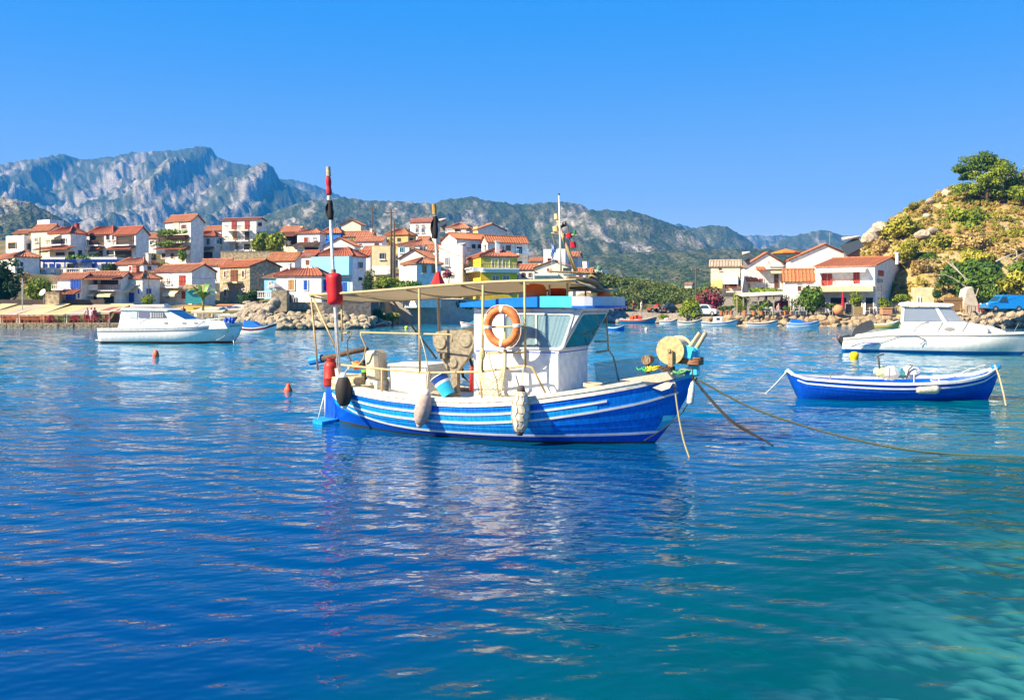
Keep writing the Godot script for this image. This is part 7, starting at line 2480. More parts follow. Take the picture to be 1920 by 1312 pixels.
# ---- cars
func car(called: String, label: String, x0: float, x1: float, yb: float, d: float, turn: float, col: Array, kind: String, height: float) -> void:
	var a := W(x0, yb, d)
	var b := W(x1, yb, d)
	var len := (b.x - a.x) / maxf(0.5, absf(cos(deg_to_rad(turn)))) if kind != "long" else (b.x - a.x)
	var o := base(called, Vector3((a.x + b.x) / 2, a.y, -d - 0.8), deg_to_rad(turn), label, "car" if kind != "van" else "van")
	var L := len / 2
	var w := 0.82
	var h := height
	var prof: Array
	var glass_poly: Array
	match kind:
		"van":
			prof = [Vector2(-L, 0.30), Vector2(-L, h * 0.42), Vector2(-L + 0.55, h * 0.52), Vector2(-L + 0.95, h * 0.56), Vector2(-L + 1.45, h * 0.93), Vector2(-L + 1.75, h), Vector2(L, h * 0.98), Vector2(L, 0.30)]
			glass_poly = [Vector2(-L + 1.12, h * 0.58), Vector2(-L + 1.52, h * 0.88), Vector2(-L + 2.0, h * 0.90), Vector2(-L + 2.0, h * 0.58)]
		"hatch":
			prof = [Vector2(-L, 0.28), Vector2(-L, h * 0.55), Vector2(-L + 0.25, h * 0.62), Vector2(-L + 0.55, h * 0.97), Vector2(-L + 0.8, h), Vector2(L * 0.18, h * 0.98), Vector2(L * 0.5, h * 0.62), Vector2(L, h * 0.54), Vector2(L, 0.28)]
			glass_poly = [Vector2(-L + 0.55, h * 0.63), Vector2(-L + 0.75, h * 0.92), Vector2(L * 0.13, h * 0.92), Vector2(L * 0.38, h * 0.63)]
		_:
			prof = [Vector2(-L, 0.28), Vector2(-L, h * 0.55), Vector2(-L + 0.9, h * 0.64), Vector2(-L + 1.4, h * 0.98), Vector2(L * 0.3, h), Vector2(L * 0.72, h * 0.66), Vector2(L, h * 0.58), Vector2(L, 0.28)]
			glass_poly = [Vector2(-L + 1.05, h * 0.66), Vector2(-L + 1.5, h * 0.93), Vector2(L * 0.26, h * 0.93), Vector2(L * 0.6, h * 0.66)]
	var m := MB.new()
	m.prism(prof, -w, w)
	for i in m.v.size():    # tumblehome: narrower towards the roof
		var v := m.v[i]
		m.v[i].z *= 1.0 - 0.17 * smoothstep(h * 0.5, h, v.y)
	put("body", m.mesh(), M(col[0], col[1], col[2], 0.25, "paint"), o)
	for s in [1.0, -1.0]:
		m = MB.new()
		m.prism(glass_poly, -0.015, 0.015)
		for i in m.v.size():
			m.v[i].z += s * (w * (1.0 - 0.17 * smoothstep(h * 0.5, h, m.v[i].y)) + 0.004)
		put("side_window", m.mesh(), glass(), o)
	var q0: Vector2 = prof[3] if kind == "van" else (prof[5] if kind == "hatch" else prof[4])
	var q1: Vector2 = prof[4] if kind == "van" else (prof[6] if kind == "hatch" else prof[5])
	var n := Vector2(-(q1 - q0).y, (q1 - q0).x).normalized()
	if n.y < 0: n = -n
	m = MB.new()
	m.prism([q0.lerp(q1, 0.1), q0.lerp(q1, 0.92), q0.lerp(q1, 0.92) + n * 0.02, q0.lerp(q1, 0.1) + n * 0.02], -w * 0.80, w * 0.80)
	put("windscreen", m.mesh(), glass(), o)
	for s in [1.0, -1.0]:
		for x in [-L * 0.62, L * 0.62]:
			m = MB.new()
			var t := Transform3D(Basis(Vector3(1, 0, 0), Vector3(0, 0, s), Vector3(0, -s, 0)), Vector3(x, 0.30, s * (w - 0.10)))
			m.lathe([Vector2(0.17, 0.13), Vector2(0.29, 0.12), Vector2(0.30, 0.06), Vector2(0.30, -0.08), Vector2(0, -0.08)], 18, t)
			var wh := put("wheel", m.mesh(), M(0.025, 0.025, 0.025, 0.8), o)
			m = MB.new()
			m.lathe([Vector2(0, 0.11), Vector2(0.08, 0.125), Vector2(0.17, 0.115), Vector2(0.17, 0.08)], 14, t)
			put("hub", m.mesh(), M(0.38, 0.38, 0.38, 0.4, "", 0.5), wh)
	for e in [-L, L]:
		m = MB.new()
		m.cbox(Vector3(e, 0.40, 0), Vector3(0.14, 0.18, w * 1.96), 0.04)
		put("bumper", m.mesh(), M(0.10, 0.10, 0.10, 0.6) if kind != "long" else M(0.3, 0.3, 0.3, 0.6), o)
		for s in [1.0, -1.0]:
			m = MB.new()
			m.cbox(Vector3(e * 1.003, h * 0.46, s * w * 0.74), Vector3(0.05, 0.15, 0.26), 0.02)
			put("headlight" if (e < 0) == (kind == "van") else "tail_light", m.mesh(), M(0.7, 0.7, 0.66, 0.2) if (e < 0) == (kind == "van") else M(0.4, 0.02, 0.02, 0.3), o)


func cars() -> void:
	car("hatchback", "small white hatchback parked nose to the water beside the clipped hedge", 1312, 1347, 592, 112, -28, [0.76, 0.76, 0.74], "hatch", 1.45)
	car("saloon_car", "red car parked on the quay road left of the white car", 1218, 1241, 586, 121, 8, [0.50, 0.035, 0.02], "saloon", 1.25)
	car("estate_car", "white car half hidden between the red and the black car", 1236, 1252, 587, 123, 6, [0.7, 0.7, 0.7], "saloon", 1.2)
	car("estate_car", "black estate car parked beside the yellow-green hedge", 1246, 1273, 588, 120, 8, [0.018, 0.022, 0.025], "hatch", 1.5)
	car("dark_car", "dark car parked at the end of the quay road, next to the cabin roof", 1158, 1173, 583, 126, 30, [0.015, 0.015, 0.02], "saloon", 1.4)
	car("panel_van", "bright blue panel van parked under the hill at the right edge", 1853, 1925, 584, 91, 2, [0.01, 0.22, 0.62], "van", 1.72)


# ---- people: one continuous skin drawn over a skeleton of tapered bones
func body_mesh(bones: Array, cell: float) -> ArrayMesh:
	var lo := Vector3(9, 9, 9)
	var hi := -lo
	for b in bones:
		for k in 2:
			lo = lo.min(b[k] - Vector3.ONE * (b[2 + k] + cell * 2))
			hi = hi.max(b[k] + Vector3.ONE * (b[2 + k] + cell * 2))
	var n := Vector3i(((hi - lo) / cell).ceil()) + Vector3i.ONE
	var f := PackedFloat32Array()
	f.resize(n.x * n.y * n.z)
	for z in n.z:
		for y in n.y:
			for x in n.x:
				var p := lo + Vector3(x, y, z) * cell
				var acc := 0.0
				for b in bones:
					var ab: Vector3 = b[1] - b[0]
					var t := clampf((p - b[0]).dot(ab) / ab.length_squared(), 0.0, 1.0)
					var dd: float = p.distance_to(b[0] + ab * t) - lerpf(b[2], b[3], t)
					acc += exp(-dd * 45.0)
				f[x + n.x * (y + n.y * z)] = -log(maxf(acc, 1e-30)) / 45.0
	var at := {}
	var m := MB.new()
	var V := func(x: int, y: int, z: int) -> Vector3:
		var key := Vector3i(x, y, z)
		if at.has(key): return at[key]
		var s := Vector3.ZERO
		var c := 0
		for e in 12:
			var ax := e / 4
			var o := Vector3i.ZERO
			o[(ax + 1) % 3] = e & 1
			o[(ax + 2) % 3] = (e >> 1) & 1
			var q := key + o
			var r := q
			r[ax] += 1
			var fa := f[q.x + n.x * (q.y + n.y * q.z)]
			var fb := f[r.x + n.x * (r.y + n.y * r.z)]
			if (fa < 0) != (fb < 0):
				s += Vector3(q).lerp(Vector3(r), fa / (fa - fb))
				c += 1
		at[key] = lo + s / maxi(c, 1) * cell
		return at[key]
	for z in range(1, n.z - 1):
		for y in range(1, n.y - 1):
			for x in range(1, n.x - 1):
				var f0 := f[x + n.x * (y + n.y * z)]
				for ax in 3:
					var q := Vector3i(x, y, z)
					q[ax] += 1
					var f1 := f[q.x + n.x * (q.y + n.y * q.z)]
					if (f0 < 0) == (f1 < 0): continue
					var u := Vector3i.ZERO
					var w := Vector3i.ZERO
					u[(ax + 1) % 3] = -1
					w[(ax + 2) % 3] = -1
					var p0 := Vector3i(x, y, z)
					var c := [p0, p0 + u, p0 + u + w, p0 + w]
					var k := []
					for e in c: k.append(V.call(e.x, e.y, e.z))
					if f0 < 0: m.quad(k[0], k[1], k[2], k[3])
					else: m.quad(k[3], k[2], k[1], k[0])
	return m.mesh(true)


func person(label: String, at: Vector3, turn: float, top: Array, low: Array, sit := false) -> void:
	var key := "sit" if sit else "stand"
	if not protos.has(key):
		var b := []
		var hip := 0.48 if sit else 0.92
		var knee := [Vector3(0.11, 0.47, 0.42), Vector3(-0.11, 0.47, 0.42)] if sit else [Vector3(0.10, 0.5, 0.05), Vector3(-0.10, 0.5, -0.03)]
		var foot := [Vector3(0.11, 0.07, 0.40), Vector3(-0.11, 0.07, 0.40)] if sit else [Vector3(0.11, 0.07, 0.10), Vector3(-0.11, 0.07, -0.16)]
		b.append([Vector3(0, hip, 0), Vector3(0, hip + 0.28, -0.01), 0.14, 0.12])
		b.append([Vector3(0, hip + 0.28, -0.01), Vector3(0, hip + 0.48, 0.0), 0.13, 0.12])
		b.append([Vector3(-0.15, hip + 0.50, 0), Vector3(0.15, hip + 0.50, 0), 0.07, 0.07])
		b.append([Vector3(0, hip + 0.5, 0), Vector3(0, hip + 0.62, 0.01), 0.055, 0.05])
		b.append([Vector3(0, hip + 0.69, 0.02), Vector3(0, hip + 0.76, 0.02), 0.095, 0.10])
		for s in 2:
			var g := 1.0 if s == 0 else -1.0
			b.append([Vector3(g * 0.09, hip - 0.02, 0), knee[s], 0.095, 0.06])
			b.append([knee[s], foot[s], 0.06, 0.04])
			b.append([foot[s] + Vector3(0, -0.02, -0.03), foot[s] + Vector3(0, -0.03, 0.13), 0.04, 0.035])
			var el := Vector3(g * 0.24, hip + 0.22, -0.02)
			var ha := Vector3(g * 0.22, hip + 0.02, 0.14)
			b.append([Vector3(g * 0.19, hip + 0.49, 0), el, 0.05, 0.04])
			b.append([el, ha, 0.04, 0.03])
			b.append([ha, ha + Vector3(0, -0.08, 0.04), 0.032, 0.022])
		protos[key] = body_mesh(b, 0.045)
		var hb := []
		hb.append([Vector3(0, hip + 0.76, -0.01), Vector3(0, hip + 0.74, -0.05), 0.105, 0.09])
		protos[key + "hair"] = body_mesh(hb, 0.035)
		var sh := [[Vector3(0, hip + 0.06, 0), Vector3(0, hip + 0.28, -0.01), 0.165, 0.145], [Vector3(0, hip + 0.28, -0.01), Vector3(0, hip + 0.46, 0.0), 0.15, 0.145], [Vector3(-0.16, hip + 0.48, 0), Vector3(0.16, hip + 0.48, 0), 0.085, 0.085]]
		var pa := []
		for s in 2:
			var g := 1.0 if s == 0 else -1.0
			sh.append([Vector3(g * 0.19, hip + 0.48, 0), Vector3(g * 0.22, hip + 0.32, -0.01), 0.068, 0.06])
			pa.append([Vector3(g * 0.085, hip - 0.0, 0), knee[s], 0.115, 0.08])
		pa.append([Vector3(-0.06, hip + 0.03, 0), Vector3(0.06, hip + 0.03, 0), 0.15, 0.15])
		protos[key + "shirt"] = body_mesh(sh, 0.045)
		protos[key + "trousers"] = body_mesh(pa, 0.045)
	var o := base("person", at, turn, label, "person")
	put("body", protos[key], M(0.48, 0.27, 0.17, 0.7), o)
	put("hair", protos[key + "hair"], M(0.05, 0.03, 0.02, 0.8), o)
	put("shirt", protos[key + "shirt"], M(top[0], top[1], top[2], 0.9, "cloth"), o)
	put("trousers", protos[key + "trousers"], M(low[0], low[1], low[2], 0.9, "cloth"), o)


# ---- cafés, street furniture
func chair_proto(key: String, c: Array, arm: bool) -> Node3D:
	var o := Node3D.new()
	o.name = "chair"
	tag(o, "", "chair")
	var mt := M(c[0], c[1], c[2], 0.7, "worn")
	var m := MB.new()
	m.cbox(Vector3(0, 0.45, 0), Vector3(0.46, 0.05, 0.44), 0.012)
	put("seat", m.mesh(), mt, o)
	m = MB.new()
	for k in 3: m.cbox(Vector3(0, 0.62 + k * 0.13, -0.21 - k * 0.015), Vector3(0.44, 0.07, 0.025), 0.008)
	for s in [-1.0, 1.0]: m.cbox(Vector3(s * 0.205, 0.68, -0.215), Vector3(0.04, 0.46, 0.04), 0.008)
	put("backrest", m.mesh(), mt, o)
	for s in [-1.0, 1.0]:
		for z in [-0.19, 0.19]:
			m = MB.new()
			m.cbox(Vector3(s * 0.205, 0.22, z), Vector3(0.04, 0.44, 0.04), 0.008)
			put("leg", m.mesh(), mt, o)
		if arm:
			m = MB.new()
			m.cbox(Vector3(s * 0.22, 0.66, -0.01), Vector3(0.05, 0.04, 0.42), 0.01)
			m.cbox(Vector3(s * 0.215, 0.55, 0.18), Vector3(0.035, 0.2, 0.035), 0.008)
			put("armrest", m.mesh(), mt, o)
	protos[key] = o
	return o


func table_at(at: Vector3, label: String, c: Array, w := 0.8) -> void:
	var o := base("table", at, 0, label, "table")
	var mt := M(c[0], c[1], c[2], 0.7, "cloth")
	var m := MB.new()
	m.cbox(Vector3(0, 0.74, 0), Vector3(w, 0.05, w), 0.015)
	put("tabletop", m.mesh(), mt, o)
	for s in [-1.0, 1.0]:
		for z in [-1.0, 1.0]:
			m = MB.new()
			m.box(Vector3(s * (w / 2 - 0.06), 0.36, z * (w / 2 - 0.06)), Vector3(0.05, 0.72, 0.05))
			put("leg", m.mesh(), M(0.12, 0.08, 0.05, 0.8, "wood"), o)


func awning_bay(label: String, x0: float, x1: float, yf: float, yr: float, d: float, deep: float, c: Array, posts := true) -> void:
	# a canvas roof between a front edge seen at height yf and a rear edge at yr
	var a := W(x0, yf, d)
	var b := W(x1, yf, d)
	var r := W(x0, yr, d + deep)
	var o := base("cafe_awning", Vector3((a.x + b.x) / 2, a.y - 2.3, -d), 0, label, "awning")
	var w := b.x - a.x - 0.06
	var rise := r.y - a.y
	var m := MB.new()
	for i in 8:
		for j in 6:
			var P := func(u: float, v: float) -> Vector3: return Vector3((u - 0.5) * w, 2.3 + rise * v - 0.10 * sin(PI * u) * sin(PI * v), -deep * v)
			m.quad(P.call(i / 8.0, j / 6.0), P.call((i + 1) / 8.0, j / 6.0), P.call((i + 1) / 8.0, (j + 1) / 6.0), P.call(i / 8.0, (j + 1) / 6.0))
	var cm := M(c[0], c[1], c[2], 0.9, "cloth")
	cm.backlight_enabled = true
	cm.backlight = Color(0.6, 0.55, 0.45)
	put("canvas", m.mesh(true), cm, o)
	m = MB.new()
	m.box(Vector3(0, 2.19, 0.015), Vector3(w, 0.2, 0.02))
	put("valance", m.mesh(), cm, o)
	m = MB.new()
	m.tube([Vector3(-w / 2, 2.3, 0), Vector3(w / 2, 2.3, 0)], 0.04, 6)
	put("front_bar", m.mesh(), trim("white"), o)
	if posts:
		for s in [-1.0, 1.0]:
			m = MB.new()
			m.box(Vector3(s * (w / 2 - 0.06), 1.1, -0.1), Vector3(0.09, 2.4, 0.09))
			put("post", m.mesh(), trim("white"), o)


func parasol(label: String, px: float, ytop: float, yb: float, d: float, r: float, c: Array, closed := false) -> void:
	var a := W(px, yb, d)
	var h := (yb - ytop) / F * d
	var o := base("parasol", a, 0.3, label, "parasol")
	var m := MB.new()
	m.tube([Vector3(0, 0, 0), Vector3(0, h, 0)], 0.03, 7)
	put("pole", m.mesh(), M(0.5, 0.4, 0.28, 0.6, "wood"), o)
	m = MB.new()
	if closed:
		m.lathe([Vector2(0, h), Vector2(0.07, h * 0.96), Vector2(0.17, h * 0.55), Vector2(0.25, h * 0.30), Vector2(0.12, h * 0.28)], 9)
	else:
		for k in 8:
			var w0 := TAU * k / 8
			var w1 := TAU * (k + 1) / 8
			var p0 := Vector3(cos(w0) * r, h - 0.55, sin(w0) * r)
			var p1 := Vector3(cos(w1) * r, h - 0.55, sin(w1) * r)
			m.tri(Vector3(0, h, 0), p1, p0)
			m.quad(p0, p1, p1 - Vector3(0, 0.18, 0), p0 - Vector3(0, 0.18, 0))
	var cm := M(c[0], c[1], c[2], 0.9, "cloth")
	cm.backlight_enabled = true
	cm.backlight = Color(0.5, 0.45, 0.35)
	put("canopy", m.mesh(), cm, o)


func pole(called: String, label: String, px: float, y0: float, y1: float, d: float, r: float, c: Array, cat: String, arm := false) -> void:
	var a := W(px, y1, d)
	var h := (y1 - y0) / F * d
	var o := base(called, a, 0, label, cat)
	var m := MB.new()
	m.tube([Vector3(0, -1.5, 0), Vector3(0, h, 0)], [r, r * 0.7], 8)
	put("shaft", m.mesh(true), M(c[0], c[1], c[2], 0.9, "wood"), o)
	if arm:
		m = MB.new()
		m.box(Vector3(0, h - 0.5, 0), Vector3(1.5, 0.1, 0.1))
		put("crossarm", m.mesh(), M(c[0], c[1], c[2], 0.9, "wood"), o)
		for k in 3:
			m = MB.new()
			m.lathe([Vector2(0, 0), Vector2(0.05, 0.02), Vector2(0.05, 0.12), Vector2(0, 0.15)], 8, Transform3D(Basis.IDENTITY, Vector3(-0.6 + k * 0.6, h - 0.45, 0)))
			put("insulator", m.mesh(), M(0.5, 0.48, 0.42, 0.3), o)


func pot(label: String, px: float, yb: float, d: float, r: float, h: float, c: Array, jar := false) -> void:
	var o := base("clay_pot" if not jar else "clay_jar", W(px, yb, d), 0, label, "pot" if not jar else "jar")
	var m := MB.new()
	if jar: m.lathe([Vector2(0, 0), Vector2(r * 0.55, 0), Vector2(r * 0.95, h * 0.35), Vector2(r, h * 0.6), Vector2(r * 0.7, h * 0.9), Vector2(r * 0.42, h * 0.95), Vector2(r * 0.5, h), Vector2(r * 0.35, h), Vector2(0, h * 0.8)], 20)
	else: m.lathe([Vector2(0, 0), Vector2(r * 0.68, 0), Vector2(r * 0.95, h * 0.85), Vector2(r * 1.08, h * 0.86), Vector2(r * 1.08, h), Vector2(r * 0.85, h), Vector2(0, h * 0.8)], 14)
	put("body", m.mesh(jar), M(c[0], c[1], c[2], 0.85, "paint"), o)
	if not jar:
		var g: Array = GREENS["mid"]
		put("plant", leaf_cloud(int(px), Vector3(r * 1.7, r * 1.6, r * 1.7), 0.10, 160, g[0], g[1], 5), M(1, 1, 1, 0.8, "leaf"), o, Transform3D(Basis.IDENTITY, Vector3(0, h + r * 1.0, 0)))


func nth(i: int) -> String:
	var a := ["first", "second", "third", "fourth", "fifth", "sixth", "seventh", "eighth", "ninth", "tenth", "eleventh", "twelfth", "thirteenth", "fourteenth", "fifteenth", "sixteenth", "seventeenth", "eighteenth", "nineteenth", "twentieth"]
	return a[mini(i, 19)]


func cafes() -> void:
	var n_orange := 0
	var n_red := 0
	var n_green := 0
	var n_white := 0
	var n_wood := 0
	var front := {}
	var tan := [0.72, 0.58, 0.36]
	# the long row of tan awnings on the left quay
	var edges := [-62, -28, 2, 33, 78, 122, 158, 206]
	for i in 7:
		awning_bay(["tan café awning outside the left edge, first of the row", "tan café awning cut by the picture's left edge", "tan café awning second from the picture's left edge", "tan café awning below the dark green tree", "tan café awning below the satellite dish", "tan café awning in front of the big blue door", "last tan café awning, at the yacht's stern"][i], edges[i], edges[i + 1] - 1.2, 588.5 - maxf(0.0, i - 4.0) * 1.5 + 0.8 * (i % 2), 570.5 + 1.5 * ((i * 5) % 3 - 1), 96.8, 6.5, [tan[0] - 0.05 * (i % 3), tan[1] - 0.05 * (i % 3), tan[2] - 0.05 * ((i + 1) % 3)])
	# dark back of the café under them
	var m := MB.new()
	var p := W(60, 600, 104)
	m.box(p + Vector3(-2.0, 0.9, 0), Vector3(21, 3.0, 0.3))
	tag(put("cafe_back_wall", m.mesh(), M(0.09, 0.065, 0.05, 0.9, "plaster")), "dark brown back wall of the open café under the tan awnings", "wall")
	rng.seed = 6
	chair_proto("orange", [0.62, 0.20, 0.07], true)
	chair_proto("red", [0.42, 0.04, 0.05], true)
	chair_proto("green", [0.20, 0.22, 0.06], true)
	chair_proto("white", [0.74, 0.72, 0.66], false)
	chair_proto("wood", [0.50, 0.30, 0.12], false)
	var px := -8.0
	while px < 200.0:
		var kind: String = "orange" if px < 88.0 else ["red", "red", "green", "red"][rng.randi() % 4]
		for row in 2:
			var d := 95.6 + row * 1.5
			var q := W(px + row * 3.0, 606.5, 95.6)
			q.x = (px + row * 3.0 - 960.0) / F * d
			q.z = -d
			var key := kind + str(row)
			front[key] = front.get(key, -1) + 1
			n_orange = front[key]; n_red = front[key]; n_green = front.get("green0", 0) + front.get("green1", 0)
			var lab: String = {"orange": "orange wicker café chair, %s from the left in the quay's %s row" % [nth(n_orange), ["front", "rear"][row]], "red": "red café chair, %s from the left among those in the quay's %s row" % [nth(n_red), ["front", "rear"][row]], "green": "green cushioned café chair in the quay's %s row, %s from the left" % [["front", "rear"][row], nth(n_green)]}[kind]
			copy_of(kind, Transform3D(Basis(Vector3.UP, [0.0, PI, PI / 2, -PI / 2][rng.randi() % 4] + rng.randf_range(-0.3, 0.3)), q), lab, kind + " café chairs on the left quay")
		px += rng.randf_range(6.5, 9.5)
	for i in 7:
		table_at(W(6 + i * 27, 606.5, 98.3), ["café table at the picture's left edge", "café table among orange chairs below the dark tree", "café table left of the third awning post", "café table where the orange chairs end", "café table among the first red chairs", "café table beside the standing waiters", "café table nearest the yacht's stern"][i], [0.45, 0.2, 0.12])
	var y0 := W(0, 606.5, 97.6).y
	for q in [["person in a pale top and red shorts standing on the left quay", 162.5, [0.75, 0.62, 0.55], [0.5, 0.05, 0.06]], ["person in white standing between two others on the left quay", 170, [0.8, 0.78, 0.74], [0.6, 0.58, 0.54]], ["person in a red top at the right of the three on the quay", 176.5, [0.55, 0.12, 0.12], [0.1, 0.1, 0.14]]]:
		person(q[0], Vector3((q[1] - 960) / F * 96.6, y0, -96.6), q[1] * 0.7, q[2], q[3])
	# parasols and awnings further along
	awning_bay("bright yellow awning behind the yacht's windscreen", 311, 370, 583, 574, 100.5, 5.0, [0.72, 0.45, 0.08])
	awning_bay("cream striped awning behind the yacht's foredeck", 357, 418, 584, 575, 99.5, 4.0, [0.76, 0.66, 0.48])
	awning_bay("salmon orange awning above the cream one", 388, 432, 577, 570, 103, 4.0, [0.74, 0.28, 0.13])
	awning_bay("white awning at the right end beside the big boulders", 421, 460, 579, 571, 101, 4.0, [0.80, 0.74, 0.66])
	awning_bay("pale low canvas between the yacht's bow and the boulders", 408, 447, 590, 587, 97.5, 2.0, [0.74, 0.66, 0.50])
	awning_bay("maroon canvas roof over the yacht's stern", 182, 226, 583, 575, 97.5, 3.5, [0.45, 0.14, 0.13])
	for i in 9:
		copy_of("white", Transform3D(Basis(Vector3.UP, i * 1.3), W(345 + i * 12, 603, 98.5)), "white café chair behind the yacht's guard rail, %s from the left" % nth(i), "white café chairs behind the yacht")
	person("person in dark clothes under the yellow awning", W(343, 603, 100.0), 0.3, [0.3, 0.03, 0.05], [0.05, 0.05, 0.07])
	parasol("small grey parasol beside the light blue annexe", 514, 529, 552, 103.5, 0.9, [0.45, 0.42, 0.42])
	parasol("closed grey-green parasol left of the yellow house", 826, 497, 512, 116, 1.2, [0.35, 0.36, 0.30])
	# right terrace
	var y1 := 590.0
	for q in [[1436, 0.4], [1449, 2.0], [1487, 1.2], [1497, 4.0], [1508, 0.2], [1536, 1.5], [1543, 4.4], [1553, 1.8], [1557, 5.0], [1620, 1.2], [1629, 4.0], [1637, 0.5], [1645, 2.0], [1683, 1.0], [1690, 3.0]]:
		copy_of("white", Transform3D(Basis(Vector3.UP, q[1]), W(q[0], y1, 103.4 + fmod(q[1], 1.0))), "white wooden chair on the right shore terrace, %s counted from the pergola" % nth(n_white), "white chairs on the right terrace")
		n_white += 1
	for q in [[1727, 0.6], [1734, 2.2], [1742, 4.0], [1806, 1.0], [1814, 3.3]]:
		copy_of("wood", Transform3D(Basis(Vector3.UP, q[1]), W(q[0], 587, 99.0)), "plain wooden chair on the quay between taverna and van, %s from the left" % nth(n_wood), "wooden chairs on the quay")
		n_wood += 1
	for q in [[1842, 0.3], [1839, 2.6]]:
		copy_of("red", Transform3D(Basis(Vector3.UP, q[1]), W(q[0], 585.5, 95.0)), "bright red chair beside the blue van, %s one" % ["left" if q[0] < 1841 else "right"], "red chairs beside the van")
	table_at(W(1443, y1, 103.6), "white table under the left pergola", [0.7, 0.66, 0.6])
	table_at(W(1492, y1, 103.6), "table with white cloth left of the climbing bush", [0.75, 0.72, 0.68])
	table_at(W(1548, y1, 103.6), "table left of the big clay jar", [0.7, 0.66, 0.6])
	table_at(W(1633, y1, 103.6), "table among white chairs right of the tan notice board", [0.74, 0.70, 0.64])
	table_at(W(1826, 586.5, 97), "long dark table between the wooden chairs and the red chairs", [0.28, 0.18, 0.12], 1.0)
	person("grey haired person in a pink shirt sitting at the terrace edge", W(1460, y1, 103.2), 0.5, [0.70, 0.42, 0.42], [0.2, 0.2, 0.25], true)
	parasol("closed red parasol standing on the right terrace", 1581, 547, 590, 104.0, 0.5, [0.55, 0.015, 0.05], true)
	pot("big round terracotta jar lying at the terrace edge left of the chalkboard", 1573, 590, 102.6, 0.62, 1.15, [0.60, 0.25, 0.11], true)
	for q in [["terracotta pot beside the hatchback", 1353], ["terracotta pot under the bougainvillea", 1362], ["third terracotta pot right of the hatchback", 1371], ["terracotta pot at the foot of the ivy hedge", 1397], ["wide pot with yellow leaves under the pergola", 1414], ["squat pot under the pergola's middle", 1428], ["red pot left of the climbing bush", 1474], ["orange pot right of the red one", 1482]]:
		pot(q[0], q[1], 590.5, 104.0, 0.28, 0.5, [0.52, 0.18, 0.07])
	# boards and planters
	var o := base("chalkboard", W(1592, 590, 102.8), 0.15, "standing chalkboard with a pale frame on the right terrace", "chalkboard")
	m = MB.new()
	m.box(Vector3(0, 0.72, 0), Vector3(0.78, 1.1, 0.03))
	put("board", m.mesh(), M(0.02, 0.02, 0.02, 0.8), o)
	for s in [[-0.42, 0.70, 0.07, 1.36], [0.42, 0.70, 0.07, 1.36]]:
		m = MB.new()
		m.box(Vector3(s[0], s[1], 0.01), Vector3(s[2], s[3], 0.06))
		put("frame", m.mesh(), M(0.66, 0.55, 0.38, 0.8, "wood"), o)
	for y in [0.15, 1.30]:
		m = MB.new()
		m.box(Vector3(0, y, 0.01), Vector3(0.77, 0.07, 0.055))
		put("frame", m.mesh(), M(0.66, 0.55, 0.38, 0.8, "wood"), o)
	o = base("notice_board", W(1610, 590, 102.9), 0.1, "tan wooden menu board right of the chalkboard", "notice board")
	m = MB.new()
	m.cbox(Vector3(0, 0.5, 0), Vector3(1.0, 0.85, 0.05), 0.02)
	put("panel", m.mesh(), M(0.62, 0.40, 0.16, 0.8, "wood"), o)
	m = MB.new()
	for s in [-1.0, 1.0]: m.box(Vector3(s * 0.54, 0.5, 0.0), Vector3(0.06, 1.02, 0.07))
	put("stand", m.mesh(), M(0.72, 0.62, 0.46, 0.8, "wood"), o)
	o = base("planter", W(1662, 590, 102.2), 0.0, "square terracotta planter under the street lamp", "planter")
	m = MB.new()
	m.cbox(Vector3(0, 0.4, 0), Vector3(1.2, 0.8, 0.8), 0.06)
	put("trough", m.mesh(), M(0.52, 0.24, 0.12, 0.85, "paint"), o)
	m = MB.new()
	m.cbox(Vector3(0, 0.78, 0), Vector3(1.34, 0.14, 0.94), 0.04)
	put("rim", m.mesh(), M(0.55, 0.26, 0.14, 0.85, "paint"), o)
	o = base("street_lamp", W(1653, 578, 103.0), 0.0, "black street lamp with two curled arms in front of the taverna's right corner", "street lamp")
	m = MB.new()
	m.tube([Vector3(0, -0.8, 0), Vector3(0, 2.75, 0)], [0.07, 0.04], 8)
	put("post", m.mesh(true), M(0.03, 0.03, 0.03, 0.5), o)
	for s in [-1.0, 1.0]:
		m = MB.new()
		m.tube([Vector3(0, 2.0, 0), Vector3(s * 0.2, 2.1, 0), Vector3(s * 0.42, 2.35, 0), Vector3(s * 0.45, 2.2, 0)], 0.025, 6)
		put("arm", m.mesh(true), M(0.03, 0.03, 0.03, 0.5), o)
		m = MB.new()
		m.lathe([Vector2(0, -0.05), Vector2(0.06, -0.05), Vector2(0.10, 0.12), Vector2(0.12, 0.14), Vector2(0, 0.26)], 8, Transform3D(Basis.IDENTITY, Vector3(s * 0.45, 2.05, 0)))
		put("lantern", m.mesh(), M(0.12, 0.11, 0.09, 0.3), o)
	# pergola of the right taverna
	o = base("pergola", W(1437, 590, 105), 0.0, "pale wooden pergola over the right shore terrace", "pergola")
	for q in [[-2.7, 0.0], [-0.9, 0.0], [0.9, 0.0], [2.7, 0.0], [-2.7, -3.0], [2.7, -3.0]]:
		m = MB.new()
		m.box(Vector3(q[0], 0.9, q[1]), Vector3(0.12, 2.6, 0.12))
		put("post", m.mesh(), M(0.55, 0.45, 0.32, 0.8, "wood"), o)
	m = MB.new()
	m.quad(Vector3(-2.9, 2.15, 0.3), Vector3(2.9, 2.45, 0.3), Vector3(2.9, 2.85, -3.4), Vector3(-2.9, 2.6, -3.4))
	m.quad(Vector3(-2.9, 2.56, -3.4), Vector3(2.9, 2.81, -3.4), Vector3(2.9, 2.41, 0.3), Vector3(-2.9, 2.11, 0.3))
	put("canvas_roof", m.mesh(), M(0.70, 0.62, 0.44, 0.9, "cloth"), o)
	o = base("white_arbour", W(1494, 590, 104.6), 0.0, "white painted arbour posts left of the climbing bush", "arbour")
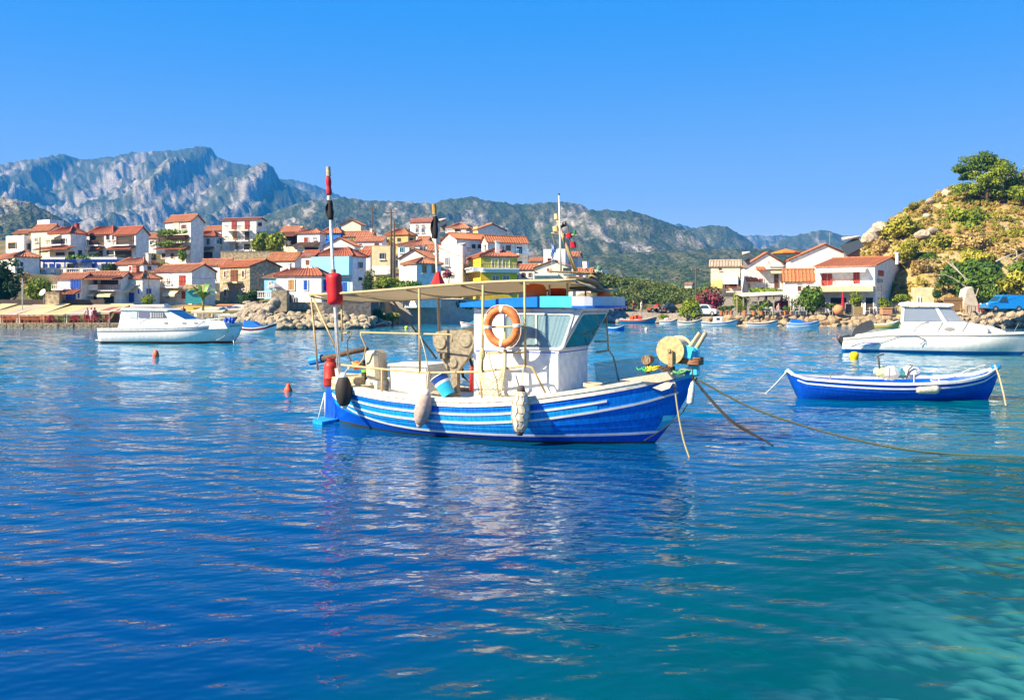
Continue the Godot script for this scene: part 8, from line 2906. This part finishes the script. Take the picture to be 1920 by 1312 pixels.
	for x in [-0.7, -0.35]:
		m = MB.new()
		m.box(Vector3(x, 1.6, 0), Vector3(0.14, 3.6, 0.14))
		put("post", m.mesh(), trim("white"), o)
	m = MB.new()
	m.box(Vector3(0.1, 3.45, 0), Vector3(2.4, 0.14, 0.14))
	put("beam", m.mesh(), trim("white"), o)
	# crates and wicker screens at the right end
	o = base("wooden_screen", W(1788, 587, 99.5), 0.05, "slatted wooden screen of boards under the fig tree", "screen")
	for k in 11:
		m = MB.new()
		m.box(Vector3(-1.0 + k * 0.2, 0.95, 0), Vector3(0.17, 1.7 + 0.1 * sin(k * 2.0), 0.05))
		put("board", m.mesh(), M(0.48 - 0.03 * (k % 3), 0.27, 0.12, 0.85, "wood"), o)
	for y in [0.35, 1.5]:
		m = MB.new()
		m.box(Vector3(0, y, 0.045), Vector3(2.3, 0.12, 0.04))
		put("rail", m.mesh(), M(0.42, 0.23, 0.1, 0.85, "wood"), o)
	o = base("boat_shed", W(1822, 580, 101.5), 0.0, "pale plastered wedge shaped hut behind the wooden screen", "hut")
	m = MB.new()
	m.prism([Vector2(-1.1, -0.5), Vector2(-0.5, 2.3), Vector2(0.1, 2.6), Vector2(1.2, -0.5)], -1.5, 0)
	put("wall", m.mesh(), M(0.58, 0.50, 0.40, 0.9, "plaster"), o)
	# poles
	for q in [["thin dark utility pole beside the cream gable", 698, 386, 446, 165, 0.13, true], ["taller of the twin utility poles, left", 733, 392, 520, 126, 0.14, true], ["shorter of the twin utility poles, right", 739, 414, 522, 125, 0.16, true], ["brown utility pole on the landing, left of the right village", 1305, 500, 570, 124, 0.13, true], ["dark pole at the left end of the hotel", 74, 444, 494, 126, 0.12, false], ["slim pole between the stone house and the annexe", 484, 508, 552, 103, 0.07, true], ["slim pole in front of the corner house", 278, 504, 560, 102, 0.06, true]]:
		pole("utility_pole", q[0], q[1], q[2], q[3], q[4], q[5], [0.16, 0.11, 0.075], "utility pole", q[6])
	for q in [["sagging overhead wire across the stone house and the lavender wall", [[278, 505, 102], [380, 522, 102], [484, 509, 103]]], ["overhead wire from the twin poles down past the yellow house", [[739, 418, 125], [860, 478, 120], [990, 484, 130]]], ["overhead wire crossing the valley to the brown pole", [[1100, 529, 140], [1210, 534, 130], [1305, 502, 124]]], ["second wire from the brown pole towards the right village", [[1305, 503, 124], [1330, 512, 125], [1352, 503, 126]]]]:
		line_rope("overhead_wire", q[0], [W(q[1][0][0], q[1][0][1], q[1][0][2]), W(q[1][1][0], q[1][1][1], q[1][1][2]), W(q[1][2][0], q[1][2][1], q[1][2][2])], 0.022, [0.05, 0.05, 0.05])
	pole("lamp_post", "white lamp post in front of the yellow-green creeper", 41, 521, 572, 100, 0.06, [0.74, 0.72, 0.66], "lamp post")
	pole("flag_pole", "flagpole in front of the cream gable", 1035, 456, 505, 116, 0.04, [0.7, 0.7, 0.68], "flagpole")
	# the flag: nine stripes and a cross in the canton
	o = base("flag", W(1035, 480, 116), 0.0, "blue and white striped flag with a white cross hanging from the flagpole", "flag")
	for k in 9:
		m = MB.new()
		for i in 6:
			var P := func(u: float, v: float) -> Vector3:
				return Vector3(0.05 + u * 0.55 - v * 0.25, 1.55 - v * 1.5 - u * 0.75, 0.08 * sin(u * 6.0 + v * 2.0))
			m.quad(P.call(i / 6.0, (k + 1) / 9.0), P.call((i + 1) / 6.0, (k + 1) / 9.0), P.call((i + 1) / 6.0, k / 9.0), P.call(i / 6.0, k / 9.0))
		put("stripe", m.mesh(), M(0.01, 0.10, 0.45, 0.8) if k % 2 == 0 else M(0.8, 0.8, 0.8, 0.8), o)
	m = MB.new()
	m.box(Vector3(0.14, 1.10, 0.10), Vector3(0.26, 0.70, 0.02), Basis(Vector3.BACK, -0.1))
	put("canton", m.mesh(), M(0.01, 0.10, 0.45, 0.8), o)
	m = MB.new()
	m.box(Vector3(0.14, 1.10, 0.115), Vector3(0.26, 0.09, 0.012))
	m.box(Vector3(0.14, 1.10, 0.117), Vector3(0.06, 0.66, 0.012))
	put("cross", m.mesh(), M(0.8, 0.8, 0.8, 0.8), o)
	o = base("market_stall", W(366, 566, 103.5), 0.2, "turquoise stall with a tan roof behind the banana plant", "stall")
	m = MB.new()
	m.box(Vector3(0, 0.6, 0), Vector3(2.0, 1.6, 1.2))
	put("counter", m.mesh(), M(0.05, 0.36, 0.42, 0.7, "paint"), o)
	m = MB.new()
	m.prism([Vector2(0.9, 1.45), Vector2(-0.9, 1.95), Vector2(-0.9, 2.05), Vector2(0.9, 1.55)], -1.3, 1.3, Transform3D(Basis(Vector3(0, 0, 1), Vector3.UP, Vector3(-1, 0, 0)), Vector3.ZERO))
	put("stall_roof", m.mesh(), M(0.55, 0.33, 0.16, 0.9, "tile"), o)
	o = base("balustrade", W(500, 560, 102.5), 0.0, "short white balustrade between the dark bush and the stone hut", "balustrade")
	for y in [0.12, 0.82]:
		m = MB.new()
		m.box(Vector3(0, y, 0), Vector3(2.2, 0.12, 0.2))
		put("rail", m.mesh(), M(0.8, 0.77, 0.71, 0.8, "plaster"), o)
	m = MB.new()
	m.lathe([Vector2(0, 0.18), Vector2(0.06, 0.18), Vector2(0.08, 0.4), Vector2(0.04, 0.6), Vector2(0.07, 0.76), Vector2(0, 0.76)], 7)
	for k in 9:
		put("baluster", m.mesh(true), M(0.8, 0.77, 0.71, 0.8, "plaster"), o, Transform3D(Basis.IDENTITY, Vector3(-1.0 + k * 0.25, 0, 0)))
	# satellite dish, roof water heaters
	o = base("satellite_dish", W(80, 552, 102), -0.4, "pale satellite dish above the tan café awnings", "satellite dish")
	m = MB.new()
	m.lathe([Vector2(0, 0), Vector2(0.25, 0.04), Vector2(0.42, 0.13), Vector2(0.44, 0.12), Vector2(0.25, 0.02), Vector2(0, -0.02)], 18, Transform3D(Basis(Vector3.RIGHT, 1.1), Vector3(0, 0.2, 0)))
	put("dish", m.mesh(true), M(0.55, 0.52, 0.47, 0.6), o)
	m = MB.new()
	m.tube([Vector3(0, -1.0, -0.1), Vector3(0, 0.15, -0.08)], 0.04, 6)
	put("mount", m.mesh(), M(0.3, 0.3, 0.3, 0.6), o)
	for q in [["dark solar water heater on the white tower house's terrace", 830, 424, 168, 1.6], ["solar water heater on the roof at the left of the right village", 1400, 487, 126, 1.2], ["large dark solar panel between the blank gable and the hill", 1598, 474, 122, 2.6], ["dark solar water heater left of the long white house", 866, 472, 133, 1.4]]:
		o = base("solar_heater", W(q[1], q[2], q[3]), -0.3, q[0], "solar heater")
		var s: float = q[4]
		m = MB.new()
		m.box(Vector3(0, s * 0.35, 0), Vector3(s, s * 0.75, 0.08), Basis(Vector3.BACK, 0.5) * Basis(Vector3.RIGHT, -0.6))
		put("panel", m.mesh(), M(0.03, 0.04, 0.05, 0.2), o)
		m = MB.new()
		m.tube([Vector3(-s * 0.5, s * 0.75, -0.2), Vector3(s * 0.4, s * 0.85, -0.2)], 0.22, 12)
		put("tank", m.mesh(true), M(0.5, 0.45, 0.38, 0.4), o)
		m = MB.new()
		m.box(Vector3(0, -0.3, -0.3), Vector3(s * 0.8, 1.6, 0.08))
		put("stand", m.mesh(), M(0.2, 0.18, 0.16, 0.6), o)
	parasol("orange roof terrace parasol between the two right shore gables", 1474, 466, 495, 129, 2.1, [0.70, 0.24, 0.05])
	for q in [["person in red walking on the quay road", 1188, [0.6, 0.06, 0.05], [0.1, 0.1, 0.15]], ["person in pale clothes walking on the quay road", 1203, [0.75, 0.72, 0.66], [0.6, 0.55, 0.5]]]:
		person(q[0], W(q[1], 587, 124), 1.2, q[2], q[3])


func back_houses() -> void:
	for q in [["white house half hidden behind the vine house, left", 262, 292, 470, 446, 152], ["pale house between the vine house and the four storey house", 382, 414, 452, 432, 162], ["white wall of a house behind the orange pergola cottage", 505, 530, 470, 450, 165], ["low white house under the cobalt blue house", 622, 650, 478, 462, 150], ["white house block left of the twin poles", 680, 724, 500, 470, 145],
		["white house peeping between ochre house and tower house", 782, 800, 466, 452, 152], ["white stepped house beside the lattice vent house", 800, 826, 492, 470, 138], ["white outbuilding below the long white house", 868, 884, 528, 500, 124], ["white house at the foot of the yellow house, right", 972, 1002, 534, 505, 126], ["pale house low behind the canopy front", 1080, 1108, 530, 512, 128]]:
		house("back_house", q[0], [q[1], q[2], q[2] + 5], [q[3], q[4], q[4] - 8], q[5], 14, "gx", "white", [["w", "f", lerpf(q[1], q[2], 0.2), lerpf(q[4], q[3], 0.2), lerpf(q[1], q[2], 0.42), lerpf(q[4], q[3], 0.55), "brown"], ["w", "f", lerpf(q[1], q[2], 0.62), lerpf(q[4], q[3], 0.2), lerpf(q[1], q[2], 0.84), lerpf(q[4], q[3], 0.55), "grey"]])
	for q in [["tiny pale house in the valley below the mast stay, left", 1140, 527, 1176, 534, 330], ["long low tan house in the valley", 1232, 536, 1262, 548, 300], ["tan terraced plot house in the valley's middle", 1262, 548, 1284, 562, 260], ["small house with pink roof on the valley floor", 1284, 530, 1300, 540, 340]]:
		house("farmhouse", q[0], [q[1], q[3] - 3, q[3]], [q[4], lerpf(q[4], q[2], 0.55), q[2]], q[5], 15, "gx", "cream", [], [0.5, 0.27, 0.17])


func _ready() -> void:
	set_up()
	sea()
	mountains()
	town_left()
	town_right()
	back_houses()
	shore()
	stones()
	cafes()
	greenery()
	cars()
	small_boats()
	motor_yacht()
	cabin_cruiser()
	blue_rowboat()
	buoys()
	fishing_boat()
